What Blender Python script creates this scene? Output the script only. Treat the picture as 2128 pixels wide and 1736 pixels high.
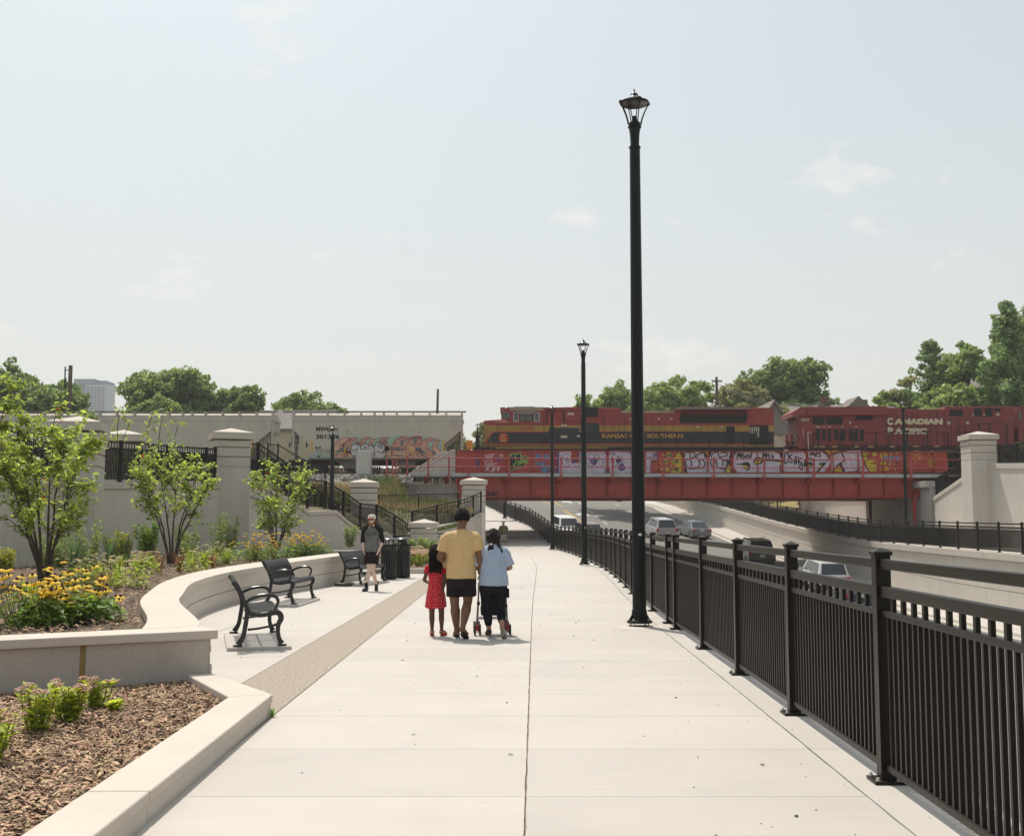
import bpy, math, random
import numpy as np
from mathutils import Vector, Matrix
SC = bpy.context.scene
C = SC.collection
for o in list(bpy.data.objects):
	bpy.data.objects.remove(o)
rad = math.radians
# ------------------------------------------------------------------ camera, world, sun, exposure
FPX = 2400.0                       # focal length in units of a 2128 wide picture
TILT = math.atan(218 / FPX)
EYE = 1.6
cam = bpy.data.cameras.new('camera')
cam.sensor_width = 36
cam.lens = FPX / 2128 * 36
cam.clip_start = 0.1
cam.clip_end = 5000
camo = bpy.data.objects.new('camera', cam)
C.objects.link(camo)
camo.location = (0, 0, EYE)
camo.rotation_euler = (rad(90) + TILT, 0, 0)
SC.camera = camo
SUN_EL, SUN_AZ = 60.5, -23.0       # azimuth from +Y, negative towards -X
W = bpy.data.worlds.new('World')
SC.world = W
W.use_nodes = True
nt = W.node_tree
nt.nodes.clear()
wo = nt.nodes.new('ShaderNodeOutputWorld')
bg = nt.nodes.new('ShaderNodeBackground')
sky = nt.nodes.new('ShaderNodeTexSky')
sky.sky_type = 'NISHITA'
sky.sun_disc = False
sky.sun_elevation = rad(SUN_EL)
sky.sun_rotation = rad(SUN_AZ)
sky.air_density = 1.0
sky.dust_density = 4.0
sky.ozone_density = 1.5
hs = nt.nodes.new('ShaderNodeHueSaturation')
hs.inputs['Saturation'].default_value = 0.95
nt.links.new(sky.outputs[0], hs.inputs['Color'])
# thin haze and a few wisps of cloud, the same all round the sky
tc = nt.nodes.new('ShaderNodeTexCoord')
mp = nt.nodes.new('ShaderNodeMapping')
mp.inputs['Scale'].default_value = (1, 1, 2.2)
mp.inputs['Location'].default_value = (3.1, 2.2, 0.9)
nz = nt.nodes.new('ShaderNodeTexNoise')
nz.inputs['Scale'].default_value = 7.0
nz.inputs['Detail'].default_value = 9
nz.inputs['Roughness'].default_value = 0.62
cr = nt.nodes.new('ShaderNodeValToRGB')
cr.color_ramp.elements[0].position = 0.60
cr.color_ramp.elements[0].color = (0, 0, 0, 1)
cr.color_ramp.elements[1].position = 0.72
cr.color_ramp.elements[1].color = (0.75, 0.75, 0.75, 1)
mx = nt.nodes.new('ShaderNodeMix')
mx.data_type = 'RGBA'
mx.inputs[7].default_value = (6.3, 6.15, 5.9, 1)
nt.links.new(tc.outputs['Generated'], mp.inputs[0])
nt.links.new(mp.outputs[0], nz.inputs['Vector'])
nt.links.new(nz.outputs[0], cr.inputs[0])
# humid air: a pale veil over the blue everywhere
vl = nt.nodes.new('ShaderNodeMix')
vl.data_type = 'RGBA'
vl.inputs[7].default_value = (5.2, 5.6, 5.55, 1)
wb = nt.nodes.new('ShaderNodeMix')
wb.data_type = 'RGBA'
wb.blend_type = 'MULTIPLY'
wb.inputs[0].default_value = 1
wb.inputs[7].default_value = (0.90, 0.98, 0.915, 1)
nt.links.new(hs.outputs[0], wb.inputs[6])
nt.links.new(wb.outputs[2], vl.inputs[6])
# the veil thickens towards the horizon, alike in every direction
sp = nt.nodes.new('ShaderNodeSeparateXYZ')
nt.links.new(tc.outputs['Generated'], sp.inputs[0])
el = nt.nodes.new('ShaderNodeMapRange')
el.inputs['From Min'].default_value = 0.0
el.inputs['From Max'].default_value = 0.55
el.inputs['To Min'].default_value = 1.0
el.inputs['To Max'].default_value = 0.0
nt.links.new(sp.outputs['Z'], el.inputs['Value'])
vf = nt.nodes.new('ShaderNodeMapRange')
vf.inputs['To Min'].default_value = 0.40
vf.inputs['To Max'].default_value = 0.86
nt.links.new(el.outputs[0], vf.inputs['Value'])
nt.links.new(vf.outputs[0], vl.inputs[0])
vc = nt.nodes.new('ShaderNodeMix')
vc.data_type = 'RGBA'
vc.inputs[6].default_value = (5.15, 5.5, 5.55, 1)
vc.inputs[7].default_value = (5.75, 5.56, 5.14, 1)
nt.links.new(el.outputs[0], vc.inputs[0])
nt.links.new(vc.outputs[2], vl.inputs[7])
nt.links.new(cr.outputs[0], mx.inputs[0])
nt.links.new(vl.outputs[2], mx.inputs[6])
nt.links.new(mx.outputs[2], bg.inputs[0])
bg.inputs[1].default_value = 0.136
nt.links.new(bg.outputs[0], wo.inputs[0])
sl = bpy.data.lights.new('sun', 'SUN')
sl.energy = 3.75
sl.angle = rad(0.53)
sl.color = (1.0, 0.945, 0.86)
so = bpy.data.objects.new('sun', sl)
C.objects.link(so)
so.location = (-30, 60, 120)
so.rotation_euler = (rad(90 - SUN_EL), 0, rad(180 - SUN_AZ))
SC.view_settings.view_transform = 'Standard'
SC.view_settings.look = 'None'
SC.view_settings.gamma = 1
SC.view_settings.exposure = 0.11
SC.view_settings.use_curve_mapping = False
SC.render.engine = 'CYCLES'
SC.cycles.use_denoising = True
SC.cycles.max_bounces = 6
SC.cycles.transparent_max_bounces = 6
SC.cycles.caustics_reflective = False
SC.cycles.caustics_refractive = False
# ------------------------------------------------------------------ measuring: photograph ray -> place
CT, ST = math.cos(TILT), math.sin(TILT)
def ray(u, v):
	cx, cy = (u - 1064) / FPX, (868 - v) / FPX
	return Vector((cx, CT - cy * ST, ST + cy * CT))
def P(u, v, Y):
	d = ray(u, v)
	return Vector((0, 0, EYE)) + d * (Y / d.y)
def G(u, v, z=0.0):
	d = ray(u, v)
	return Vector((0, 0, EYE)) + d * ((z - EYE) / d.z)
def lerp(a, b, t):
	return a + (b - a) * t
def interp(x, pts):
	return float(np.interp(x, [p[0] for p in pts], [p[1] for p in pts]))
# ------------------------------------------------------------------ mesh builder
WL = {}                            # world place of an object whose parts are given in world terms
class MB:
	def __init__(self):
		self.v, self.f, self.m = [], [], []
		self.mi = 0
	def add(self, vs, fs):
		n = len(self.v)
		self.v += [tuple(p) for p in vs]
		self.f += [tuple(i + n for i in f) for f in fs]
		self.m += [self.mi] * len(fs)
		return self
	def quad(self, a, b, c, d):
		return self.add([a, b, c, d], [(0, 1, 2, 3)])
	def box(self, c, s, rz=0.0, top=1.0, ry=0.0, rx=0.0):
		hx, hy, hz = s[0] / 2, s[1] / 2, s[2] / 2
		vs = []
		for z, k in ((-hz, 1.0), (hz, top)):
			for x, y in ((-hx, -hy), (hx, -hy), (hx, hy), (-hx, hy)):
				vs.append(Vector((x * k, y * k, z)))
		if rz or ry or rx:
			m = Matrix.Rotation(rz, 3, 'Z') @ Matrix.Rotation(ry, 3, 'Y') @ Matrix.Rotation(rx, 3, 'X')
			vs = [m @ p for p in vs]
		c = Vector(c)
		return self.add([p + c for p in vs], [(3, 2, 1, 0), (4, 5, 6, 7), (0, 1, 5, 4), (1, 2, 6, 5), (2, 3, 7, 6), (3, 0, 4, 7)])
	def bx(self, x0, x1, y0, y1, z0, z1):
		return self.box(((x0 + x1) / 2, (y0 + y1) / 2, (z0 + z1) / 2), (x1 - x0, y1 - y0, z1 - z0))
	def bar(self, a, b, w, h, up=(0, 0, 1)):
		a, b = Vector(a), Vector(b)
		d = (b - a)
		if d.length < 1e-6:
			return self
		d.normalize()
		u = Vector(up)
		s = d.cross(u)
		if s.length < 1e-4:
			s = d.cross(Vector((0, 1, 0)))
		s.normalize()
		n = s.cross(d)
		vs = []
		for p in (a, b):
			for i, j in ((-1, -1), (1, -1), (1, 1), (-1, 1)):
				vs.append(p + s * (i * w / 2) + n * (j * h / 2))
		return self.add(vs, [(0, 1, 2, 3), (7, 6, 5, 4), (4, 5, 1, 0), (5, 6, 2, 1), (6, 7, 3, 2), (7, 4, 0, 3)])
	def vbar(self, a, b, w, h):
		"""bar of upright section between two points: its ends stay vertical"""
		a, b = Vector(a), Vector(b)
		d = Vector((b.x - a.x, b.y - a.y, 0))
		d.normalize()
		s = Vector((d.y, -d.x, 0)) * (w / 2)
		z = Vector((0, 0, h / 2))
		vs = [a - s - z, a + s - z, a + s + z, a - s + z, b - s - z, b + s - z, b + s + z, b - s + z]
		return self.add(vs, [(0, 1, 2, 3), (7, 6, 5, 4), (4, 5, 1, 0), (5, 6, 2, 1), (6, 7, 3, 2), (7, 4, 0, 3)])
	def tube(self, pts, rr, n=8, cap=True, flat=1.0, ref=None):
		pts = [Vector(p) for p in pts]
		if not hasattr(rr, '__len__'):
			rr = [rr] * len(pts)
		base = len(self.v)
		last = Vector(ref) if ref else None
		vs, fs = [], []
		for i, p in enumerate(pts):
			d = (pts[min(i + 1, len(pts) - 1)] - pts[max(i - 1, 0)])
			if d.length < 1e-9:
				d = Vector((0, 0, 1))
			d.normalize()
			if last is None:
				last = Vector((1, 0, 0)) if abs(d.x) < 0.9 else Vector((0, 1, 0))
			s = last - d * last.dot(d)
			if s.length < 1e-6:
				s = d.orthogonal()
			s.normalize()
			last = s
			t = d.cross(s)
			for k in range(n):
				a = 2 * math.pi * k / n
				vs.append(p + (s * math.cos(a) + t * math.sin(a) * flat) * rr[i])
		for i in range(len(pts) - 1):
			for k in range(n):
				k2 = (k + 1) % n
				fs.append((i * n + k, i * n + k2, (i + 1) * n + k2, (i + 1) * n + k))
		if cap:
			fs.append(tuple(range(n - 1, -1, -1)))
			fs.append(tuple((len(pts) - 1) * n + k for k in range(n)))
		return self.add(vs, fs)
	def lathe(self, prof, n=16, c=(0, 0, 0), sx=1.0, sy=1.0, cap=True):
		c = Vector(c)
		vs, fs = [], []
		for r, z in prof:
			for k in range(n):
				a = 2 * math.pi * k / n
				vs.append(c + Vector((math.cos(a) * r * sx, math.sin(a) * r * sy, z)))
		for i in range(len(prof) - 1):
			for k in range(n):
				k2 = (k + 1) % n
				fs.append((i * n + k, i * n + k2, (i + 1) * n + k2, (i + 1) * n + k))
		if cap:
			fs.append(tuple(range(n - 1, -1, -1)))
			fs.append(tuple((len(prof) - 1) * n + k for k in range(n)))
		return self.add(vs, fs)
	def rings(self, rs, n=14):
		"""loft of level ellipses (z, cx, cy, rx, ry)"""
		vs, fs = [], []
		for z, cx, cy, rx, ry in rs:
			for k in range(n):
				a = 2 * math.pi * k / n
				vs.append((cx + math.cos(a) * rx, cy + math.sin(a) * ry, z))
		for i in range(len(rs) - 1):
			for k in range(n):
				k2 = (k + 1) % n
				fs.append((i * n + k, i * n + k2, (i + 1) * n + k2, (i + 1) * n + k))
		fs.append(tuple(range(n - 1, -1, -1)))
		fs.append(tuple((len(rs) - 1) * n + k for k in range(n)))
		return self.add(vs, fs)
	def ball(self, c, r, n=10, m=7, rot=None):
		if not hasattr(r, '__len__'):
			r = (r, r, r)
		c = Vector(c)
		vs, fs = [], []
		for i in range(m + 1):
			t = math.pi * i / m
			t = min(max(t, 0.02), math.pi - 0.02)
			for k in range(n):
				a = 2 * math.pi * k / n
				p = Vector((math.sin(t) * math.cos(a) * r[0], math.sin(t) * math.sin(a) * r[1], -math.cos(t) * r[2]))
				if rot:
					p = rot @ p
				vs.append(c + p)
		for i in range(m):
			for k in range(n):
				k2 = (k + 1) % n
				fs.append((i * n + k, i * n + k2, (i + 1) * n + k2, (i + 1) * n + k))
		fs.append(tuple(range(n - 1, -1, -1)))
		fs.append(tuple(m * n + k for k in range(n)))
		return self.add(vs, fs)
	def prism(self, poly, fn, d0, d1):
		"""polygon of (a, b) pairs pushed from depth d0 to d1; fn(a, b, d) gives the point"""
		n = len(poly)
		vs = [fn(a, b, d0) for a, b in poly] + [fn(a, b, d1) for a, b in poly]
		fs = [tuple(range(n)), tuple(range(2 * n - 1, n - 1, -1))]
		for i in range(n):
			j = (i + 1) % n
			fs.append((i, i + n, j + n, j))
		return self.add(vs, fs)
	def ribbon(self, pts, w, fn, d, thick=0.0):
		"""flat brush stroke through (a, b) pairs in a plane"""
		p = [Vector(q) for q in pts]
		L, Rr = [], []
		for i in range(len(p)):
			t = p[min(i + 1, len(p) - 1)] - p[max(i - 1, 0)]
			if t.length < 1e-9:
				t = Vector((1, 0))
			t.normalize()
			nn = Vector((-t.y, t.x)) * (w / 2)
			L.append(p[i] + nn)
			Rr.append(p[i] - nn)
		for i in range(len(p) - 1):
			self.quad(fn(L[i].x, L[i].y, d), fn(Rr[i].x, Rr[i].y, d), fn(Rr[i + 1].x, Rr[i + 1].y, d), fn(L[i + 1].x, L[i + 1].y, d))
		return self
	def build(self, name, mat, parent=None, smooth=False, bev=0.0, loc=None, seg=2, sharp=40, kind=None, recalc=False):
		me = bpy.data.meshes.new(name)
		vs = self.v
		org = Vector((0, 0, 0))
		if parent is not None and parent in WL:
			org = WL[parent]
		if loc is not None:
			org = Vector(loc)
		if org.length > 0:
			a = np.array(vs, dtype=float) - np.array(org)
			vs = a.tolist()
		me.from_pydata(vs, [], self.f)
		mats = mat if isinstance(mat, (list, tuple)) else [mat]
		for mm in mats:
			me.materials.append(mm)
		if len(mats) > 1:
			me.polygons.foreach_set('material_index', self.m)
		if smooth:
			me.polygons.foreach_set('use_smooth', [True] * len(me.polygons))
			if sharp < 180:
				me.set_sharp_from_angle(angle=rad(sharp))
		me.update()
		o = bpy.data.objects.new(name, me)
		C.objects.link(o)
		if parent is not None:
			o.parent = parent
			if parent in WL:
				WL[o] = WL[parent]
		elif loc is not None:
			o.location = loc
			WL[o] = Vector(loc)
		if bev:
			b = o.modifiers.new('bevel', 'BEVEL')
			b.width = bev
			b.segments = seg
			b.limit_method = 'ANGLE'
			b.angle_limit = rad(35)
		if kind:
			o['kind'] = kind
		return o
def np_mesh(name, verts, faces, mat, parent=None, kind=None, smooth=False):
	"""fast path: numpy verts (n,3) and faces (m,k)"""
	me = bpy.data.meshes.new(name)
	v = np.asarray(verts, dtype=np.float32)
	f = np.asarray(faces, dtype=np.int32)
	if parent is not None and parent in WL:
		v = v - np.array(WL[parent], dtype=np.float32)
	k = f.shape[1]
	me.vertices.add(len(v))
	me.vertices.foreach_set('co', v.ravel())
	me.loops.add(f.size)
	me.loops.foreach_set('vertex_index', f.ravel())
	me.polygons.add(len(f))
	me.polygons.foreach_set('loop_start', np.arange(0, f.size, k, dtype=np.int32))
	if smooth:
		me.polygons.foreach_set('use_smooth', np.ones(len(f), dtype=bool))
	for mm in (mat if isinstance(mat, (list, tuple)) else [mat]):
		me.materials.append(mm)
	me.update(calc_edges=True)
	o = bpy.data.objects.new(name, me)
	C.objects.link(o)
	if parent is not None:
		o.parent = parent
		if parent in WL:
			WL[o] = WL[parent]
	if kind:
		o['kind'] = kind
	return o
def tag(o, label=None, cat=None, group=None, kind=None):
	if label:
		o['label'] = label
	if cat:
		o['category'] = cat
	if group:
		o['group'] = group
	if kind:
		o['kind'] = kind
	return o
def thing(name, label, cat, loc=(0, 0, 0), rz=0.0, group=None, world=False):
	o = bpy.data.objects.new(name, None)
	o.empty_display_size = 0.2
	C.objects.link(o)
	o.location = loc
	o.rotation_euler = (0, 0, rz)
	tag(o, label, cat, group)
	if world:
		WL[o] = Vector(loc)
	return o
def struct(o, label=None):
	o['kind'] = 'structure'
	if label:
		o['label'] = label
	return o
KIDS = {}
def children(o):
	return [c for c in C.objects if c.parent is o]
def copy_tree(o, loc, rz, label, group=None, scale=None):
	r = o.copy()
	C.objects.link(r)
	r.location = loc
	r.rotation_euler = (0, 0, rz)
	if scale:
		r.scale = scale
	r['label'] = label
	if group:
		r['group'] = group
	for ch in list(o.children):
		c = ch.copy()
		C.objects.link(c)
		c.parent = r
		for g in list(ch.children):
			d = g.copy()
			C.objects.link(d)
			d.parent = c
	return r
def text_mesh(s, size, name, mat, parent, origin, ux, uz, ext=0.004, bold=0.0, spacing=1.0, width=None):
	"""flat lettering in the plane of ux (reading direction) and uz (up), stretched to a width if one is given"""
	cu = bpy.data.curves.new(name, 'FONT')
	cu.body = s
	cu.size = size
	cu.extrude = ext
	cu.offset = bold
	cu.space_character = spacing
	cu.resolution_u = 3
	to = bpy.data.objects.new(name, cu)
	C.objects.link(to)
	me = bpy.data.meshes.new_from_object(to.evaluated_get(bpy.context.evaluated_depsgraph_get()))
	bpy.data.objects.remove(to)
	me.materials.clear()
	me.materials.append(mat)
	co = np.zeros(len(me.vertices) * 3)
	me.vertices.foreach_get('co', co)
	co = co.reshape(-1, 3)
	co[:, 0] -= co[:, 0].min()
	if width:
		co[:, 0] *= width / co[:, 0].max()
	ux, uz = Vector(ux).normalized(), Vector(uz).normalized()
	n = ux.cross(uz)
	org = Vector(origin)
	if parent is not None and parent in WL:
		org = org - WL[parent]
	co = co @ np.array([ux, uz, n]) + np.array(org)
	me.vertices.foreach_set('co', co.ravel())
	me.update()
	o = bpy.data.objects.new(name, me)
	C.objects.link(o)
	o.parent = parent
	return o
# ------------------------------------------------------------------ materials
MATS = {}
def mat(name, col, rough=0.7, metal=0.0, var=0.0, vscale=4.0, bump=0.0, bscale=40.0, spec=0.4, speck=0.0, speckscale=180.0, streak=0.0, coat=0.0, island=0.0, transl=0.0, dirt=0.0):
	"""procedural paint / concrete / fabric: base colour with soft patches, specks, streaks and fine relief"""
	m = bpy.data.materials.new(name)
	m.use_nodes = True
	t = m.node_tree
	N, L = t.nodes, t.links
	b = N['Principled BSDF']
	b.inputs['Roughness'].default_value = rough
	b.inputs['Metallic'].default_value = metal
	b.inputs['Specular IOR Level'].default_value = spec
	if coat:
		b.inputs['Coat Weight'].default_value = coat
		b.inputs['Coat Roughness'].default_value = 0.08
	tcn = N.new('ShaderNodeTexCoord')
	vec = tcn.outputs['Object']
	rgb = N.new('ShaderNodeRGB')
	rgb.outputs[0].default_value = (*col, 1)
	cur = rgb.outputs[0]
	def bright(cur, src, lo, hi, amt):
		mr = N.new('ShaderNodeMapRange')
		mr.inputs['From Min'].default_value = lo
		mr.inputs['From Max'].default_value = hi
		mr.inputs['To Min'].default_value = 1 - amt
		mr.inputs['To Max'].default_value = 1 + amt * 0.6
		L.new(src, mr.inputs['Value'])
		mu = N.new('ShaderNodeMix')
		mu.data_type = 'RGBA'
		mu.blend_type = 'MULTIPLY'
		mu.inputs[0].default_value = 1
		L.new(cur, mu.inputs[6])
		L.new(mr.outputs[0], mu.inputs[7])
		return mu.outputs[2]
	if var:
		n = N.new('ShaderNodeTexNoise')
		n.inputs['Scale'].default_value = vscale
		n.inputs['Detail'].default_value = 6
		n.inputs['Roughness'].default_value = 0.6
		L.new(vec, n.inputs['Vector'])
		cur = bright(cur, n.outputs[0], 0.3, 0.7, var)
	if speck:
		n = N.new('ShaderNodeTexNoise')
		n.inputs['Scale'].default_value = speckscale
		n.inputs['Detail'].default_value = 2
		L.new(vec, n.inputs['Vector'])
		cur = bright(cur, n.outputs[0], 0.35, 0.65, speck)
	if streak:
		mpn = N.new('ShaderNodeMapping')
		mpn.inputs['Scale'].default_value = (9, 9, 0.35)
		L.new(vec, mpn.inputs[0])
		n = N.new('ShaderNodeTexNoise')
		n.inputs['Scale'].default_value = 1.0
		n.inputs['Detail'].default_value = 5
		L.new(mpn.outputs[0], n.inputs['Vector'])
		cur = bright(cur, n.outputs[0], 0.35, 0.7, streak)
	if dirt:
		n = N.new('ShaderNodeTexNoise')
		n.inputs['Scale'].default_value = 0.9
		n.inputs['Detail'].default_value = 9
		n.inputs['Roughness'].default_value = 0.7
		L.new(vec, n.inputs['Vector'])
		r = N.new('ShaderNodeValToRGB')
		r.color_ramp.elements[0].position = 0.5
		r.color_ramp.elements[0].color = (0, 0, 0, 1)
		r.color_ramp.elements[1].position = 0.72
		r.color_ramp.elements[1].color = (dirt, dirt, dirt, 1)
		L.new(n.outputs[0], r.inputs[0])
		mu = N.new('ShaderNodeMix')
		mu.data_type = 'RGBA'
		mu.inputs[7].default_value = (0.12, 0.09, 0.06, 1)
		L.new(r.outputs[0], mu.inputs[0])
		L.new(cur, mu.inputs[6])
		cur = mu.outputs[2]
	if island:
		g = N.new('ShaderNodeNewGeometry')
		h = N.new('ShaderNodeHueSaturation')
		mr = N.new('ShaderNodeMapRange')
		mr.inputs['To Min'].default_value = 1 - island
		mr.inputs['To Max'].default_value = 1 + island
		L.new(g.outputs['Random Per Island'], mr.inputs['Value'])
		L.new(mr.outputs[0], h.inputs['Value'])
		mr2 = N.new('ShaderNodeMapRange')
		mr2.inputs['To Min'].default_value = 0.5 - island * 0.035
		mr2.inputs['To Max'].default_value = 0.5 + island * 0.035
		wn = N.new('ShaderNodeTexWhiteNoise')
		wn.noise_dimensions = '1D'
		L.new(g.outputs['Random Per Island'], wn.inputs['W'])
		L.new(wn.outputs[0], mr2.inputs['Value'])
		L.new(mr2.outputs[0], h.inputs['Hue'])
		L.new(cur, h.inputs['Color'])
		cur = h.outputs[0]
	L.new(cur, b.inputs['Base Color'])
	if bump:
		n = N.new('ShaderNodeTexNoise')
		n.inputs['Scale'].default_value = bscale
		n.inputs['Detail'].default_value = 4
		L.new(vec, n.inputs['Vector'])
		bp = N.new('ShaderNodeBump')
		bp.inputs['Strength'].default_value = bump
		bp.inputs['Distance'].default_value = 0.01
		L.new(n.outputs[0], bp.inputs['Height'])
		L.new(bp.outputs[0], b.inputs['Normal'])
	if transl:
		tr = N.new('ShaderNodeBsdfTranslucent')
		hh = N.new('ShaderNodeHueSaturation')
		hh.inputs['Value'].default_value = 1.5
		hh.inputs['Saturation'].default_value = 1.1
		hh.inputs['Hue'].default_value = 0.485
		L.new(cur, hh.inputs['Color'])
		L.new(hh.outputs[0], tr.inputs[0])
		ms = N.new('ShaderNodeMixShader')
		ms.inputs[0].default_value = transl
		L.new(b.outputs[0], ms.inputs[1])
		L.new(tr.outputs[0], ms.inputs[2])
		L.new(ms.outputs[0], N['Material Output'].inputs[0])
	MATS[name] = m
	return m
PATHC = mat('path_concrete', (0.505, 0.462, 0.418), 0.85, var=0.07, vscale=0.9, speck=0.045, speckscale=260, bump=0.12, bscale=120, spec=0.2, dirt=0.05)
# broom finish: fine cross lines
def broom(m):
	t = m.node_tree
	N, L = t.nodes, t.links
	b = N['Principled BSDF']
	mpn = N.new('ShaderNodeMapping')
	mpn.inputs['Scale'].default_value = (0.8, 60, 1)
	n = N.new('ShaderNodeTexNoise')
	n.inputs['Scale'].default_value = 1.0
	n.inputs['Detail'].default_value = 3
	tcn = [x for x in N if x.type == 'TEX_COORD'][0]
	L.new(tcn.outputs['Object'], mpn.inputs[0])
	L.new(mpn.outputs[0], n.inputs['Vector'])
	mr = N.new('ShaderNodeMapRange')
	mr.inputs['From Min'].default_value = 0.3
	mr.inputs['From Max'].default_value = 0.7
	mr.inputs['To Min'].default_value = 0.95
	mr.inputs['To Max'].default_value = 1.03
	L.new(n.outputs[0], mr.inputs['Value'])
	mu = N.new('ShaderNodeMix')
	mu.data_type = 'RGBA'
	mu.blend_type = 'MULTIPLY'
	mu.inputs[0].default_value = 1
	src = b.inputs['Base Color'].links[0].from_socket
	L.new(src, mu.inputs[6])
	L.new(mr.outputs[0], mu.inputs[7])
	L.new(mu.outputs[2], b.inputs['Base Color'])
def slab_tone(m, amt):
	"""every slab or panel a shade of its own, with a few soft stains"""
	t = m.node_tree
	N, L = t.nodes, t.links
	b = N['Principled BSDF']
	src = b.inputs['Base Color'].links[0].from_socket
	oi = N.new('ShaderNodeObjectInfo')
	mr = N.new('ShaderNodeMapRange')
	mr.inputs['To Min'].default_value = 1 - amt
	mr.inputs['To Max'].default_value = 1 + amt
	L.new(oi.outputs['Random'], mr.inputs['Value'])
	mu = N.new('ShaderNodeMix')
	mu.data_type = 'RGBA'
	mu.blend_type = 'MULTIPLY'
	mu.inputs[0].default_value = 1
	L.new(src, mu.inputs[6])
	L.new(mr.outputs[0], mu.inputs[7])
	n = N.new('ShaderNodeTexNoise')
	n.inputs['Scale'].default_value = 2.3
	n.inputs['Detail'].default_value = 6
	n.inputs['Roughness'].default_value = 0.7
	tcn = [x for x in N if x.type == 'TEX_COORD'][0]
	L.new(tcn.outputs['Object'], n.inputs['Vector'])
	r = N.new('ShaderNodeValToRGB')
	r.color_ramp.elements[0].position = 0.64
	r.color_ramp.elements[0].color = (0, 0, 0, 1)
	r.color_ramp.elements[1].position = 0.74
	r.color_ramp.elements[1].color = (0.28, 0.28, 0.28, 1)
	L.new(n.outputs[0], r.inputs[0])
	m2 = N.new('ShaderNodeMix')
	m2.data_type = 'RGBA'
	m2.inputs[7].default_value = (0.30, 0.24, 0.18, 1)
	L.new(r.outputs[0], m2.inputs[0])
	L.new(mu.outputs[2], m2.inputs[6])
	L.new(m2.outputs[2], b.inputs['Base Color'])
broom(PATHC)
slab_tone(PATHC, 0.045)
JOINT = mat('joint_filler', (0.30, 0.235, 0.165), 0.9, var=0.4, vscale=30)
AGGR = mat('exposed_aggregate', (0.40, 0.338, 0.27), 0.9, var=0.13, vscale=16, speck=0.5, speckscale=55, bump=0.6, bscale=120, spec=0.25)
WALLC = mat('cast_concrete', (0.56, 0.505, 0.435), 0.9, var=0.06, vscale=1.6, speck=0.06, speckscale=90, bump=0.15, bscale=60, spec=0.2)
WALLR = mat('retaining_wall_concrete', (0.60, 0.55, 0.48), 0.9, var=0.06, vscale=0.7, speck=0.06, speckscale=60, streak=0.05, dirt=0.07, bump=0.1, bscale=40, spec=0.2)
PITC = mat('pitted_concrete', (0.47, 0.425, 0.37), 0.9, var=0.10, vscale=2.2, speck=0.07, speckscale=38, bump=0.3, bscale=70, spec=0.2, dirt=0.12)
CAPC = mat('coping_concrete', (0.56, 0.50, 0.43), 0.85, var=0.06, vscale=2.5, speck=0.05, speckscale=150, bump=0.15, bscale=90, spec=0.2, dirt=0.04)
OLDC = mat('weathered_concrete', (0.50, 0.475, 0.43), 0.9, var=0.12, vscale=2.5, speck=0.06, speckscale=20, streak=0.08, spec=0.2)
GLOSS = mat('glossy_black_paint', (0.012, 0.012, 0.0125), 0.27, var=0.2, vscale=6, spec=0.5)
GALV = mat('galvanised_concrete_edge', (0.40, 0.42, 0.42), 0.8, var=0.12, vscale=3, speck=0.08, speckscale=20, spec=0.3)
CAULK = mat('yellow_joint_board', (0.33, 0.24, 0.09), 0.9, var=0.3, vscale=12)
BLKM = mat('black_powder_coat', (0.0125, 0.0095, 0.0068), 0.38, var=0.2, vscale=6, bump=0.05, bscale=200, spec=0.22)
LAMPM = mat('dark_green_black_paint', (0.008, 0.012, 0.011), 0.40, var=0.2, vscale=5, spec=0.22)
BOLT = mat('galvanised_bolt', (0.55, 0.54, 0.5), 0.4, metal=0.8)
LENS = mat('lamp_diffuser', (0.75, 0.70, 0.60), 0.5)
STICK = mat('white_sticker', (0.7, 0.7, 0.67), 0.6)
ASPH = mat('asphalt', (0.185, 0.172, 0.155), 0.9, var=0.05, vscale=0.25, speck=0.08, speckscale=8, spec=0.25)
KERBC = mat('kerb_concrete', (0.50, 0.46, 0.40), 0.9, var=0.08, vscale=2, spec=0.2)
WPAINT = mat('white_road_paint', (0.55, 0.54, 0.5), 0.8, var=0.15, vscale=3)
YPAINT = mat('yellow_road_paint', (0.52, 0.33, 0.06), 0.8, var=0.15, vscale=3)
SOIL = mat('soil', (0.10, 0.07, 0.045), 0.95, var=0.3, vscale=5, bump=0.6, bscale=30)
MULCH = mat('wood_mulch', (0.36, 0.235, 0.148), 0.9, island=0.75, bump=0.3, bscale=60)
GRASSG = mat('grass_ground', (0.17, 0.14, 0.075), 0.95, var=0.3, vscale=1.2, speck=0.25, speckscale=12, bump=0.5, bscale=20)
DRYG = mat('dry_grass', (0.30, 0.235, 0.12), 0.9, island=0.4, transl=0.3)
GRNG = mat('green_grass', (0.085, 0.12, 0.03), 0.9, island=0.4, transl=0.3)
BALL = mat('ballast', (0.30, 0.28, 0.25), 0.95, island=0.4)
RUST = mat('rusty_rail', (0.10, 0.06, 0.04), 0.7, metal=0.3, var=0.2)
TIE = mat('timber_sleeper', (0.06, 0.045, 0.035), 0.9, var=0.3)
slab_tone(WALLR, 0.02)
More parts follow.
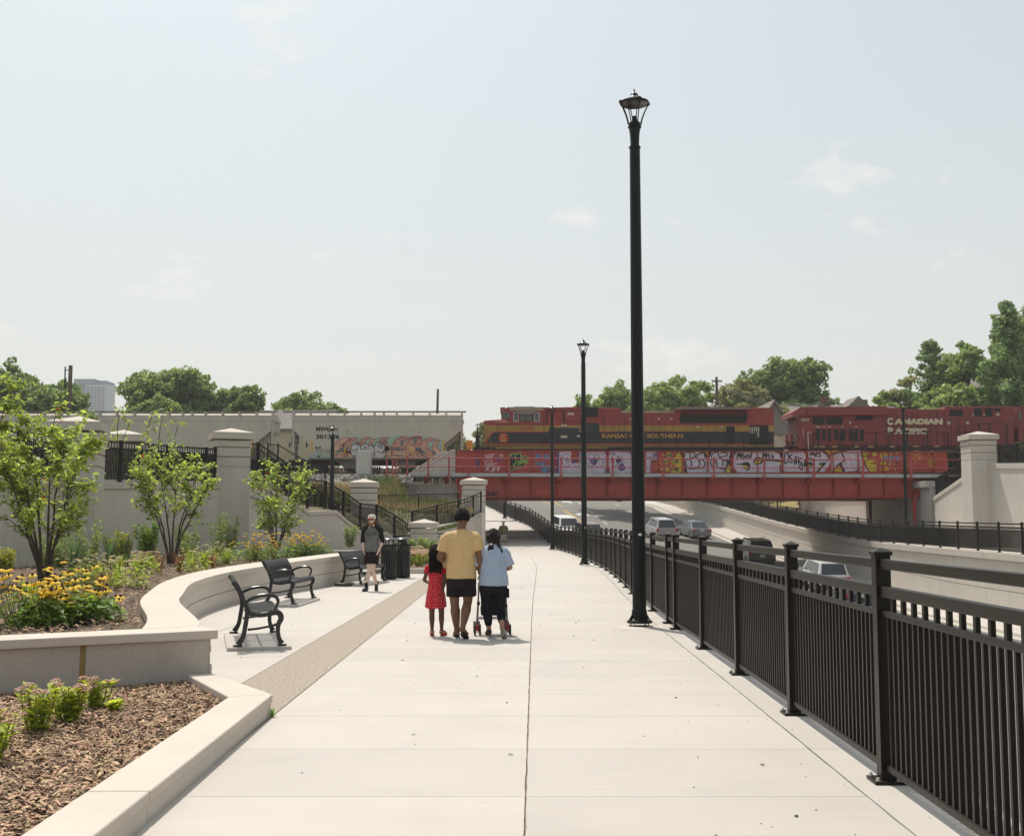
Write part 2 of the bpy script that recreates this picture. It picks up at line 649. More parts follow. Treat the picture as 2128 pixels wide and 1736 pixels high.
# ------------------------------------------------------------------ the lie of the land
FX = [(-5, 2.25), (4.9, 2.30), (7.35, 2.34), (12.46, 2.43), (17.67, 2.50), (21.3, 2.59), (26.4, 2.74), (31.6, 2.97), (36.7, 3.15), (42, 3.24), (54, 3.2), (60, 3.12),
	  (67, 2.85), (71, 2.65), (75, 2.27), (80.5, 1.95), (89.5, 1.33), (100, -0.35), (117, -2.6), (135, -5.4), (160, -10), (200, -19)]
def fence_x(y):
	return interp(y, FX)
def path_z(y):
	return interp(y, [(-5, 0), (69.5, 0), (75, 0.40), (89.5, 1.35), (100, 2.1), (117, 3.35), (135, 4.3), (160, 5.4), (200, 6.4)])
def joint_x(y):
	return interp(y, [(-5, 0.02), (5.9, 0.06), (15, 0.24), (19, 0.32), (24, 0.43), (31.5, 0.63), (41.7, 0.89), (57, 0.92), (74, 0.37), (100, -2.0)])
def path_l(y):
	return interp(y, [(-5, -1.95), (40, -2.0), (56, -1.9), (63, -1.45), (74, -1.9), (90, -2.9), (105, -4.9), (120, -7), (150, -13), (200, -24)])
RZ = [(-20, -3.2), (40, -3.07), (60, -3.05), (70, -2.5), (80, -1.6), (87, -1.05), (95, -0.5), (105, 0.43), (115, 1.5), (130, 3.35), (150, 4.9), (175, 6.0), (210, 6.4)]
def road_z(y):
	return interp(y, RZ)
RW = [(-20, 22.7), (76, 22.7), (85, 22.2), (95, 21.45), (105, 20.7), (115, 19.8), (130, 18.2), (150, 15.8), (175, 12), (210, 5.5)]
def rwall_x(y):
	return interp(y, RW)
def rwall_z(y):
	return interp(y, [(-20, -0.3), (40, 0.06), (52, 0.2), (62, 0.29), (74, 0.42), (85, 1.0), (95, 1.74), (105, 2.62), (115, 3.45), (130, 4.4), (150, 5.7), (175, 6.6), (210, 7.0)])
def catmull(pts, n):
	"""smooth run of n points through pts (any dimension)"""
	p = [np.array(q, float) for q in pts]
	out = []
	m = len(p) - 1
	for i in range(n):
		t = i / (n - 1) * m
		k = min(int(t), m - 1)
		f = t - k
		a, b, c, d = p[max(k - 1, 0)], p[k], p[k + 1], p[min(k + 2, m)]
		out.append(0.5 * ((2 * b) + (c - a) * f + (2 * a - 5 * b + 4 * c - d) * f * f + (3 * b - a - 3 * c + d) * f ** 3))
	return out
# ground sheets: far ground on both sides of the cutting
gm = MB()
gm.quad((-400, 92, 4.4), (-8, 92, 4.4), (-30, 215, 6.0), (-400, 215, 6.0))
gm.quad((-400, 215, 6.0), (-30, 215, 6.0), (-30, 760, 6.0), (-400, 760, 6.0))
gm.quad((-30, 215, 6.0), (400, 215, 6.0), (400, 760, 6.0), (-30, 760, 6.0))
gm.quad((34, 92, 4.4), (400, 92, 4.4), (400, 215, 6.0), (30, 215, 6.0))
gm.quad((-400, -60, -5.5), (400, -60, -5.5), (400, 92, -5.5), (-400, 92, -5.5))
struct(gm.build('ground', GRASSG))
# bank between the tall wall and the railway
WALLY = [(-60, 20), (-14.5, 21), (-12.75, 26.5), (-11.9, 31.6), (-10.15, 41), (-8.75, 45.5), (-7.7, 50), (-6.3, 55), (-5.0, 58.5), (-1.5, 63.5)]
def bank_z(x, y):
	zw = interp(x, [(-13, 2.7), (-10, 2.72), (-8.5, 2.0), (-7.5, 1.55), (-6, 1.0), (-4.5, 1.0), (-2, 1.6)])
	zm = interp(x, [(-13, 2.9), (-8, 2.5), (-5, 2.1), (-2, 2.1)])
	yw = interp(x, WALLY) + 0.4
	if y < 61:
		return lerp(zw, zm, max(0, min(1, (y - yw) / max(61 - yw, 1))))
	return lerp(zm, interp(x, [(-7.2, 4.2), (-6.3, 2.9), (-3, 2.7)]), max(0, min(1, (y - 61) / 11.2)))
bm_ = MB()
R = random.Random(5)
xs = [-140, -90, -60, -45, -35, -28, -22] + [-18 + 0.6 * i for i in range(28)]
rows = 34
for i, x in enumerate(xs):
	yw = interp(x, WALLY) + 0.25
	for j in range(rows):
		y = lerp(yw, 75.6, j / (rows - 1))
		bm_.v.append((x, y, bank_z(x, y) + (R.uniform(-0.05, 0.05) if 0 < j < rows - 1 else 0)))
for i in range(len(xs) - 1):
	for j in range(rows - 1):
		a = i * rows + j
		bm_.f.append((a, a + rows, a + rows + 1, a + 1))
bm_.m = [0] * len(bm_.f)
struct(bm_.build('embankment', GRASSG, smooth=True))
# ballast bed either side of the bridge
bb = MB()
for x0, x1 in ((-140, -6.3), (28, 160)):
	prof = [(72.9, 4.15), (74.2, 4.68), (89.5, 4.68), (92.2, 4.35)]
	for (ya, za), (yb, zb) in zip(prof, prof[1:]):
		bb.quad((x0, ya, za), (x1, ya, za), (x1, yb, zb), (x0, yb, zb))
struct(bb.build('ballast_bed', mat('ballast_grey', (0.27, 0.25, 0.22), 0.95, var=0.25, vscale=3, speck=0.4, speckscale=14, bump=0.8, bscale=14)))
# high ground on the right behind the wall
rg = MB()
rg.quad((27.6, -40, 4.2), (200, -40, 4.2), (200, 76, 4.5), (27.6, 76, 4.5))
rg.quad((27.6, 76, 4.5), (200, 76, 4.5), (200, 93, 4.4), (27.6, 93, 4.4))
struct(rg.build('high_ground', GRASSG))
# dry lawn strip beyond the bridge on the right
lw = MB()
for ya, yb in ((94, 105), (105, 118), (118, 135), (135, 160)):
	a, b = rwall_x(ya) + 3.2, rwall_x(yb) + 3.2
	za, zb = rwall_z(ya) + 0.1, rwall_z(yb) + 0.1
	lw.quad((a, ya, za), (a + 11, ya, za + 1.6), (b + 11, yb, zb + 1.2), (b, yb, zb))
struct(lw.build('lawn', mat('dry_lawn', (0.30, 0.23, 0.085), 0.95, var=0.25, vscale=1.5, speck=0.2, speckscale=25, bump=0.4, bscale=30)))
# ------------------------------------------------------------------ path: slabs near, one sheet far
pu = MB()
ys = [-4 + 0.75 * i for i in range(100)] + [71 + 2.0 * i for i in range(62)]
for ya, yb in zip(ys, ys[1:]):
	pu.quad((path_l(ya) - 0.9, ya, path_z(ya) - 0.02), (fence_x(ya) + 0.42, ya, path_z(ya) - 0.02), (fence_x(yb) + 0.42, yb, path_z(yb) - 0.02), (path_l(yb) - 0.9, yb, path_z(yb) - 0.02))
path_o = struct(pu.build('path', JOINT))
SL0, SLN = 1.36, 22
rowsY = [0.0]
for v in (1736, 1654, 1555, 1487, 1441, 1403, 1372):
	rowsY.append(G(1064, v).y)
while rowsY[-1] < 31:
	rowsY.append(rowsY[-1] + 1.37)
Rs = random.Random(11)
for i in range(len(rowsY) - 1):
	ya, yb = rowsY[i], rowsY[i + 1]
	g = 0.0028
	cols = [(lambda y: -1.99, lambda y: joint_x(y) - 0.006), (lambda y: joint_x(y) + 0.006, lambda y: fence_x(y) - 0.25), (lambda y: fence_x(y) - 0.235, lambda y: fence_x(y) + 0.40)]
	for k, (l, r) in enumerate(cols):
		if k == 2 and i % 3:
			continue
		yy = yb if k < 2 else rowsY[min(i + 3, len(rowsY) - 1)]
		s = MB()
		n = 6
		top, bot = [], []
		for t in range(n + 1):
			y = lerp(ya + g, yy - g, t / n)
			w1 = Rs.uniform(-0.003, 0.003) if k else 0
			top.append((l(y) + w1, y, 0.0))
			bot.append((r(y) + (Rs.uniform(-0.003, 0.003) if k < 2 else 0), y, 0.0))
		for t in range(n):
			s.quad(top[t], bot[t], bot[t + 1], top[t + 1])
		loop = top + [bot[n]] + bot[::-1][1:] if False else None
		for a, b in list(zip(bot, bot[1:])) + list(zip(top[1:], top)) + [(top[0], bot[0])] + [(bot[n], top[n])]:
			s.quad(b, a, (a[0], a[1], -0.03), (b[0], b[1], -0.03))
		s.build('paving_slab', PATHC, path_o)
	YEND = yb
pf = MB()
ys = [YEND + 0.003] + [y for y in ys if y > YEND + 0.2]
for ya, yb in zip(ys, ys[1:]):
	n = 4
	for l, r in ((path_l, lambda y: joint_x(y) - 0.007 if y < 76 else joint_x(y)), (lambda y: joint_x(y) + 0.007 if y < 76 else joint_x(y), lambda y: fence_x(y) - 0.25), (lambda y: fence_x(y) - 0.235, lambda y: fence_x(y) + 0.40)):
		pf.quad((l(ya), ya, path_z(ya)), (r(ya), ya, path_z(ya)), (r(yb), yb, path_z(yb)), (l(yb), yb, path_z(yb)))
pf.build('far_paving', PATHC, path_o)
# band of exposed aggregate along the left of the path
ab = MB()
for i in range(24):
	ya, yb = 9.2 + i * 1.2, 10.4 + i * 1.2
	wa, wb = lerp(-2.72, -2.6, i / 23), lerp(-2.72, -2.6, (i + 1) / 23)
	ab.quad((wa, ya, 0.0), (-2.0, ya, 0.0), (-2.0, yb, 0.0), (wb, yb, 0.0))
struct(ab.build('aggregate_band', AGGR))
# plaza with the benches
pz = MB()
joints = [10.6, 14.05, 17.6, 20.9, 24.3, 27.9, 31.5, 38.4]
for ya, yb in zip(joints, joints[1:]):
	for x0, x1 in ((-6.3, -4.35), (-4.34, -2.735)):
		pz.quad((x0, ya + 0.004, 0.0), (x1 if x1 < -4 else lerp(-2.72, -2.6, (ya - 9.2) / 28.8) - 0.006, ya + 0.004, 0.0), (x1 if x1 < -4 else lerp(-2.72, -2.6, (yb - 9.2) / 28.8) - 0.006, yb - 0.004, 0.0), (x0, yb - 0.004, 0.0))
plz = struct(pz.build('plaza', PATHC))
pj = MB()
pj.quad((-6.4, 10.4, -0.012), (-2.5, 10.4, -0.012), (-2.4, 38.5, -0.012), (-6.4, 38.5, -0.012))
pj.build('joint_bed', JOINT, plz)
# left paving between planter and path, farther on
fp = MB()
for ya, yb in ((38.4, 44), (44, 50), (50, 56), (56, 63), (63, 75)):
	fp.quad((-4.5 if ya < 60 else -3.4, ya, 0.0), (path_l(ya), ya, 0.0), (path_l(yb), yb, path_z(yb)), (-4.5 if yb < 60 else -3.4, yb, path_z(yb)))
struct(fp.build('side_paving', PATHC))
# ------------------------------------------------------------------ road in the cutting
rd = MB()
ry = [-20, 0, 20, 40, 50, 60, 65, 70, 75, 80, 85, 90, 95, 100, 105, 110, 115, 120, 125, 130, 140, 150, 160, 175, 190, 210]
def road_l(y):
	return fence_x(y) + (0.8 if y < 72 else 0.8 + min((y - 72) * 0.03, 1.5))
def kerb_x(y):
	return rwall_x(y) - 1.95
NX = 6
for ya, yb in zip(ry, ry[1:]):
	for k in range(NX):
		t0, t1 = k / NX, (k + 1) / NX
		rd.quad((lerp(road_l(ya), kerb_x(ya), t0), ya, road_z(ya)), (lerp(road_l(ya), kerb_x(ya), t1), ya, road_z(ya)),
				(lerp(road_l(yb), kerb_x(yb), t1), yb, road_z(yb)), (lerp(road_l(yb), kerb_x(yb), t0), yb, road_z(yb)))
road_o = struct(rd.build('road', ASPH))
# pavement and kerb on the far side of the road
pv, kb = MB(), MB()
for ya, yb in zip(ry, ry[1:]):
	a, b, c, d = kerb_x(ya) + 0.18, rwall_x(ya) + 0.05, rwall_x(yb) + 0.05, kerb_x(yb) + 0.18
	pv.quad((a, ya, road_z(ya) + 0.13), (b, ya, road_z(ya) + 0.15), (c, yb, road_z(yb) + 0.15), (d, yb, road_z(yb) + 0.13))
	k0, k1 = kerb_x(ya), kerb_x(yb)
	kb.quad((k0, ya, road_z(ya)), (k0 + 0.03, ya, road_z(ya) + 0.134), (k1 + 0.03, yb, road_z(yb) + 0.134), (k1, yb, road_z(yb)))
	kb.quad((k0 + 0.03, ya, road_z(ya) + 0.134), (k0 + 0.18, ya, road_z(ya) + 0.134), (k1 + 0.18, yb, road_z(yb) + 0.134), (k1 + 0.03, yb, road_z(yb) + 0.134))
	kb.quad((k0 - 0.45, ya, road_z(ya) + 0.006), (k0, ya, road_z(ya) + 0.006), (k1, yb, road_z(yb) + 0.006), (k1 - 0.45, yb, road_z(yb) + 0.006))
struct(pv.build('pavement', PATHC))
struct(kb.build('kerb', KERBC))
# near retaining face below the railing
nw = MB()
for ya, yb in zip(ry, ry[1:]):
	xa, xb = fence_x(ya) + 0.40, fence_x(yb) + 0.40
	nw.quad((xa, ya, road_z(ya) - 0.3), (xa, ya, path_z(ya)), (xb, yb, path_z(yb)), (xb, yb, road_z(yb) - 0.3))
struct(nw.build('retaining_face', WALLR))
def GR(u, v, dz=0.0):
	"""where a line of sight meets the road"""
	d = ray(u, v)
	y = 30.0
	lo = None
	while y < 205:
		z = EYE + d.z / d.y * y
		if z <= road_z(y) + dz and y > 44:
			return Vector((d.x / d.y * y, y, road_z(y) + dz))
		y += 0.25
	return Vector((d.x / d.y * 150, 150, road_z(150)))
def roadline(name, pts, w, m, dz=0.006):
	b = MB()
	q = [GR(u, v) for u, v in pts]
	for p0, p1 in zip(q, q[1:]):
		n = max(1, int((p1 - p0).length / 3))
		for i in range(n):
			a, c = p0.lerp(p1, i / n), p0.lerp(p1, (i + 1) / n)
			t = (c - a).normalized()
			s = Vector((t.y, -t.x, 0)).normalized() * w / 2
			za, zc = road_z(a.y) + dz, road_z(c.y) + dz
			b.quad((a.x - s.x, a.y - s.y, za), (a.x + s.x, a.y + s.y, za), (c.x + s.x, c.y + s.y, zc), (c.x - s.x, c.y - s.y, zc))
	return b.build(name, m, road_o)
def cpx(px, py):
	return (987.1 + px * 0.19531, 1013.1 + py * 0.19531)
roadline('centre_line', [cpx(660, 110), cpx(850, 205), cpx(1035, 296)], 0.14, YPAINT)
roadline('centre_line', [cpx(770, 95), cpx(845, 150), cpx(960, 235), cpx(1110, 342), cpx(1300, 470)], 0.14, YPAINT)
for a, b in (((1020, 100), (1060, 122)), ((1090, 150), (1125, 170)), ((1215, 245), (1255, 272)), ((1283, 300), (1325, 330)), ((1362, 360), (1408, 390)),
			 ((1345, 103), (1398, 126)), ((1485, 170), (1540, 195)), ((1630, 243), (1690, 272)), ((1770, 312), (1825, 338))):
	roadline('lane_dash', [cpx(*a), cpx(*b)], 0.13, WPAINT)
roadline('edge_line', [cpx(1640, 95), cpx(1830, 185), cpx(1990, 262), cpx(2128, 330)], 0.12, WPAINT)
def arrow(name, parts):
	b = MB()
	for poly in parts:
		q = [GR(*cpx(*p), dz=0.006) for p in poly]
		b.add(q, [tuple(range(len(q)))])
	b.build(name, WPAINT, road_o)
arrow('turn_arrow', [[(915, 142), (1010, 143), (1048, 163), (1010, 160), (975, 151), (945, 153), (950, 160)]])
arrow('straight_arrow', [[(1060, 282), (1122, 267), (1122, 276), (1190, 284), (1190, 290), (1122, 288), (1122, 296)], [(1185, 278), (1228, 296), (1190, 299)]])
# refuge island nose in the road
isl = MB()
q = [GR(*cpx(*p)) for p in ((655, 105), (700, 130), (790, 132), (800, 112), (780, 100))]
isl.add([(p.x, p.y, p.z) for p in q] + [(p.x, p.y, p.z + 0.13) for p in q], [(5, 6, 7, 8, 9)] + [(i, (i + 1) % 5, 5 + (i + 1) % 5, 5 + i) for i in range(5)])
struct(isl.build('traffic_island', KERBC))
# ------------------------------------------------------------------ walls on the left
def strip_wall(b, pts, w_dir, zb, seg=None):
	pass
SWI = catmull([(-3.145, 11.735), (-3.38, 12.55), (-4.27, 15), (-4.66, 16.5), (-5.29, 19.4), (-5.5, 22.6), (-5.27, 25.7), (-4.54, 30.4), (-4.2, 32.6)], 49)
SWO = catmull([(-3.62, 11.45), (-3.98, 12.75), (-4.78, 15), (-5.28, 16.9), (-5.9, 19.9), (-6.2, 23.2), (-6.0, 26.6), (-5.25, 31), (-4.85, 33.0)], 49)
def sw_z(y):
	return interp(y, [(7, 0.56), (12, 0.57), (17, 0.6), (24, 0.66), (31, 0.75), (34, 0.77)])
sw = thing('seat_wall', 'curved low concrete seat wall with pale coping around the benches and flower bed', 'wall', (-3.2, 11.8, 0), world=True)
FRL = [(-9.7, 7.3), (-4.58, 10.3), (-2.845, 11.325)]
nrm = Vector((-0.506, 0.862))
def curved_band(b, A, B, zt, zb, step=0.0):
	n = len(A)
	for i in range(n - 1):
		a0, a1, b0, b1 = A[i], A[i + 1], B[i], B[i + 1]
		z0, z1 = zt(a0[1]), zt(a1[1])
		d0, d1 = zb(a0[1]), zb(a1[1])
		b.quad((a0[0], a0[1], z0), (b0[0], b0[1], z0), (b1[0], b1[1], z1), (a1[0], a1[1], z1))
		b.quad((a0[0], a0[1], d0), (a0[0], a0[1], z0), (a1[0], a1[1], z1), (a1[0], a1[1], d1))
		b.quad((b0[0], b0[1], z0), (b0[0], b0[1], d0), (b1[0], b1[1], d1), (b1[0], b1[1], z1))
		b.quad((a0[0], a0[1], d0), (a1[0], a1[1], d1), (b1[0], b1[1], d1), (b0[0], b0[1], d0))
	for i in (0, n - 1):
		a, c = A[i], B[i]
		b.quad((a[0], a[1], zb(a[1])), (c[0], c[1], zb(c[1])), (c[0], c[1], zt(c[1])), (a[0], a[1], zt(a[1])))
def inset(A, B, d):
	o1, o2 = [], []
	for a, b in zip(A, B):
		v = (b - a)
		v = v / np.linalg.norm(v)
		o1.append(a + v * d)
		o2.append(b - v * d)
	return o1, o2
cb = MB()
curved_band(cb, SWI, SWO, lambda y: sw_z(y), lambda y: sw_z(y) - 0.10)
cb.build('coping', CAPC, sw, bev=0.012)
i1, o1 = inset(SWI, SWO, 0.045)
cb = MB()
curved_band(cb, i1, o1, lambda y: sw_z(y) - 0.10, lambda y: (sw_z(y) - 0.13) * 0.52 + 0.008)
cb.build('upper_course', WALLC, sw)
i2, o2 = inset(SWI, SWO, 0.018)
cb = MB()
curved_band(cb, i2, o2, lambda y: (sw_z(y) - 0.13) * 0.52, lambda y: -0.05)
cb.build('lower_course', WALLC, sw)
i3, o3 = inset(SWI, SWO, 0.07)
cb = MB()
curved_band(cb, i3, o3, lambda y: (sw_z(y) - 0.13) * 0.52 + 0.01, lambda y: (sw_z(y) - 0.13) * 0.52 - 0.002)
cb.build('course_joint', JOINT, sw)
fw = thing('planter_wall', 'low pitted concrete wall with overhanging coping and a yellow joint, facing the mulch bed', 'wall', (-4.6, 10.3, 0), world=True)
def arm(b, off0, off1, z0, z1, p0, p1):
	d = (Vector(p1) - Vector(p0)).normalized()
	n = Vector((-d.y, d.x))
	q = [Vector(p0) + n * off0, Vector(p1) + n * off0, Vector(p1) + n * off1, Vector(p0) + n * off1]
	b.prism([(p.x, p.y) for p in q], lambda a, c, h: (a, c, h), z0, z1)
dF = (Vector(FRL[2]) - Vector(FRL[0])).normalized()
def fpt(t):
	return Vector(FRL[1]) + dF * t
LEN = (Vector(FRL[2]) - Vector(FRL[1])).length
tj = 0.78                                       # where the joint board stands
c1, c2 = MB(), MB()
arm(c1, 0.0, 0.5, 0.485, 0.57, fpt(-5.5), fpt(-0.02))
c1.build('coping', CAPC, fw, bev=0.012)
arm(c2, 0.0, 0.5, 0.485, 0.57, fpt(-0.01), fpt(LEN))
c2.build('coping', CAPC, fw, bev=0.012)
w1, w2 = MB(), MB()
arm(w1, 0.05, 0.44, -0.1, 0.484, fpt(-5.5), fpt(tj - 0.025))
w1.build('wall_panel', PITC, fw, bev=0.008)
arm(w2, 0.05, 0.44, -0.1, 0.484, fpt(tj + 0.025), fpt(LEN - 0.07))
w2.build('wall_panel', PITC, fw, bev=0.008)
jb = MB()
arm(jb, 0.07, 0.4, -0.1, 0.48, fpt(tj - 0.024), fpt(tj + 0.024))
jb.build('joint_board', CAULK, fw)
# broken rough end of the panel
rb = MB()
Rr = random.Random(3)
prev = None
for i in range(9):
	z0, z1 = -0.06 + i * 0.06, 0.0 + i * 0.06
	e = LEN - 0.07 + (0.05 if i < 3 else 0.02 if i < 5 else 0.008) + Rr.uniform(0, 0.012)
	arm(rb, 0.05, 0.44, z0, z1, fpt(LEN - 0.0705), fpt(e))
rb.build('chipped_end', PITC, fw)
# kerb round the lower bed
ko0, ko1 = G(280, 1736), G(566, 1484)
ki0, ki1 = G(100, 1736, 0.17), G(493, 1470, 0.17)
ko1t = G(562, 1456, 0.17)
kd = (ko1 - ko0).normalized()
near = ko0 - kd * 5
bk = thing('planter_kerb', 'low concrete kerb with chamfered edge between the mulch bed and the path', 'kerb', (ko1.x, ko1.y, 0), world=True)
def kseg(b, po0, po1, pi0, pi1, z0, z1, ins=0.0):
	q = [po0, po1, pi1, pi0]
	b.prism([(p.x, p.y) for p in q], lambda a, c, h: (a, c, h), z0, z1)
wdt = 0.34
nk = Vector((-kd.y, kd.x, 0))
far_o = Vector((-2.86, 11.22, 0))
e1 = far_o - ko1
e1n = e1.normalized()
en = Vector((-e1n.y, e1n.x, 0))
corner_i = ko1 + nk * wdt - kd * 0.14
cuts = [near, ko0 + kd * 0.25, ko1]
for i in range(2):
	a, b2 = cuts[i] + kd * (0.004 if i else 0), cuts[i + 1] - kd * (0.004 if i == 0 else 0)
	ia = a + nk * wdt
	ib = (b2 + nk * wdt) if i == 0 else corner_i
	k1 = MB()
	kseg(k1, a + nk * 0.012, b2 + nk * 0.012, ia, ib, -0.05, 0.10)
	k1.build('kerb_base', OLDC if False else WALLC, bk, bev=0.006)
	k2 = MB()
	kseg(k2, a, b2, ia, ib, 0.1005, 0.17)
	k2.build('kerb_top', CAPC, bk, bev=0.012)
far_i = far_o + en * 0.24
k1 = MB()
kseg(k1, ko1 + e1n * 0.006 + en * 0.012, far_o + en * 0.012, corner_i + e1n * 0.006, far_i, -0.05, 0.10)
k1.build('kerb_base', WALLC, bk, bev=0.006)
k2 = MB()
kseg(k2, ko1 + e1n * 0.006, far_o, corner_i + e1n * 0.006, far_i, 0.1005, 0.17)
k2.build('kerb_top', CAPC, bk, bev=0.012)
# soil of the two beds
lb = MB()
LBED = [near + nk * (wdt - 0.01), corner_i, far_i, Vector((*fpt(LEN - 0.1), 0)), Vector((*fpt(0.0), 0)), Vector((*fpt(-5.4), 0)), Vector((-9.5, 1.0, 0))]
lb.add([(p.x, p.y, 0.075) for p in LBED], [tuple(range(len(LBED)))])
struct(lb.build('lower_bed', SOIL))
def bed_z(x, y):
	return interp(y, [(9, 0.46), (20, 0.46), (30, 0.5), (45, 0.62), (60, 0.7)])
ub = MB()
wl = [(-60, 18)] + [(x, y) for x, y in WALLY if x > -20]
NB = 40
for i in range(NB):
	t = i / (NB - 1)
	y = lerp(8.5, 37, t)
	xr = interp(y, [(7, -9.5), (8.6, -7.9), (10.3, -4.9), (11.8, -3.7)]) if y < 11.9 else interp(y, [(q[1], q[0]) for q in SWO] + [(37, -4.4)]) + 0.12
	xl = interp(y, [(p[1], p[0]) for p in wl]) - 0.1 if y > 20 else -16
	for k in range(12):
		x = lerp(xr, xl, k / 11)
		ub.v.append((x, y, bed_z(x, y) + (0.03 * math.sin(x * 3 + y * 2) if 0 < k < 11 else 0)))
for i in range(NB - 1):
	for k in range(11):
		a = i * 12 + k
		ub.f.append((a, a + 1, a + 13, a + 12))
ub.m = [0] * len(ub.f)
struct(ub.build('upper_bed', SOIL, smooth=True))
# ground between planter, stair wall and path
sb = MB()
SBP = [(-12, 36.5, 0.55), (-4.45, 36.5, 0.2), (-4.4, 44, 0.15), (-4.5, 58, 0.05), (-6.0, 58.5, 0.3), (-10.3, 42, 0.6)]
sb.add(SBP, [(0, 1, 2, 5), (5, 2, 3, 4)])
struct(sb.build('side_bed', SOIL))
# tall retaining wall and the wall of the stair
TW = [((-17.5, 12), 2.62), ((-14.5, 21), 2.65), ((-12.75, 26.5), 2.68), ((-11.9, 31.6), 2.72), ((-10.15, 41), 3.0)]
tw = thing('retaining_wall', 'tall plain concrete retaining wall behind the young trees on the left', 'wall', (-11.9, 31.6, 0), world=True)
def wall_run(pts, th, name_w, name_c, parent, zb, capw=0.45, caph=0.2, mw=WALLR, mc=CAPC, split=True, gap=0.008):
	"""pts: (x, y, z top); wall panels with a coping on each run; th to the left of the way it goes"""
	for (x0, y0, z0), (x1, y1, z1) in zip(pts, pts[1:]):
		a, b = Vector((x0, y0, 0)), Vector((x1, y1, 0))
		d = (b - a).normalized()
		n = Vector((-d.y, d.x, 0))
		a2, b2 = a + d * gap / 2, b - d * gap / 2
		m = MB()
		q = [a2, b2, b2 + n * th, a2 + n * th]
		zt = [z0 - caph, z1 - caph, z1 - caph, z0 - caph]
		m.add([(p.x, p.y, zb) for p in q] + [(p.x, p.y, z) for p, z in zip(q, zt)], [(3, 2, 1, 0), (4, 5, 6, 7), (0, 1, 5, 4), (1, 2, 6, 5), (2, 3, 7, 6), (3, 0, 4, 7)])
		m.build(name_w, mw, parent)
		m = MB()
		o = -0.06
		q = [a2 + n * o, b2 + n * o, b2 + n * (capw + o), a2 + n * (capw + o)]
		m.add([(p.x, p.y, z - caph + 0.001) for p, z in zip(q, (z0, z1, z1, z0))] + [(p.x, p.y, z) for p, z in zip(q, (z0, z1, z1, z0))], [(3, 2, 1, 0), (4, 5, 6, 7), (0, 1, 5, 4), (1, 2, 6, 5), (2, 3, 7, 6), (3, 0, 4, 7)])
		m.build(name_c, mc, parent, bev=0.015)
TWS = [(lerp(a[0], b_[0], f), lerp(a[1], b_[1], f), lerp(z0, z1, f)) for ((a, z0), (b_, z1)) in zip(TW, TW[1:]) for f in (0, 0.5)] + [(TW[-1][0][0], TW[-1][0][1], TW[-1][1])]
wall_run(TWS, 0.4, 'wall_panel', 'coping', tw, -0.2)
st_pts = [(520, 995, 42.3), (604, 1036, 45.6), (640, 1062, 47.3), (697, 1060, 50), (746, 1101, 52.5), (793, 1104.5, 55), (802, 1104.5, 55.4), (830, 1128, 57), (852, 1146, 58.3)]
STW = [P(*p) for p in st_pts]
STW = [Vector((-10.0, 41.6, 3.0))] + STW
stw = thing('stair_wall', 'concrete wall stepping down with the stair railing towards the litter bins', 'wall', (STW[4].x, STW[4].y, 0), world=True)
wall_run([tuple(p) for p in STW], 0.35, 'wall_panel', 'coping', stw, -0.1, capw=0.45, caph=0.16, gap=0.0)
# low kerb wall behind the flowers
lk = thing('low_wall', 'low white concrete ledge behind the yellow flowers', 'wall', (-7.4, 36.8, 0), world=True)
m = MB()
m.bx(-8.9, -4.8, 36.4, 36.8, 0.1, 0.74)
m.build('ledge', CAPC, lk, bev=0.015)
# ramp wall curving to the gate pillar
rp = catmull([tuple(P(858, 1108, 57.5)), tuple(P(910, 1093, 60)), tuple(P(955, 1083, 61.3)), tuple(P(985, 1073, 61.9)), tuple(P(1001, 1064, 61.8))], 9)
rpw = thing('ramp_wall', 'curved concrete ramp wall under the black railing beside the path', 'wall', (rp[4][0], rp[4][1], 0), world=True)
wall_run([tuple(p) for p in rp], 0.35, 'wall_panel', 'coping', rpw, -0.1, capw=0.45, caph=0.16, gap=0.0)
def pillar(name_label, x, y, zb, zt, w, rz=0.0, group='square concrete gate pillars with pyramid caps'):
	"""w: width of the cap slab"""
	t = thing('pillar', name_label, 'pillar', (x, y, zb), rz, group)
	H = zt - zb
	s = w * 0.87
	k = w / 1.45
	ph = 0.20 * k                                # pyramid
	slab = 0.24 * k
	m = MB()
	z = H - ph
	m.box((0, 0, z - slab / 2), (w, w, slab))
	m.add([(-w / 2, -w / 2, z), (w / 2, -w / 2, z), (w / 2, w / 2, z), (-w / 2, w / 2, z), (0, 0, H)], [(0, 1, 4), (1, 2, 4), (2, 3, 4), (3, 0, 4)])
	m.build('cap', CAPC, t, bev=0.02)
	z -= slab
	for hgt, ww in ((0.26, 1.0), (0.34, 0.985), (0.36, 0.985)):
		hgt *= k
		if z - hgt < 0.3:
			break
		m = MB()
		m.box((0, 0, z - hgt / 2 - 0.02), (s * ww, s * ww, hgt - 0.04))
		m.build('block', CAPC, t, bev=0.012)
		m = MB()
		m.box((0, 0, z - hgt), (s * 0.93, s * 0.93, 0.041))
		m.build('groove', WALLC, t)
		z -= hgt
	m = MB()
	m.box((0, 0, (z - 0.02) / 2), (s * 0.985, s * 0.985, z - 0.02))
	m.build('shaft', WALLC if zt < 2 else WALLR, t, bev=0.012)
	return t
pillar('concrete pillar with pyramid cap half hidden by the nearest young tree', -11.9, 31.6, -0.1, 4.52, 1.45, 0.18)
pillar('tall concrete pillar with pyramid cap at the top of the stair wall', -10.05, 41.2, -0.1, 4.98, 1.45, 0.35)
pillar('concrete pillar showing its cap above the black fence on the tall wall', -13.45, 40, 2.6, 4.82, 1.45, 0.2)
pillar('concrete pillar below the railway between stair railing and grass fence', -7.24, 56.6, 0.8, 3.76, 1.45, 0.1)
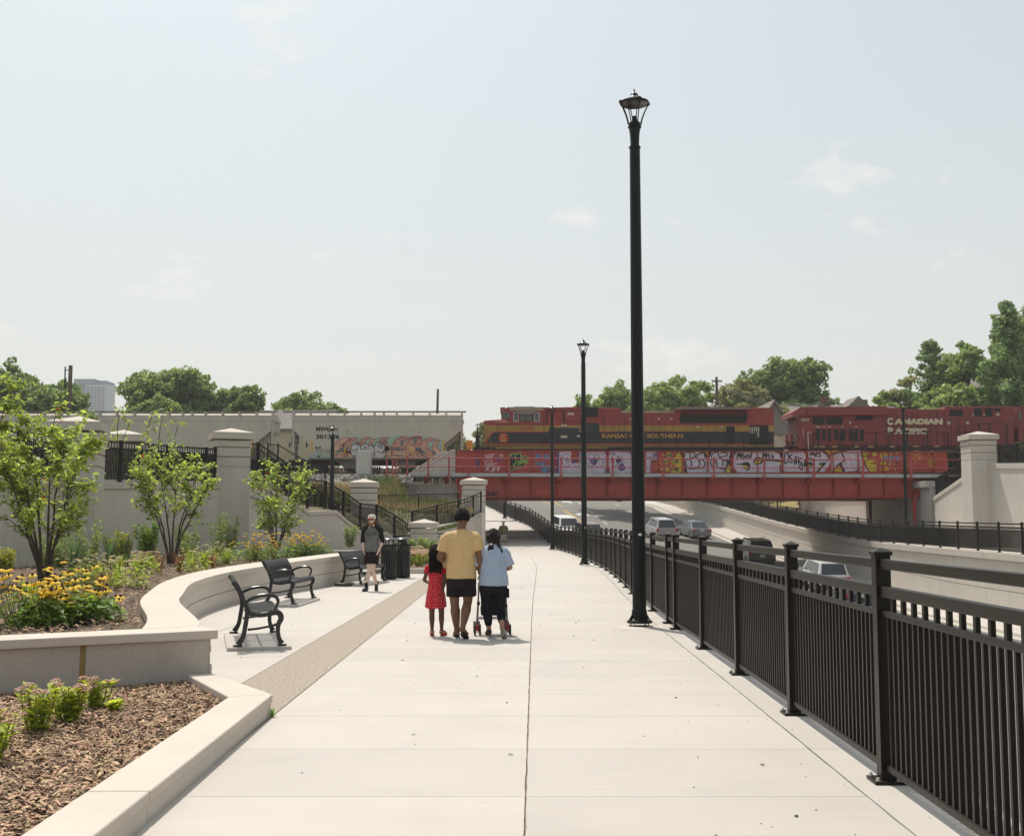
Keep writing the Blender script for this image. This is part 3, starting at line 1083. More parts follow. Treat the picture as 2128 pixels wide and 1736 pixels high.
pillar('concrete pillar at the end of the curved ramp wall under the bridge', -2.1, 63.2, -0.1, 4.1, 1.42, 0.1)
pillar('short concrete pillar with pyramid cap behind the family and bins', -4.32, 57, -0.1, 1.8, 1.42, 0.0)
# ------------------------------------------------------------------ walls on the right
RWP = [(22.72 if y < 76 else rwall_x(y), y, rwall_z(y)) for y in (8, 16, 24, 32, 38, 44, 50, 56, 62, 68, 74, 80, 86, 92, 98, 104, 110, 116, 122, 130, 140, 150, 165, 180, 200)]
rw = thing('road_retaining_wall', 'long pale concrete retaining wall below the far railing across the road', 'wall', (22.7, 56, -3), world=True)
for (x0, y0, z0), (x1, y1, z1) in zip(RWP, RWP[1:]):
	m = MB()
	g = 0.012
	y0, y1 = y0 + g, y1 - g
	zb0, zb1 = road_z(y0) - 0.2, road_z(y1) - 0.2
	def wl4(xo, th, za, zb, zc, zd):
		# za..: bottom y0, bottom y1, top y1, top y0
		return [(x0 + xo, y0, za), (x1 + xo, y1, zb), (x1 + xo, y1, zc), (x0 + xo, y0, zd), (x0 + xo + th, y0, za), (x1 + xo + th, y1, zb), (x1 + xo + th, y1, zc), (x0 + xo + th, y0, zd)]
	F6 = [(3, 2, 1, 0), (4, 5, 6, 7), (0, 1, 5, 4), (1, 2, 6, 5), (2, 3, 7, 6), (3, 0, 4, 7)]
	zm0, zm1 = lerp(zb0, z0, 0.50), lerp(zb1, z1, 0.50)
	m.add(wl4(0.06, 0.4, zb0, zb1, zm1 - 0.015, zm0 - 0.015), F6)
	m.build('wall_panel', WALLR, rw)
	m = MB()
	m.add(wl4(0.06, 0.4, zm0 + 0.015, zm1 + 0.015, z1 - 0.34, z0 - 0.34), F6)
	m.build('wall_panel', WALLR, rw)
	m = MB()
	m.add(wl4(-0.06, 0.6, z1 - 0.34 if False else z0 - 0.339, z1 - 0.339, z1, z0), F6)
	m.build('coping', CAPC, rw, bev=0.02)
m = MB()
for (x0, y0, z0), (x1, y1, z1) in zip(RWP, RWP[1:]):
	m.quad((x0 + 0.1, y0, road_z(y0) - 0.2), (x1 + 0.1, y1, road_z(y1) - 0.2), (x1 + 0.1, y1, z1 - 0.2), (x0 + 0.1, y0, z0 - 0.2))
m.build('wall_joint', JOINT, rw)
# the path on top of it
fpth = MB()
for (x0, y0, z0), (x1, y1, z1) in zip(RWP, RWP[1:]):
	wd0 = 4.6 if y0 < 95 else 3.2
	wd1 = 4.6 if y1 < 95 else 3.2
	fpth.quad((x0 + 0.5, y0, z0 - 0.02), (x0 + wd0, y0, z0 - 0.02), (x1 + wd1, y1, z1 - 0.02), (x1 + 0.5, y1, z1 - 0.02))
struct(fpth.build('far_path', PATHC))
# high wing wall, its pillar and the stair slope down to the bridge
wg = thing('wing_wall', 'high sunlit concrete wing wall to either side of the big right pillar', 'wall', (26.6, 64, 0), world=True)
wall_run([(26.95, 73.9, 3.25), (26.35, 65.4, 4.75)], 0.4, 'wall_panel', 'coping', wg, 0.0, capw=0.5, caph=0.26, gap=0.01)
wall_run([(26.55, 64.6, 4.92), (26.6, 62.2, 4.8), (26.75, 59.0, 4.65), (27.0, 54.0, 4.5), (27.3, 46, 4.3)], 0.4, 'wall_panel', 'coping', wg, 0.0, capw=0.5, caph=0.3, gap=0.012)
pillar('big sunlit concrete pillar with pyramid cap beside the right end of the bridge', 26.3, 65.0, 0.1, 6.75, 1.7, 0.0)
pillar('narrow slice of another concrete pillar cut by the picture edge on the right wall', 26.6, 57.3, 0.1, 6.5, 1.4, 0.0)
# abutment and lit wall beyond it
ab2 = thing('right_abutment', 'shaded concrete abutment under the right end of the bridge', 'abutment', (27, 80, 0), world=True)
m = MB(); m.bx(26.95, 29, 74.6, 80.1, 0.2, 3.9); m.build('wall_panel', OLDC, ab2)
m = MB(); m.bx(26.95, 29, 80.13, 87.0, 0.2, 3.9); m.build('wall_panel', OLDC, ab2)
m = MB(); m.bx(26.6, 29, 74.5, 87.1, 3.905, 4.3); m.build('bridge_seat', OLDC, ab2)
m = MB(); m.tube([(26.7, 86.3, 0.5), (26.7, 86.3, 3.6)], 0.14, 10); m.build('downpipe', mat('dark_red_pipe', (0.12, 0.02, 0.015), 0.5), ab2, smooth=True)
m = MB(); m.tube([(26.55, 76.4, 0.3), (26.55, 76.4, 3.0), (26.75, 76.4, 3.5), (27.0, 76.4, 3.7)], 0.13, 10); m.build('downpipe', mat('red_pipe', (0.33, 0.035, 0.02), 0.5), ab2, smooth=True)
fw2 = thing('far_wing_wall', 'sunlit concrete wall seen through the gap beneath the bridge', 'wall', (26.9, 92, 0.5), world=True)
wall_run([(25.4, 98.6, 3.55), (26.3, 92.5, 3.6), (26.9, 88.0, 3.65)], 0.4, 'wall_panel', 'coping', fw2, 0.5, capw=0.5, caph=0.3)
m = MB(); m.bx(24.9, 26.0, 98.7, 99.8, 0.8, 4.6); m.build('end_pier', CAPC, fw2, bev=0.02)
m = MB(); m.bx(24.6, 26.3, 98.4, 100.1, 0.8, 1.9); m.build('pier_base', CAPC, fw2, bev=0.02)
# left abutment: shaded wall and raking parapet
la = thing('left_abutment', 'pale concrete bridge abutment with raking parapet beside the hopper car', 'abutment', (-5, 75.5, 0), world=True)
m = MB(); m.bx(-8.2, -3.35, 75.55, 87.5, -0.2, 4.12); m.build('wall_panel', OLDC, la)
rk = [P(853, 990.5, 75.2), P(938, 937.5, 75.2), P(946, 937.5, 75.2), P(946, 990.5, 75.2)]
m = MB(); m.prism([(p.x, p.z) for p in rk], lambda a, b, d: (a, d, b), 75.25, 75.6); m.build('parapet', OLDC, la, bev=0.015)
m = MB(); m.prism([(p.x, p.z + q) for p, q in ((rk[0], 0), (rk[1], 0), (rk[2], 0), (rk[2], 0.12), (rk[1], 0.12), (rk[0], 0.10))], lambda a, b, d: (a, d, b), 75.15, 75.65); m.build('parapet_lit_edge', CAPC, la)  # added pale strip: light on the bevelled raking edge, put in as colour
rk = [P(845, 990.5, 76.8), P(920, 940.5, 76.8), P(930, 940.5, 76.8), P(930, 990.5, 76.8)]
m = MB(); m.prism([(p.x, p.z) for p in rk], lambda a, b, d: (a, d, b), 76.6, 76.95); m.build('parapet', OLDC, la, bev=0.015)
m = MB(); m.prism([(p.x, p.z + q) for p, q in ((rk[0], 0), (rk[1], 0), (rk[2], 0), (rk[2], 0.12), (rk[1], 0.12), (rk[0], 0.10))], lambda a, b, d: (a, d, b), 76.5, 77.0); m.build('parapet_lit_edge', CAPC, la)  # rear parapet: its lit bevel drawn as an added pale strip too
# ------------------------------------------------------------------ railings
BIKE = dict(h=1.40, pw=0.094, rails=[(1.345, 0.05, 0.062), (1.175, 0.055, 0.068), (1.04, 0.042, 0.04), (0.10, 0.042, 0.045)], pick=(0.10, 1.04, 0.094, 0.025), bal=(1.04, 1.15, 0.196, 0.036), plate=True, cap=True)
WALLF = dict(h=1.22, pw=0.085, rails=[(1.18, 0.05, 0.055), (1.0, 0.035, 0.03), (0.10, 0.04, 0.04)], pick=(0.10, 1.0, 0.108, 0.022), bal=(1.0, 1.16, 0.21, 0.03), plate=True, cap=True)
TOPF = dict(WALLF, pick=(0.10, 1.0, 0.085, 0.028))
GRASF = dict(h=1.02, pw=0.075, rails=[(0.96, 0.04, 0.045), (0.86, 0.03, 0.025), (0.10, 0.03, 0.03)], pick=(0.10, 0.95, 0.13, 0.018), bal=None, plate=False, cap=True)
def fence(label, posts, sp, group=None, n_ind=0, name='railing', hs=1.0, m=None, first_post=True):
	m = m or BLKM
	posts = [Vector(p) for p in posts]
	o0 = posts[0]
	t = thing(name, label, 'railing', tuple(o0), 0, group, world=True)
	pw = sp['pw']
	# one post mesh of each kind, shared by all posts
	pm = None
	angs = []
	for i, p in enumerate(posts):
		d = posts[min(i + 1, len(posts) - 1)] - posts[max(i - 1, 0)]
		angs.append(math.atan2(d.y, d.x))
	src = None
	for i, p in enumerate(posts):
		if src is None:
			b = MB()
			h = sp['h'] * hs
			b.box((0, 0, h / 2), (pw, pw, h))
			po = b.build('post', m, t, loc=None)
			# local mesh: undo the world shift made by build()
			for vv in po.data.vertices:
				vv.co += WL[t]
			kids = []
			if sp['cap']:
				b = MB()
				c = pw * 1.22
				b.box((0, 0, h + 0.010), (c, c, 0.02))
				b.add([(-c / 2, -c / 2, h + 0.02), (c / 2, -c / 2, h + 0.02), (c / 2, c / 2, h + 0.02), (-c / 2, c / 2, h + 0.02), (0, 0, h + 0.046)], [(0, 1, 4), (1, 2, 4), (2, 3, 4), (3, 0, 4)])
				k = b.build('post_cap', m)
				k.parent = po
				kids.append(k)
			if sp['plate']:
				b = MB()
				b.box((0, 0, 0.010), (pw * 2.1, pw * 2.1, 0.022))
				k = b.build('base_plate', m)
				k.parent = po
				kids.append(k)
				if n_ind:
					for sx in (-1, 1):
						for sy in (-1, 1):
							b = MB()
							b.lathe([(0.016, 0.02), (0.016, 0.027), (0.011, 0.028), (0.011, 0.042)], 6, (sx * pw * 0.82, sy * pw * 0.82, 0))
							k = b.build('bolt', BOLT)
							k.parent = po
							kids.append(k)
			src = (po, kids)
			o = po
		else:
			o = src[0].copy()
			C.objects.link(o)
			o.parent = t
			for k in src[1]:
				if k.name.startswith('bolt') and i > 5:
					continue
				k2 = k.copy()
				C.objects.link(k2)
				k2.parent = o
		o.location = p - o0
		o.rotation_euler = (0, 0, angs[i])
	# rails, one object for each rail of each bay
	pk, bk_, rl = MB(), MB(), MB()
	for i in range(len(posts) - 1):
		a, b_ = posts[i], posts[i + 1]
		d = (b_ - a)
		L = Vector((d.x, d.y, 0)).length
		if L < 0.15:
			continue
		d1 = d / L
		for z, w, h in sp['rails']:
			z *= hs
			A = a + d1 * (pw / 2) + Vector((0, 0, z))
			B = b_ - d1 * (pw / 2) + Vector((0, 0, z))
			if i < n_ind + 2:
				r = MB()
				r.vbar(A, B, w, h)
				r.build('rail', m, t, bev=0.006 if i < 6 else 0)
			else:
				rl.vbar(A, B, w, h)
		s0, s1, spc, w = sp['pick']
		n = max(1, int(round((L - pw) / spc)))
		for k in range(1, n):
			q = a + d1 * (pw / 2 + (L - pw) * k / n)
			A, B = q + Vector((0, 0, s0 * hs)), q + Vector((0, 0, s1 * hs))
			ang = math.atan2(d.y, d.x)
			if i < n_ind:
				x = MB()
				x.box((0, 0, (s0 + s1) * hs / 2), (w, w, (s1 - s0) * hs), ang)
				x.v = [(vx + q.x, vy + q.y, vz + q.z) for vx, vy, vz in x.v]
				x.build('picket', m, t)
			else:
				pk.box((q.x, q.y, q.z + (s0 + s1) * hs / 2), (w, w, (s1 - s0) * hs), ang)
			if sp['bal'] and k % 2 == 1:
				b0, b1, _, bw = sp['bal']
				if i < n_ind:
					x = MB()
					x.box((q.x, q.y, q.z + (b0 + b1) * hs / 2), (bw, bw * 0.7, (b1 - b0) * hs), ang)
					x.build('baluster', m, t)
				else:
					bk_.box((q.x, q.y, q.z + (b0 + b1) * hs / 2), (bw, bw * 0.7, (b1 - b0) * hs), ang)
	if rl.v:
		rl.build('far_rails', m, t, kind='stuff')
	if pk.v:
		pk.build('far_pickets' if n_ind else 'pickets', m, t, kind='stuff')
	if bk_.v:
		bk_.build('balusters', m, t, kind='stuff')
	return t
PY = [4.9, 7.35, 9.9, 12.46, 14.95, 17.67, 18.72, 21.3, 23.85, 26.4, 28.95, 31.6, 34.2, 36.7, 39.2, 41.9, 44.5, 47, 49.5, 52, 54.4, 57, 59.4, 61.9, 64.4, 67, 69.5, 72, 74.4, 76.8, 79.2, 81.6, 84, 86.4, 88.8, 91.2, 93.6, 96, 98.4, 100.8, 103.2, 105.6, 108, 110.4, 112.8, 115.2, 117.6, 120]
fence('long black bicycle railing along the right edge of the path', [(fence_x(y) - 0.01, y, path_z(y)) for y in [2.45] + PY], BIKE, n_ind=4)
RY = [44.5, 47, 49.5, 52, 54.5, 57, 59.5, 62, 64.5, 67, 69.5, 72, 74.4, 76.5, 78.3, 80.2, 82.5, 84.8, 87.2, 89.6, 92, 94.4, 96.8, 99.2, 101.6, 104, 106.4, 108.8, 111.2, 113.6, 116, 118.4, 120.8, 123.2, 126, 129, 132, 135]
fence('long black railing on top of the road retaining wall across the road', [((22.72 if y < 76 else rwall_x(y)) + 0.14, y, rwall_z(y)) for y in RY], BIKE)
# on the tall wall, left
def lerp_w(y):
	x = interp(y, [(p[1], p[0]) for p, z in TW])
	z = interp(y, [(p[1], z) for p, z in TW])
	return Vector((x - 0.1, y + 0.05, z))
fence('black railing on the tall wall between the two cap pillars', [lerp_w(y) for y in (32.35, 34.0, 36.9, 39.6, 40.3)], TOPF, group='black railings on the left walls')
fence('black railing on the tall wall left of the tree-hidden pillar', [lerp_w(y) for y in (24, 26.5, 29, 30.8)], TOPF, group='black railings on the left walls')
fence('black railing farther back on the upper terrace left of the hopper car', [(-15.5, 37.5, 2.75), (-14.6, 40.6, 2.8), (-12.4, 43, 2.85), (-10.2, 44.5, 2.85)], TOPF)
sp_ = [P(512, 990, 42.0), P(541, 986, 42.9), P(600, 1024, 45.5), P(643.5, 1056, 47.4), P(680.5, 1057, 49.5), P(718.6, 1077, 51.2), P(753, 1100, 53), P(786.6, 1101, 55), P(824, 1120, 56.8), P(858, 1143, 58.3), P(866, 1144, 58.9)]
fence('black stair railing stepping down to the litter bins', [p + Vector((-0.12, 0.1, 0)) for p in sp_], WALLF)
sp2 = [p + Vector((-1.4, 1.9, 0)) for p in sp_[2:9]]
fence('second black stair railing on the far side of the steps', sp2, WALLF)
fence('black railing rising along the curved ramp wall', [Vector(rp[k]) + Vector((-0.05, 0.12, 0)) for k in (0, 2, 4, 6, 8)], WALLF, hs=0.92)
fence('plain black fence across the dry grass below the railway', [P(788, 1066, 62), P(869.7, 1064, 62), P(951.8, 1062, 62)], GRASF)
fence('short piece of black railing between the small pillar and the family', [(-3.75, 57.2, 0.02), (-3.2, 57.2, 0.02)], WALLF, hs=0.9)
fence('black railing on the high wing wall at the right edge', [(26.9, 63.7, 4.9), (26.93, 61.5, 4.78), (27.05, 59.0, 4.67), (27.2, 55, 4.52), (27.35, 51, 4.4)], WALLF, hs=0.84)
fence('black railing sloping down the wing wall to the bridge', [(26.62, 66.4, 4.62), (26.78, 69.3, 4.05), (26.95, 71.8, 3.62), (27.1, 73.9, 3.25)], WALLF, hs=0.95)
# chain link fence beside the track
def chain_link(label, pts, h, post_x, mesh_to=None):
	t = thing('chain_link_fence', label, 'fence', tuple(pts[0]), world=True)
	b = MB()
	tops = [Vector(p) + Vector((0, 0, h)) for p in pts]
	b.tube(tops, 0.03, 6)
	b.build('top_rail', BLKM, t)
	for p in pts:
		b = MB()
		b.tube([Vector(p) - Vector((0, 0, 0.3)), Vector(p) + Vector((0, 0, h + 0.08))], 0.045, 7)
		b.build('post', BLKM, t)
	b = MB()
	for a, c in zip(pts, pts[1:]):
		a, c = Vector(a), Vector(c)
		L = (c - a).length
		n = int(L / 0.22)
		for k in range(n):
			for s in (0, 1):
				f0, f1 = k / n, (k + h / 0.22 * 0.55) / n
				zz = 1.0
				if f1 > 1:
					zz = (1 - f0) / (f1 - f0)
					f1 = 1
				p0 = a.lerp(c, f0 if not s else 1 - f0)
				p1 = a.lerp(c, f1 if not s else 1 - f1)
				b.bar(p0, p1 + Vector((0, 0, h * zz)), 0.009, 0.009)
	b.build('wire_mesh', BLKM, t, kind='stuff')
	return t
cl = [P(556, 975, 57), P(577, 975, 58.5), P(675, 1030, 60.5)]
chain_link('black chain link fence sloping down in front of the hopper car wheels', [tuple(p) for p in cl], 1.25, None)
# ------------------------------------------------------------------ street lamps
def lamp_bits(H):
	"""lamp of height H as a list of (name, builder, material, smooth, parent-name)"""
	t = thing('street_lamp', 'x', 'street lamp')
	b = MB()
	b.lathe([(0.20, 0.05), (0.20, 0.085), (0.14, 0.10), (0.125, 0.16), (0.118, 0.25)], 16)
	bp = b.build('base', LAMPM, t, smooth=True)
	for k in range(4):
		a = rad(45 + 90 * k)
		g = MB()
		g.lathe([(0.014, -0.01), (0.014, 0.05), (0.03, 0.051), (0.03, 0.078), (0.016, 0.079), (0.016, 0.12)], 6, (math.cos(a) * 0.165, math.sin(a) * 0.165, 0))
		g.build('anchor_bolt', BOLT, bp)
	for k in range(6):
		a = rad(60 * k + 15)
		g = MB()
		c, s = math.cos(a), math.sin(a)
		g.prism([(0.10, 0.085), (0.19, 0.085), (0.115, 0.21), (0.10, 0.21)], lambda q, z, d: (c * q - s * d, s * q + c * d, z), -0.008, 0.008)
		g.build('gusset', LAMPM, bp)
	# fluted pole
	n = 32
	def ringv(r, z):
		return [(math.cos(2 * math.pi * k / n) * r * (1 - 0.055 * (k % 4 in (2,))), math.sin(2 * math.pi * k / n) * r * (1 - 0.055 * (k % 4 in (2,))), z) for k in range(n)]
	b = MB()
	zs = [0.2, H * 0.5, H - 0.98]
	rs_ = [0.107, 0.096, 0.083]
	vs = []
	for z, r in zip(zs, rs_):
		vs += ringv(r, z)
	b.add(vs, [(i * n + k, i * n + (k + 1) % n, (i + 1) * n + (k + 1) % n, (i + 1) * n + k) for i in range(2) for k in range(n)])
	b.build('pole', LAMPM, t, smooth=True, sharp=25)
	z = H - 0.98
	b = MB()
	b.lathe([(0.083, z - 0.02), (0.096, z - 0.01), (0.096, z + 0.012), (0.07, z + 0.02), (0.073, z + 0.05)], 18)
	b.build('collar', LAMPM, t, smooth=True)
	b = MB()
	vs = []
	for zz, r in ((z + 0.04, 0.070), (z + 0.2, 0.077), (z + 0.33, 0.094)):
		vs += ringv(r, zz)
	b.add(vs, [(i * n + k, i * n + (k + 1) % n, (i + 1) * n + (k + 1) % n, (i + 1) * n + k) for i in range(2) for k in range(n)])
	b.build('capital', LAMPM, t, smooth=True, sharp=25)
	b = MB()
	b.lathe([(0.094, z + 0.325), (0.11, z + 0.33), (0.112, z + 0.345), (0.10, z + 0.355), (0.10, z + 0.385), (0.106, z + 0.392), (0.07, z + 0.43), (0.045, z + 0.445), (0.042, z + 0.50), (0.036, z + 0.52)], 18)
	b.build('fitter', LAMPM, t, smooth=True)
	for k in range(4):
		a = rad(90 * k + 8)
		for s in (-1, 1):
			g = MB()
			pts = []
			for f in np.linspace(0, 1, 7):
				r = 0.108 + 0.135 * (f ** 1.45)
				zz = z + 0.385 + f * 0.36
				off = s * 0.016
				pts.append((math.cos(a) * r - math.sin(a) * off, math.sin(a) * r + math.cos(a) * off, zz))
			g.tube(pts, 0.0085, 6)
			g.build('arm', LAMPM, t, smooth=True)
		g = MB()
		r = 0.243
		g.box((math.cos(a) * r, math.sin(a) * r, z + 0.745), (0.03, 0.05, 0.04), a)
		g.build('bracket', LAMPM, t)
	b = MB()
	zr = z + 0.725
	b.lathe([(0.195, zr + 0.008), (0.225, zr - 0.005), (0.236, zr + 0.004), (0.238, zr + 0.028), (0.20, zr + 0.045), (0.17, zr + 0.05), (0.12, zr + 0.085), (0.08, zr + 0.12), (0.068, zr + 0.13), (0.066, zr + 0.15), (0.05, zr + 0.175), (0.025, zr + 0.19), (0.008, zr + 0.193)], 28)
	hd = b.build('hood', mat('lamp_hood_gloss', (0.02, 0.022, 0.022), 0.22, metal=0.3) if 'lamp_hood_gloss' not in MATS else MATS['lamp_hood_gloss'], t, smooth=True, sharp=50)
	b = MB()
	b.lathe([(0.004, zr + 0.012), (0.196, zr + 0.012), (0.196, zr + 0.02), (0.004, zr + 0.02)], 28)
	b.build('diffuser', LENS, hd, smooth=False)
	b = MB()
	b.lathe([(0.007, zr + 0.19), (0.006, zr + 0.205), (0.014, zr + 0.222), (0.010, zr + 0.24), (0.002, zr + 0.256)], 10)
	b.build('finial', LAMPM, hd, smooth=True)
	return t
GL = 'tall fluted black street lamps along the path'
lA = lamp_bits(8.63)
def put_lamp(src, first, p, label, rz=0.0):
	if first:
		src.location = p
		src.rotation_euler = (0, 0, rz)
		tag(src, label, None, GL)
		return src
	return copy_tree(src, p, rz, label, GL)
L1 = put_lamp(lA, True, tuple(G(1329, 1300)), 'tallest nearest black street lamp at the inner edge of the railing', 0.1)
b = MB(); b.box((0.0, -0.104, 1.42), (0.05, 0.006, 0.035)); b.build('sticker', STICK, L1)
put_lamp(lA, False, tuple(G(1214.5, 1174.8)), 'second black street lamp standing where the railing bends', 0.3)
put_lamp(lA, False, tuple(G(1148, 1142.5)), 'third black street lamp just before the bridge shadow', 0.2)
put_lamp(lA, False, (-0.62, 98, path_z(98)), 'black lamp post seen under the bridge on the rising path', 0.5)
put_lamp(lA, False, (-3.75, 125, 3.8), 'small distant black lamp head beside the locomotive nose', 0.1)
put_lamp(lA, False, (23.65, 69.5, 0.38), 'black street lamp on the far side path in front of the red locomotive', 0.25)
put_lamp(lA, False, (20.9, 110, 3.1), 'black lamp post foot behind the far railing beyond the bridge', 0.25)
lB = lamp_bits(4.6)
tag(lB, 'short black street lamp in front of the graffitied hopper car', None, GL)
lB.location = (P(690, 1000, 54).x, 54, 1.62)
# round collar in the paving at the nearest lamp
p = G(1332, 1302)
b = MB(); b.lathe([(0.02, 0.004), (0.36, 0.004), (0.37, 0.0), (0.36, -0.004)], 28, (p.x, p.y, 0)); struct(b.build('lamp_footing', WALLC, None))
# ------------------------------------------------------------------ benches
PROF = [(-0.335, 0.745), (-0.345, 0.765), (-0.335, 0.785), (-0.312, 0.785), (-0.29, 0.765), (-0.245, 0.68), (-0.205, 0.575), (-0.17, 0.48), (-0.145, 0.435), (-0.10, 0.412), (-0.02, 0.408), (0.08, 0.42), (0.16, 0.432), (0.205, 0.428), (0.235, 0.40), (0.235, 0.37), (0.21, 0.352)]
def make_bench():
	t = thing('park_bench', 'x', 'bench')
	HL = 0.93
	for s in (-1, 1):
		b = MB()
		y = s * HL
		def fn(a, c, d):
			return (a, d, c)
		def limb(pts, ww, th=0.05):
			# flat casting swept in the plane of the end frame
			q = catmull(pts, len(pts) * 4)
			wv = catmull([(w,) for w in ww], len(pts) * 4)
			L, Rg = [], []
			for i in range(len(q)):
				d = q[min(i + 1, len(q) - 1)] - q[max(i - 1, 0)]
				d = d / (np.linalg.norm(d) + 1e-9)
				n = np.array([-d[1], d[0]]) * wv[i][0] / 2
				L.append(q[i] + n)
				Rg.append(q[i] - n)
			for i in range(len(q) - 1):
				vs = []
				for yy in (y - th / 2, y + th / 2):
					vs += [(L[i][0], yy, L[i][1]), (Rg[i][0], yy, Rg[i][1]), (Rg[i + 1][0], yy, Rg[i + 1][1]), (L[i + 1][0], yy, L[i + 1][1])]
				b.add(vs, [(0, 1, 2, 3), (7, 6, 5, 4), (0, 4, 5, 1), (1, 5, 6, 2), (2, 6, 7, 3), (3, 7, 4, 0)])
		limb([(-0.325, 0.775), (-0.30, 0.72), (-0.24, 0.62), (-0.20, 0.52), (-0.17, 0.44), (-0.175, 0.36), (-0.19, 0.25), (-0.215, 0.12), (-0.27, 0.03)], [0.05, 0.06, 0.05, 0.05, 0.06, 0.055, 0.055, 0.055, 0.07])
		limb([(-0.18, 0.44), (-0.13, 0.395), (-0.02, 0.375), (0.1, 0.39), (0.18, 0.405), (0.22, 0.385), (0.235, 0.33), (0.205, 0.26), (0.20, 0.17), (0.22, 0.08), (0.25, 0.03)], [0.05, 0.05, 0.05, 0.05, 0.06, 0.07, 0.065, 0.055, 0.05, 0.055, 0.075])
		limb([(-0.16, 0.205), (-0.05, 0.215), (0.1, 0.24), (0.2, 0.265)], [0.03, 0.026, 0.026, 0.035], 0.03)
		b.box((-0.275, y, 0.012), (0.11, 0.075, 0.024))
		b.box((0.255, y, 0.012), (0.10, 0.075, 0.024))
		b.ball((-0.33, y, 0.765), (0.035, 0.03, 0.035), 10, 6)
		b.build('end_frame', GLOSS, t, smooth=False)
		a = MB()
		arm_ = catmull([(-0.205, y, 0.52), (-0.15, y, 0.565), (-0.05, y, 0.605), (0.06, y, 0.62), (0.15, y, 0.605), (0.195, y, 0.555), (0.185, y, 0.49), (0.155, y, 0.44)], 24)
		a.tube([tuple(q) for q in arm_], [0.022] * 8 + [0.02] * 10 + [0.016] * 6, 8, flat=0.7)
		a.build('armrest', GLOSS, t, smooth=True)
	q = catmull(PROF, 30)
	b = MB()
	w = 0.033
	vs = []
	for i, p in enumerate(q):
		d = q[min(i + 1, len(q) - 1)] - q[max(i - 1, 0)]
		d = d / (np.linalg.norm(d) + 1e-9)
		n = np.array([-d[1], d[0]]) * 0.0045
		for s, k in ((-1, 1), (1, 1), (1, -1), (-1, -1)):
			vs.append((p[0] + n[0] * k, s * w / 2, p[1] + n[1] * k))
	fs = [(i * 4 + k, i * 4 + (k + 1) % 4, i * 4 + 4 + (k + 1) % 4, i * 4 + 4 + k) for i in range(len(q) - 1) for k in range(4)]
	b.add(vs, fs)
	N = 29
	first = None
	for k in range(N):
		yy = lerp(-HL + 0.055, HL - 0.055, k / (N - 1))
		if first is None:
			first = b.build('slat', GLOSS, t)
			first.location = (0, yy, 0)
		else:
			o = first.copy()
			C.objects.link(o)
			o.parent = t
			o.location = (0, yy, 0)
	for (x, z) in ((-0.02, 0.39), (0.18, 0.405), (-0.22, 0.585), (-0.305, 0.75)):
		g = MB()
		g.tube([(x, -HL, z), (x, HL, z)], 0.013, 8)
		g.build('cross_tube', BLKM, t, smooth=True)
	g = MB()
	g.box((0.0, 0, 0.375), (0.36, 0.03, 0.02))
	g.build('seat_brace', BLKM, t)
	return t
GB = 'black slatted benches in front of the seat wall'
bn = make_bench()
BP = [((-3.42, 15.72, 0.045), rad(15), 'nearest black metal bench seen end-on by the low planter wall', (-3.2, 14.95), 0),
	  ((-4.42, 23.35, 0.05), rad(-2), 'middle black metal bench against the curved seat wall', 0, 0),
	  ((-3.88, 30.55, 0.05), rad(-12), 'farthest black metal bench behind the walking man', 0, 0)]
for i, (loc, rz, lab, _, _) in enumerate(BP):
	if i == 0:
		bn.location, bn.rotation_euler, bn.scale = loc, (0, 0, rz), (1.04, 1.0, 1.04)
		tag(bn, lab, None, GB)
	else:
		copy_tree(bn, loc, rz, lab, GB)
for (loc, rz, lab, _, _), l2 in zip(BP, ('thin concrete pad under the nearest bench', 'thin concrete pad under the middle bench', 'thin concrete pad under the farthest bench')):
	b = MB()
	b.box((0, 0, 0.012), (0.80, 2.02, 0.07))
	o = b.build('bench_pad', PATHC, None, loc=None, bev=0.012)
	o.location = (loc[0] - 0.02, loc[1], 0.0)
	o.rotation_euler = (0, 0, rz)
	for vv in o.data.vertices:
		vv.co.z += 0.0
	tag(o, l2, 'concrete pad', 'concrete bench pads')
p = G(718, 1217)
b = MB()
b.lathe([(0.25, 0.0), (0.255, 0.01), (0.25, 0.075), (0.235, 0.085), (0.01, 0.085)], 28)
b2 = MB()
o = b.build('round_footing', mat('dark_iron', (0.05, 0.042, 0.03), 0.6, var=0.3), None, smooth=True)
o.location = (p.x - 0.02, p.y, 0)
tag(o, 'round dark iron plate under the near leg of the farthest bench', 'cover plate')
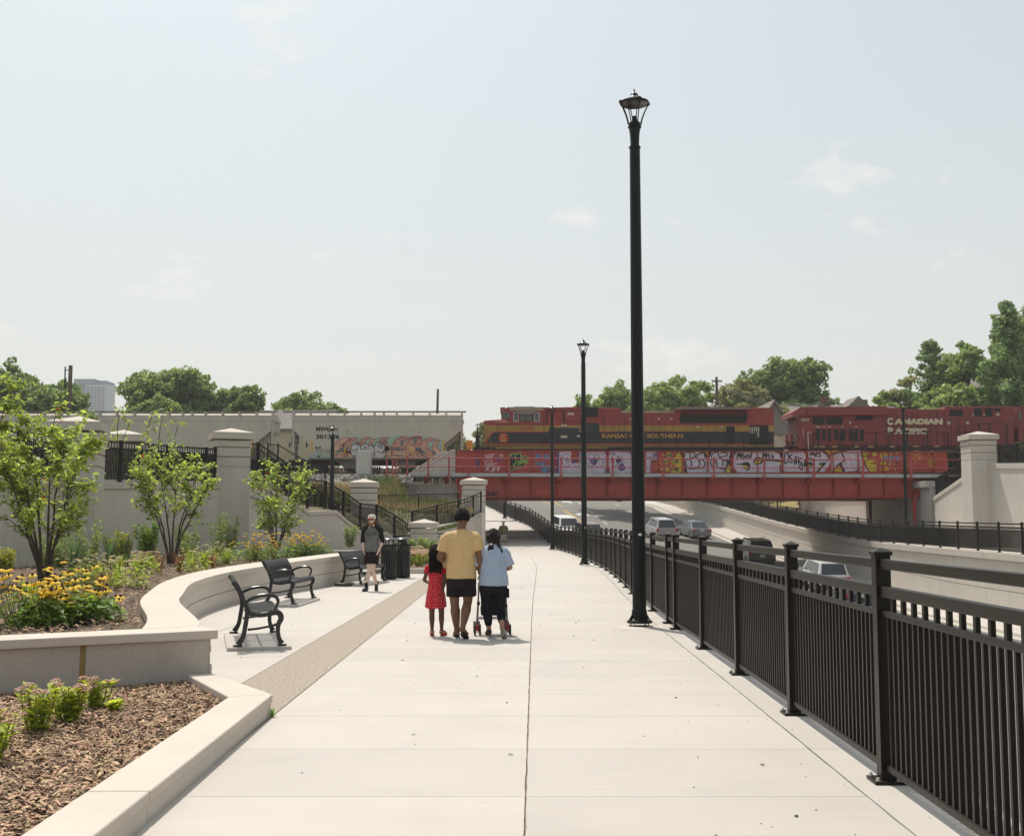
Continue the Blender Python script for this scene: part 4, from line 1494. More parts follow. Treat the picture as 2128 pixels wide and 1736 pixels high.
# ------------------------------------------------------------------ litter bins
def make_bin():
	t = thing('litter_bin', 'x', 'litter bin')
	n = 20
	first = None
	b = MB()
	prof = [(0.225, 0.07), (0.225, 0.75), (0.235, 0.86), (0.265, 0.935), (0.305, 0.965)]
	w = 0.044
	vs = []
	for r, z in prof:
		for s in (-1, 1):
			vs.append((r, s * w / 2, z))
	for r, z in prof:
		for s in (-1, 1):
			vs.append((r - 0.008, s * w / 2, z - 0.002))
	m = len(prof) * 2
	fs = []
	for i in range(len(prof) - 1):
		a = i * 2
		fs += [(a, a + 1, a + 3, a + 2), (m + a + 2, m + a + 3, m + a + 1, m + a), (a + 2, m + a + 2, m + a, a), (a + 1, m + a + 1, m + a + 3, a + 3)]
	fs += [(0, m, m + 1, 1), (m - 2, m - 1, 2 * m - 1, 2 * m - 2)]
	b.add(vs, fs)
	for k in range(n):
		if first is None:
			first = b.build('slat', GLOSS, t)
			o = first
		else:
			o = first.copy()
			C.objects.link(o)
			o.parent = t
		o.rotation_euler = (0, 0, 2 * math.pi * k / n)
	for z, r in ((0.10, 0.212), (0.72, 0.212), (0.965, 0.30)):
		g = MB()
		g.lathe([(r, z - 0.018), (r + 0.01, z - 0.018), (r + 0.01, z + 0.018), (r, z + 0.018), (r, z - 0.018)], 26, cap=False)
		g.build('hoop', BLKM, t, smooth=False)
	g = MB()
	g.lathe([(0.22, 0.015), (0.232, 0.02), (0.232, 0.085), (0.19, 0.09)], 26)
	g.build('base', BLKM, t)
	g = MB()
	g.lathe([(0.15, 0.09), (0.16, 0.8)], 20, cap=False)
	g.build('liner', mat('bin_liner', (0.02, 0.02, 0.02), 0.8) if 'bin_liner' not in MATS else MATS['bin_liner'], t)
	g = MB()
	g.lathe([(0.24, 1.105), (0.245, 1.118), (0.21, 1.15), (0.13, 1.18), (0.01, 1.19)], 26)
	lid = g.build('lid', mat('lid_gloss', (0.03, 0.032, 0.035), 0.2) if 'lid_gloss' not in MATS else MATS['lid_gloss'], t, smooth=True)
	g = MB()
	g.lathe([(0.205, 0.935), (0.225, 0.93), (0.225, 0.955), (0.14, 0.965), (0.11, 0.95)], 26, cap=False)
	g.build('rim', BLKM, t, smooth=True)
	for k in range(3):
		a = 2 * math.pi * k / 3 + 0.5
		g = MB()
		c, s = math.cos(a), math.sin(a)
		g.tube([(c * 0.15, s * 0.15, 0.95), (c * 0.13, s * 0.13, 1.02), (c * 0.10, s * 0.10, 1.13)], 0.016, 7)
		g.build('lid_support', BLKM, t, smooth=True)
	return t
GBI = 'pair of black slatted litter bins'
lb_ = make_bin()
lb_.location = tuple(G(808, 1203))
tag(lb_, 'black slatted litter bin right behind the farthest bench', None, GBI)
copy_tree(lb_, tuple(G(836, 1200)), 0.3, 'black slatted litter bin standing farther from the bench than its twin', GBI)
# ------------------------------------------------------------------ railway bridge
REDB = mat('bridge_red_paint', (0.385, 0.052, 0.035), 0.55, var=0.14, vscale=0.5, streak=0.07, speck=0.06, speckscale=30)
REDR = mat('railing_red_paint', (0.36, 0.06, 0.048), 0.5, var=0.15, vscale=3)
BX0, BY0, BSL = -3.56, 75.0, 0.06
BANG = math.atan(BSL)
bux = Vector((math.cos(BANG), math.sin(BANG), 0))
bnv = Vector((-math.sin(BANG), math.cos(BANG), 0))
BO = Vector((BX0, BY0, 0))
def bp(u, v, d=0.0):
	"""(along, up) on the near face of the girder for a line of sight"""
	r = ray(u, v)
	o = Vector((0, 0, EYE)) - (BO + bnv * d)
	t = -o.dot(bnv) / r.dot(bnv)
	p = Vector((0, 0, EYE)) + r * t - BO
	return p.dot(bux), p.z
br = thing('railway_bridge', 'red steel plate girder railway bridge covered with graffiti over the road', 'bridge', tuple(BO), BANG)
S1 = bp(1967, 935)[0]
ZT, ZB = bp(1064, 935.3)[1], bp(1064, 1033.3)[1]
ZW1, ZW0 = bp(1064, 984)[1], bp(1064, 991)[1]
for d0, nm in ((0.0, 'near_girder'), (4.6, 'girder'), (6.3, 'girder'), (11.0, 'girder')):
	b = MB()
	b.bx(0, S1, d0, d0 + 0.03, ZB + 0.04, ZT - 0.04)
	g = b.build('girder_web', REDB, br)
	b = MB(); b.bx(0, S1, d0 - 0.16, d0 + 0.22, ZT - 0.045, ZT); b.build('top_flange', REDB, g)
	b = MB(); b.bx(0, S1, d0 - 0.26, d0 + 0.22, ZB, ZB + 0.045); b.build('bottom_flange', REDB, g)
b = MB()
for d0 in (0.25, 6.55):
	b.bx(0.1, S1 - 0.1, d0, d0 + 4.2, ZB + 0.5, ZB + 0.9)
b.build('deck', OLDC, br)
# stiffeners, lower ones heavy and upper ones slim
us = [1003.0] + [1052.4 + 52.25 * k for k in range(-0, 18)]
for u in us:
	if u > 1950:
		continue
	s = bp(u, 1000)[0]
	b = MB(); b.bx(s - 0.012, s + 0.012, -0.25, -0.001, ZB + 0.046, ZW0 - 0.01); b.bx(s - 0.10, s - 0.013, -0.02, -0.001, ZB + 0.05, ZW0 - 0.01)
	b.build('stiffener', REDB, br)
	b = MB(); b.bx(s - 0.012, s + 0.012, -0.145, -0.001, ZW1 + 0.02, ZT - 0.046)
	b.build('upper_stiffener', REDB, br)
# rows of bolt heads on the lower web
b = MB()
for k, u in enumerate(us[5:]):
	s0 = bp(u + 26, 1000)[0]
	for c in (-0.12, 0.12):
		for j in range(9):
			b.box((s0 + c, -0.012, ZB + 0.55 + j * 0.085), (0.035, 0.024, 0.035))
b.build('bolt_heads', REDB, br, kind='stuff')
# walkway on brackets, with a two rail guard
sw0 = bp(857, 987, -0.9)[0]
b = MB(); b.bx(sw0, S1 - 0.2, -0.98, -0.16, ZW0, ZW1)
b.build('walkway', GALV, br, bev=0.015)
rail_u = [846.5, 890, 933, 973.8, 1058, 1166, 1273, 1378.6, 1483, 1588, 1691, 1793, 1892.6, 1966]
zr1, zr2 = bp(1064, 952, -0.95)[1], bp(1064, 969.6, -0.95)[1]
z_pt = bp(1064, 949, -0.95)[1]
for u in rail_u:
	s = bp(u, 970, -1.0)[0]
	b = MB(); b.bx(s - 0.055, s + 0.055, -1.10, -0.985, ZW0 - 0.12, z_pt); b.build('guard_post', REDR, br)
	b = MB(); b.prism([(-1.05, ZW0 - 0.002), (-0.02, ZW0 - 0.002), (-0.02, ZW0 - 0.42), (-0.9, ZW0 - 0.16)], lambda a, c, d, s=s: (s + d, a, c), -0.28, 0.0); b.build('bracket', REDB, br)
sa, sb_ = bp(816, 960, -1.0)[0], bp(1993, 960, -1.0)[0]
for z in (zr1, zr2):
	b = MB(); b.tube([(sa, -1.04, z), (sb_, -1.04, z)], 0.032, 8); b.build('guard_rail', REDR, br, smooth=True)
for u, zt in ((816, zr1), (804, zr1), (823, zr1)):
	s = bp(u, 970, -1.0)[0]
	b = MB(); b.bx(s - 0.05, s + 0.05, -1.09, -0.99, ZW0 - 0.6, zt); b.build('guard_post', REDR, br)
# --- graffiti: flat sprayed paint on the upper web
GW = mat('spray_lavender', (0.56, 0.50, 0.58), 0.6, var=0.22, vscale=1.4, speck=0.2, speckscale=9)
GY = mat('spray_yellow', (0.52, 0.42, 0.03), 0.6, var=0.2, vscale=3)
GK = mat('spray_black', (0.014, 0.013, 0.016), 0.55, var=0.2)
GP = mat('spray_purple', (0.13, 0.06, 0.22), 0.6, var=0.3, vscale=3)
GB_ = mat('spray_blue', (0.11, 0.27, 0.45), 0.6, var=0.2)
GG = mat('spray_green', (0.22, 0.40, 0.08), 0.6, var=0.2)
GWH = mat('spray_white', (0.62, 0.60, 0.62), 0.6, var=0.15)
GR_ = mat('spray_red', (0.55, 0.10, 0.06), 0.6, var=0.2)
GO = mat('spray_gold', (0.50, 0.33, 0.06), 0.6, var=0.2)
OX = {'A': (987.1, 0.14647), 'B': (1298.8, 0.14647), 'C': (1610.6, 0.14647), 'D': (1870.3, 0.1211)}
def gq(c, px, py):
	o, k = OX[c]
	return Vector(bp(o + px * k, 831.2 + py * k))
def gfn(a, z, d):
	return (a, d, z)
GL_N = [0]
def nudge():
	GL_N[0] += 1
	return (GL_N[0] % 60) * 2.2e-5
def fill(c, m, *polys, lay=1):
	for poly in polys:
		b = MB()
		nd = nudge()
		q = [gq(c, *p) for p in poly]
		b.add([(p.x, -0.0015 * lay - 0.0005 - nd, p.y) for p in q], [tuple(range(len(q)))])
		b.build('graffiti', m, br)
def blob(c, cx, cy, rx, ry, n=18, j=0.06, seed=1):
	r = random.Random(seed + int(cx) + int(cy))
	return [(cx + math.cos(2 * math.pi * k / n) * rx * (1 + r.uniform(-j, j)), cy + math.sin(2 * math.pi * k / n) * ry * (1 + r.uniform(-j, j))) for k in range(n)]
def stroke(c, m, w, *lines, lay=4, closed=False, sm=True):
	b = MB()
	k = OX[c][1] / FPX * 75.8
	for ln in lines:
		nd = nudge()
		q = [np.array(gq(c, *p)) for p in ln]
		if sm and len(q) > 2:
			q = catmull(q, len(q) * 4)
		b.ribbon([(p[0], p[1]) for p in q], w * 1.3 * k, gfn, -0.0015 * lay - 0.0005 - nd)
	return b.build('graffiti', m, br)
def ell(cx, cy, rx, ry, a0=0, a1=360, n=14):
	return [(cx + math.cos(rad(a0 + (a1 - a0) * k / n)) * rx, cy + math.sin(rad(a0 + (a1 - a0) * k / n)) * ry) for k in range(n + 1)]
T0, T1 = 726, 1036
# left third: tags, green face, blue scribble
def scribble(c, m, w, x0, y0, x1, y1, n, seed, lay=4):
	r = random.Random(seed)
	ls = []
	step = (x1 - x0) / n
	for i in range(n):
		x = x0 + i * step
		ls.append([(x + r.uniform(0, step), r.uniform(y0, y1)) for _ in range(r.randint(3, 6))])
	stroke(c, m, w, *ls, lay=lay)
scribble('A', GP, 6, 10, 760, 60, 1000, 6, 1)
scribble('A', GP, 5, 290, 750, 380, 880, 5, 2)
stroke('A', GWH, 5, [(130, 800), (160, 770), (165, 805), (190, 775), (215, 770), (195, 800), (225, 800), (240, 770), (270, 765), (225, 812), (150, 806)], [(365, 765), (362, 805)], [(378, 765), (376, 805)], [(393, 765), (390, 808)])
stroke('A', GWH, 5, [(120, 845), (135, 860)], [(145, 850), (150, 880), (140, 885)], [(175, 845), (180, 870), (200, 850)], [(230, 840), (222, 862), (240, 858), (236, 885)], [(135, 905), (160, 900), (150, 885), (148, 920)], [(175, 910), (195, 890), (200, 912), (220, 890), (235, 905), (250, 888), (262, 912), (285, 890), (300, 905), (320, 885)], [(160, 925), (215, 918), (255, 912)])
stroke('A', GWH, 15, [(135, 948), (205, 940)], [(200, 940), (155, 1000)], [(205, 995), (208, 1003)], [(220, 945), (285, 938)], [(282, 938), (238, 1018)], [(275, 985), (278, 998)], [(288, 950), (350, 940)], [(346, 945), (325, 1000)], [(318, 985), (330, 998)], sm=False)
fill('A', GK, [(490, 790), (560, 760), (600, 762), (650, 745), (655, 850), (640, 905), (690, 880), (700, 925), (640, 950), (560, 980), (505, 1000)], [(660, 850), (680, 800), (720, 790), (745, 820), (720, 850)], lay=2)
stroke('A', GG, 10, [(473, 780), (490, 830), (500, 1000), (560, 970), (650, 955), (700, 930), (690, 880), (650, 900)], [(473, 780), (515, 790), (520, 745), (570, 765), (580, 740), (600, 770), (645, 740), (650, 850), (640, 900)], [(570, 765), (578, 890), (540, 905), (590, 950)], [(600, 870), (615, 860), (632, 872), (615, 890), (600, 875)], [(600, 915), (640, 905), (660, 870), (700, 865), (735, 880), (755, 850)], ell(705, 822, 42, 34), [(690, 815), (700, 822)], [(715, 812), (722, 820)], [(690, 842), (715, 842)], [(700, 880), (720, 890), (738, 870), (740, 895), (755, 875)])
scribble('A', GB_, 8, 850, 755, 930, 850, 6, 5)
scribble('A', GB_, 8, 965, 755, 1060, 870, 6, 6)
scribble('A', GB_, 9, 850, 870, 1000, 930, 7, 7)
scribble('A', GB_, 9, 900, 900, 1080, 1010, 9, 8)
scribble('A', GB_, 9, 940, 960, 1150, 1035, 8, 9)
fill('A', GP, [(1140, 730), (1195, 726), (1195, 1036), (1150, 1036)], lay=1)
# lavender block letters
fill('A', GW, [(1195, 726), (1365, 722), (1365, 890), (1490, 885), (1490, 1034), (1195, 1036)], [(1480, 730), (1840, 726), (1870, 800), (1865, 930), (1840, 1034), (1480, 1034)], [(1910, 726), (2128, 724), (2128, 1034), (1920, 1034), (1895, 900)], lay=1)
fill('A', GP, [(1368, 890), (1385, 880), (1440, 800), (1490, 740), (1478, 730), (1460, 780), (1420, 880), (1490, 890)], [(1845, 726), (1872, 740), (1880, 850), (1870, 960), (1920, 1034), (1845, 1034), (1868, 930), (1872, 800)], lay=2)
fill('A', GP, blob('A', 1685, 865, 45, 55), blob('A', 2040, 850, 45, 40), blob('A', 2080, 950, 50, 55), lay=2)
stroke('A', GK, 5, ell(1305, 850, 70, 90), [(1275, 830), (1290, 860), (1310, 800), (1300, 920)], [(1330, 830), (1333, 880)], [(1310, 858), (1335, 852)], ell(1440, 850, 55, 90), [(1420, 820), (1425, 880), (1455, 800), (1462, 890)], ell(1650, 850, 75, 85), [(1605, 830), (1625, 860), (1640, 800), (1625, 910)], ell(1755, 880, 55, 65), ell(1725, 810, 35, 45), [(1745, 820), (1745, 890)], [(1730, 858), (1780, 850)])
stroke('A', GB_, 5, [(1665, 840), (1685, 835), (1665, 880), (1700, 870)], lay=4)
stroke('A', GK, 5, ell(1985, 850, 55, 80), [(1965, 820), (1972, 900)], [(1990, 860), (2030, 830), (2000, 880), (2040, 880), (2030, 910)], ell(2060, 860, 40, 70))
scribble('A', GP, 5, 1910, 735, 2000, 790, 4, 12)
fill('B', GW, [(0, 728), (60, 726), (100, 800), (100, 1030), (0, 1032)], [(300, 722), (465, 720), (465, 848), (362, 850), (362, 1028), (300, 1028)], lay=1)
stroke('B', GP, 9, [(75, 728), (95, 790), (100, 1030)], [(365, 850), (365, 1028)], [(465, 720), (465, 850), (365, 855)])
scribble('B', GP, 5, 370, 740, 460, 800, 5, 15)
stroke('B', GK, 6, [(305, 790), (315, 830), (330, 795)], [(345, 790), (340, 830), (365, 810), (345, 805)], [(385, 800), (365, 830)], [(400, 790), (400, 840), (425, 815), (400, 800)])
# yellow blobs
fill('B', GY, blob('B', 622, 775, 50, 38), blob('B', 585, 870, 32, 38), blob('B', 597, 978, 34, 30), blob('B', 447, 902, 14, 22), blob('B', 447, 965, 14, 20), blob('B', 505, 893, 14, 16), blob('B', 525, 975, 16, 26), blob('B', 535, 775, 10, 18), blob('B', 655, 925, 12, 12), blob('B', 657, 1005, 13, 13), blob('B', 704, 735, 9, 9), lay=2)
fill('B', GY, [(770, 728), (725, 770), (735, 800), (690, 815), (655, 860), (660, 900), (700, 920), (730, 905), (720, 950), (680, 960), (665, 1028), (830, 1026), (820, 860), (790, 760)], lay=2)
stroke('B', GP, 4, [(540, 740), (570, 760), (560, 820), (540, 850), (550, 930), (575, 945), (560, 1020)], [(620, 820), (640, 850), (625, 930), (650, 960), (645, 1020)], [(660, 740), (690, 780), (665, 830)], lay=3)
stroke('B', GK, 7, [(585, 750), (590, 800), (615, 790)], [(610, 765), (600, 790), (622, 795), (630, 770), (612, 765)], [(650, 760), (632, 770), (648, 785), (630, 800)], [(640, 765), (670, 760)], [(655, 762), (652, 810)])
stroke('B', GK, 7, [(570, 855), (560, 890), (578, 895)], [(565, 870), (580, 865)], [(590, 850), (585, 890)], [(600, 855), (600, 885)])
stroke('B', GK, 7, [(700, 840), (680, 850), (685, 890), (705, 880), (700, 865)], ell(718, 865, 10, 22), [(745, 845), (730, 855), (745, 870), (728, 890)], [(740, 850), (760, 845)], [(755, 848), (748, 900)])
stroke('B', GK, 8, [(705, 955), (690, 995), (712, 990)], ell(722, 975, 12, 20), [(740, 960), (745, 985), (760, 955), (735, 1005), (765, 1000)])
fill('B', GK, [(772, 724), (810, 722), (835, 780), (822, 860), (795, 770)], lay=3)
# big white throw-ups
fill('B', GW, [(838, 722), (1110, 720), (1140, 770), (1165, 810), (1165, 1024), (885, 1026), (850, 900)], [(1240, 720), (1500, 720), (1480, 820), (1440, 960), (1400, 1024), (1185, 1024), (1195, 800)], lay=1)
fill('B', GY, [(1118, 720), (1185, 720), (1175, 820), (1150, 780)], [(1420, 1024), (1475, 890), (1500, 960), (1500, 1024)], lay=2)
fill('B', GK, [(838, 880), (870, 950), (890, 1026), (850, 1026)], [(1098, 720), (1120, 720), (1170, 800), (1160, 830)], [(1195, 722), (1240, 720), (1205, 800), (1190, 830)], [(1500, 722), (1545, 720), (1500, 850), (1480, 960), (1530, 1020), (1495, 1000), (1470, 900), (1425, 1022), (1400, 1022), (1455, 880), (1480, 800)], lay=3)
stroke('B', GK, 13, [(850, 810), (855, 745), (980, 740), (995, 790), (1080, 745), (1120, 750), (1135, 815), (1110, 840), (1135, 900), (1100, 960), (1040, 960), (960, 970), (900, 965), (862, 900), (870, 845), (920, 840), (945, 900), (930, 955)], [(925, 745), (928, 815), (1010, 808), (1060, 860), (1090, 840)], [(1040, 860), (1060, 900), (1030, 960)])
stroke('B', GK, 13, [(1220, 810), (1250, 750), (1320, 740), (1335, 800), (1440, 790), (1445, 745), (1360, 740)], [(1215, 880), (1230, 830), (1290, 850), (1305, 920), (1280, 960), (1230, 930), (1215, 880)], [(1270, 800), (1275, 900)], [(1335, 810), (1420, 860), (1450, 840), (1440, 930), (1400, 970), (1340, 960), (1300, 950)], [(1385, 840), (1390, 930)])
fill('B', GW, [(1560, 724), (2128, 718), (2128, 1022), (1600, 1024), (1545, 960), (1540, 880)], lay=1)
fill('B', GK, [(1545, 720), (1600, 720), (1560, 770), (1545, 800)], [(1530, 1000), (1570, 1024), (1530, 1024)], lay=2)
stroke('B', GK, 16, [(1590, 840), (1602, 745), (1624, 805), (1640, 745), (1650, 838)], [(1690, 745), (1660, 780), (1700, 800), (1660, 835), (1650, 800)], [(1735, 770), (1710, 800), (1745, 815), (1765, 790), (1735, 770)], [(1800, 735), (1780, 820)], [(1780, 830), (1785, 836)])
stroke('B', GK, 16, [(1950, 840), (1962, 748), (1985, 805), (2002, 748), (2012, 838)], [(2060, 765), (2025, 775), (2060, 810), (2030, 830)], [(2105, 770), (2080, 790), (2110, 810), (2085, 825)])
fill('B', GK, [(1545, 905), (1650, 895), (1700, 875), (1760, 880), (1785, 930), (1770, 980), (1730, 998), (1690, 970), (1660, 915), (1560, 912)], [(1810, 870), (1850, 810), (1900, 800), (1955, 830), (1960, 880), (1920, 905), (1860, 915), (1830, 900)], [(1990, 838), (2128, 845), (2128, 868), (1990, 862)], lay=3)
fill('B', GY, [(1670, 920), (1720, 925), (1750, 950), (1740, 980), (1700, 970)], [(1830, 875), (1860, 850), (1890, 865), (1915, 845), (1940, 860), (1900, 895), (1850, 900)], lay=4)
fill('C', GW, [(0, 740), (60, 760), (90, 850), (90, 1020), (0, 1020)], [(110, 730), (400, 720), (435, 780), (430, 900), (440, 1014), (110, 1012)], [(460, 720), (650, 720), (740, 780), (780, 850), (780, 900), (700, 1012), (460, 1014)], lay=1)
fill('C', GK, [(30, 714), (125, 712), (90, 830), (60, 750)], [(0, 842), (90, 850), (80, 880), (0, 868)], [(60, 930), (85, 900), (85, 1000), (140, 1012), (70, 1012)], lay=2)
fill('C', GY, [(55, 870), (90, 870), (85, 920)], lay=3)
stroke('C', GK, 15, [(140, 750), (130, 870), (160, 890), (195, 830), (180, 750), (140, 740)], [(245, 770), (205, 800), (240, 840), (235, 880), (200, 870)], [(270, 910), (295, 790), (300, 905)], [(265, 880), (310, 870)], [(330, 800), (335, 910)], [(375, 810), (340, 860), (385, 890)], [(340, 950), (375, 895), (390, 920), (375, 985), (345, 960)])
stroke('C', GK, 14, [(500, 790), (512, 740), (528, 775), (545, 742), (553, 790)], [(580, 775), (600, 750), (580, 745), (572, 790), (600, 795)], [(650, 735), (620, 760), (650, 790), (610, 805)], [(725, 798), (730, 803)])
fill('C', GK, [(410, 870), (440, 810), (520, 815), (540, 850), (760, 850), (770, 830), (765, 862), (540, 858), (440, 845), (420, 940), (520, 945), (535, 910), (520, 885), (440, 890), (420, 945), (405, 940)], [(615, 890), (735, 875), (690, 940), (620, 1014), (585, 1014), (640, 940)], [(650, 716), (740, 760), (780, 830), (770, 860), (730, 780)], lay=2)
fill('C', GK, blob('C', 480, 910, 60, 40), lay=3)
fill('C', GY, [(460, 830), (500, 828), (510, 845), (455, 845)], [(455, 920), (500, 915), (515, 930), (480, 948)], [(640, 910), (665, 920), (640, 960)], [(710, 712), (775, 712), (775, 770), (740, 745)], lay=4)
fill('C', GW, [(800, 780), (930, 740), (1000, 850), (900, 930), (800, 1010)], [(950, 740), (1040, 715), (1210, 712), (1240, 830), (1275, 900), (1150, 1000), (1000, 1012), (950, 900)], [(1160, 1005), (1260, 920), (1335, 1010)], lay=1)
fill('C', GK, [(800, 760), (920, 715), (935, 725), (870, 760), (800, 780)], [(930, 730), (955, 735), (1005, 850), (945, 900), (1000, 1012), (960, 1012), (910, 910), (830, 1012), (805, 1012), (880, 910), (980, 850)], [(1210, 712), (1228, 720), (1245, 830), (1290, 890), (1265, 915), (1230, 830)], [(1150, 1000), (1230, 935), (1235, 945), (1170, 1005)], [(1260, 918), (1290, 920), (1340, 1010), (1325, 1010)], lay=2)
fill('C', GY, [(800, 715), (905, 714), (850, 745), (800, 760)], [(830, 1012), (905, 930), (960, 1012)], [(1232, 720), (1320, 728), (1330, 750), (1290, 800), (1330, 850), (1420, 850), (1420, 870), (1330, 900), (1440, 905), (1440, 1008), (1345, 1010), (1290, 920), (1260, 830)], lay=3)
stroke('C', GR_, 5, [(825, 830), (830, 790), (860, 785), (855, 850)], [(870, 830), (910, 790), (940, 800)], [(960, 890), (990, 800), (1000, 910)], [(1020, 850), (1045, 790), (1055, 850), (1075, 800), (1085, 940)], [(1160, 800), (1185, 810), (1180, 860), (1200, 850)], [(1160, 880), (1210, 880), (1190, 960), (1220, 1000)], lay=4)
stroke('C', GK, 6, ell(1275, 770, 28, 28), ell(1285, 830, 30, 40), [(1320, 760), (1380, 775), (1340, 800)], lay=5)
fill('C', GY, blob('C', 1540, 780, 55, 45), blob('C', 1408, 760, 38, 32), blob('C', 1640, 762, 14, 20), blob('C', 1725, 745, 20, 20), blob('C', 1537, 890, 42, 36), blob('C', 1632, 850, 10, 18), blob('C', 1630, 905, 12, 16), blob('C', 1690, 905, 11, 13), blob('C', 1577, 970, 50, 28), blob('C', 1497, 978, 12, 20), blob('C', 1450, 875, 11, 11), blob('C', 1700, 985, 9, 15), lay=2)
scribble('C', GB_, 6, 1510, 775, 1790, 885, 14, 21)
stroke('C', GK, 8, [(1725, 860), (1720, 890), (1740, 880), (1725, 910)], [(1715, 930), (1730, 925)], [(1725, 945), (1712, 960), (1730, 975), (1715, 1000)])
stroke('C', GO, 6, [(1850, 760), (1900, 740), (1880, 800)], [(1870, 830), (1900, 770), (1930, 760)], ell(2000, 745, 40, 25), ell(2030, 775, 30, 22), ell(1970, 790, 30, 25), [(2040, 820), (2090, 810), (2050, 780), (2030, 830)], ell(1880, 900, 25, 35), ell(1900, 940, 22, 28), [(1950, 920), (2000, 860), (2070, 820)], lay=4)
for cx, cy in ((540, 1010), (515, 1050), (570, 1050), (500, 1090), (560, 1100)):
	stroke('D', GO, 8, ell(cx, cy, 24, 32))
stroke('D', GO, 8, [(480, 960), (545, 870), (590, 900), (585, 990)], [(520, 1160), (545, 1110), (580, 1180)])
# tag on the lower web
stroke('A', GK, 10, [(165, 1290), (185, 1285), (195, 1305), (170, 1320), (198, 1335), (172, 1358)], [(215, 1290), (205, 1345), (235, 1350), (240, 1295)], [(255, 1290), (250, 1350), (270, 1300), (275, 1350)], [(290, 1285), (315, 1320), (280, 1355), (300, 1310)])
# ------------------------------------------------------------------ trains on the far track
TY = 81.4                                      # near side of the cars
RT = 4.95
KR = mat('loco_red', (0.27, 0.035, 0.027), 0.55, var=0.22, vscale=1.2, streak=0.10, dirt=0.3)
KYL = mat('loco_yellow', (0.34, 0.215, 0.04), 0.6, var=0.2, vscale=1.5, streak=0.12, dirt=0.25)
KBK = mat('loco_black', (0.024, 0.026, 0.032), 0.6, var=0.3, vscale=1.5, streak=0.1)
KLN = mat('loco_red_line', (0.42, 0.05, 0.035), 0.6, var=0.2)
GRIL = mat('dark_grille', (0.008, 0.008, 0.008), 0.7)
CPR = mat('loco_maroon', (0.22, 0.036, 0.034), 0.6, var=0.2, vscale=1.2, streak=0.10, dirt=0.25)
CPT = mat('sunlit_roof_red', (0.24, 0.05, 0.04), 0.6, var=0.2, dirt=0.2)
FRM = mat('loco_frame', (0.015, 0.014, 0.013), 0.7, var=0.3)
GOLD = mat('gold_letters', (0.55, 0.30, 0.05), 0.6)
CREAM = mat('cream_letters', (0.58, 0.52, 0.36), 0.7, var=0.2, vscale=6)
SILV = mat('faded_letters', (0.55, 0.55, 0.55), 0.6)
GLASS = mat('window_glass', (0.03, 0.04, 0.035), 0.08, spec=0.8)
TAN = mat('faded_roof_tan', (0.36, 0.28, 0.19), 0.75, var=0.2, dirt=0.2)
DECAL = mat('pale_decal', (0.48, 0.44, 0.34), 0.7, var=0.2)
def tq(c, px, py, Y=TY):
	o, k = OX[c]
	return P(o + px * k, 831.2 + py * k, Y)
def slab(c, pts, y0, y1, name, m, par, bev=0.0, base=TY):
	q = [tq(c, *p, base) for p in pts]
	b = MB()
	b.prism([(p.x, p.z) for p in q], lambda a, z, d: (a, d, z), y0, y1)
	return b.build(name, m, par, bev=bev)
def rect(c, x0, y0, x1, y1):
	return [(x0, y0), (x1, y0), (x1, y1), (x0, y1)]
p0 = tq('A', 128, 700)
k1 = thing('locomotive', 'red, yellow and black diesel locomotive with number 4154 at the left end of the bridge', 'locomotive', (p0.x + 9, 83, RT), world=True)
def cx(c, px):                                 # everything in crop A pixels along the side
	o, k = OX[c]
	return (o + px * k - 987.1) / 0.14647
xe = cx('B', 2115)
bodyp = [(128, 690), (128, 288), (300, 276), (372, 272), (368, 150), (460, 100), (1750, 98), (1760, 106), (2070, 106), (2078, 160), (cx('B', 690), 155), (cx('B', 770), 100), (cx('B', 2040), 104), (xe, 120), (xe, 690)]
slab('A', bodyp, 81.42, 84.5, 'body', KR, k1, bev=0.04)
slab('A', [(455, 97), (965, 97), (975, 146), (505, 146)], 81.36, 84.55, 'cab_roof', TAN, k1)
slab('A', rect('A', 358, 88, 432, 150), 81.9, 84.0, 'number_box', KR, k1, bev=0.03)
slab('A', rect('A', 555, 74, 845, 97), 82.2, 83.9, 'roof_unit', FRM, k1)
slab('A', [(265, 300), (310, 276), (420, 270), (490, 322), (330, 322)], 81.39, 83.0, 'nose_top', mat('pale_red', (0.45, 0.16, 0.13), 0.6, var=0.2), k1)  # paler red over the top of the nose
# paint bands
slab('A', [(128, 358), (xe, 358), (xe, 441), (270, 441), (180, 520), (128, 640)], 81.405, 81.43, 'yellow_band', KYL, k1)
slab('A', [(272, 441), (xe, 441), (xe, 453), (282, 453), (225, 490), (190, 560), (165, 614), (150, 640), (180, 530), (220, 470)], 81.40, 81.425, 'red_line', KLN, k1)
slab('A', [(283, 454), (xe, 454), (xe, 611), (166, 611), (200, 540), (228, 490)], 81.402, 81.428, 'black_band', KBK, k1)
slab('A', [(160, 612), (xe, 612), (xe, 628), (150, 628)], 81.40, 81.425, 'red_line', KLN, k1)
slab('A', [(128, 629), (xe, 629), (xe, 664), (128, 664)], 81.403, 81.427, 'yellow_sill', mat('dirty_yellow', (0.22, 0.14, 0.035), 0.7, var=0.3, dirt=0.3), k1)
slab('A', rect('A', -20, 666, xe + 140, 712), 81.30, 84.6, 'frame', FRM, k1)
slab('A', rect('A', 290, 668, 1880, 688), 81.285, 81.31, 'step_edge', KYL, k1)
slab('A', rect('A', 1500, 326, 1760, 470), 81.30, 81.42, 'blower_box', KBK, k1)
slab('A', rect('A', 1050, 392, 1475, 612), 81.34, 81.42, 'side_cabinet', KBK, k1)
slab('A', rect('A', 1245, 98, 1480, 288), 81.34, 81.43, 'dynamic_brake_box', KR, k1, bev=0.02)
slab('A', rect('A', 1565, 98, 1745, 238), 81.36, 81.43, 'intake_grille', GRIL, k1)
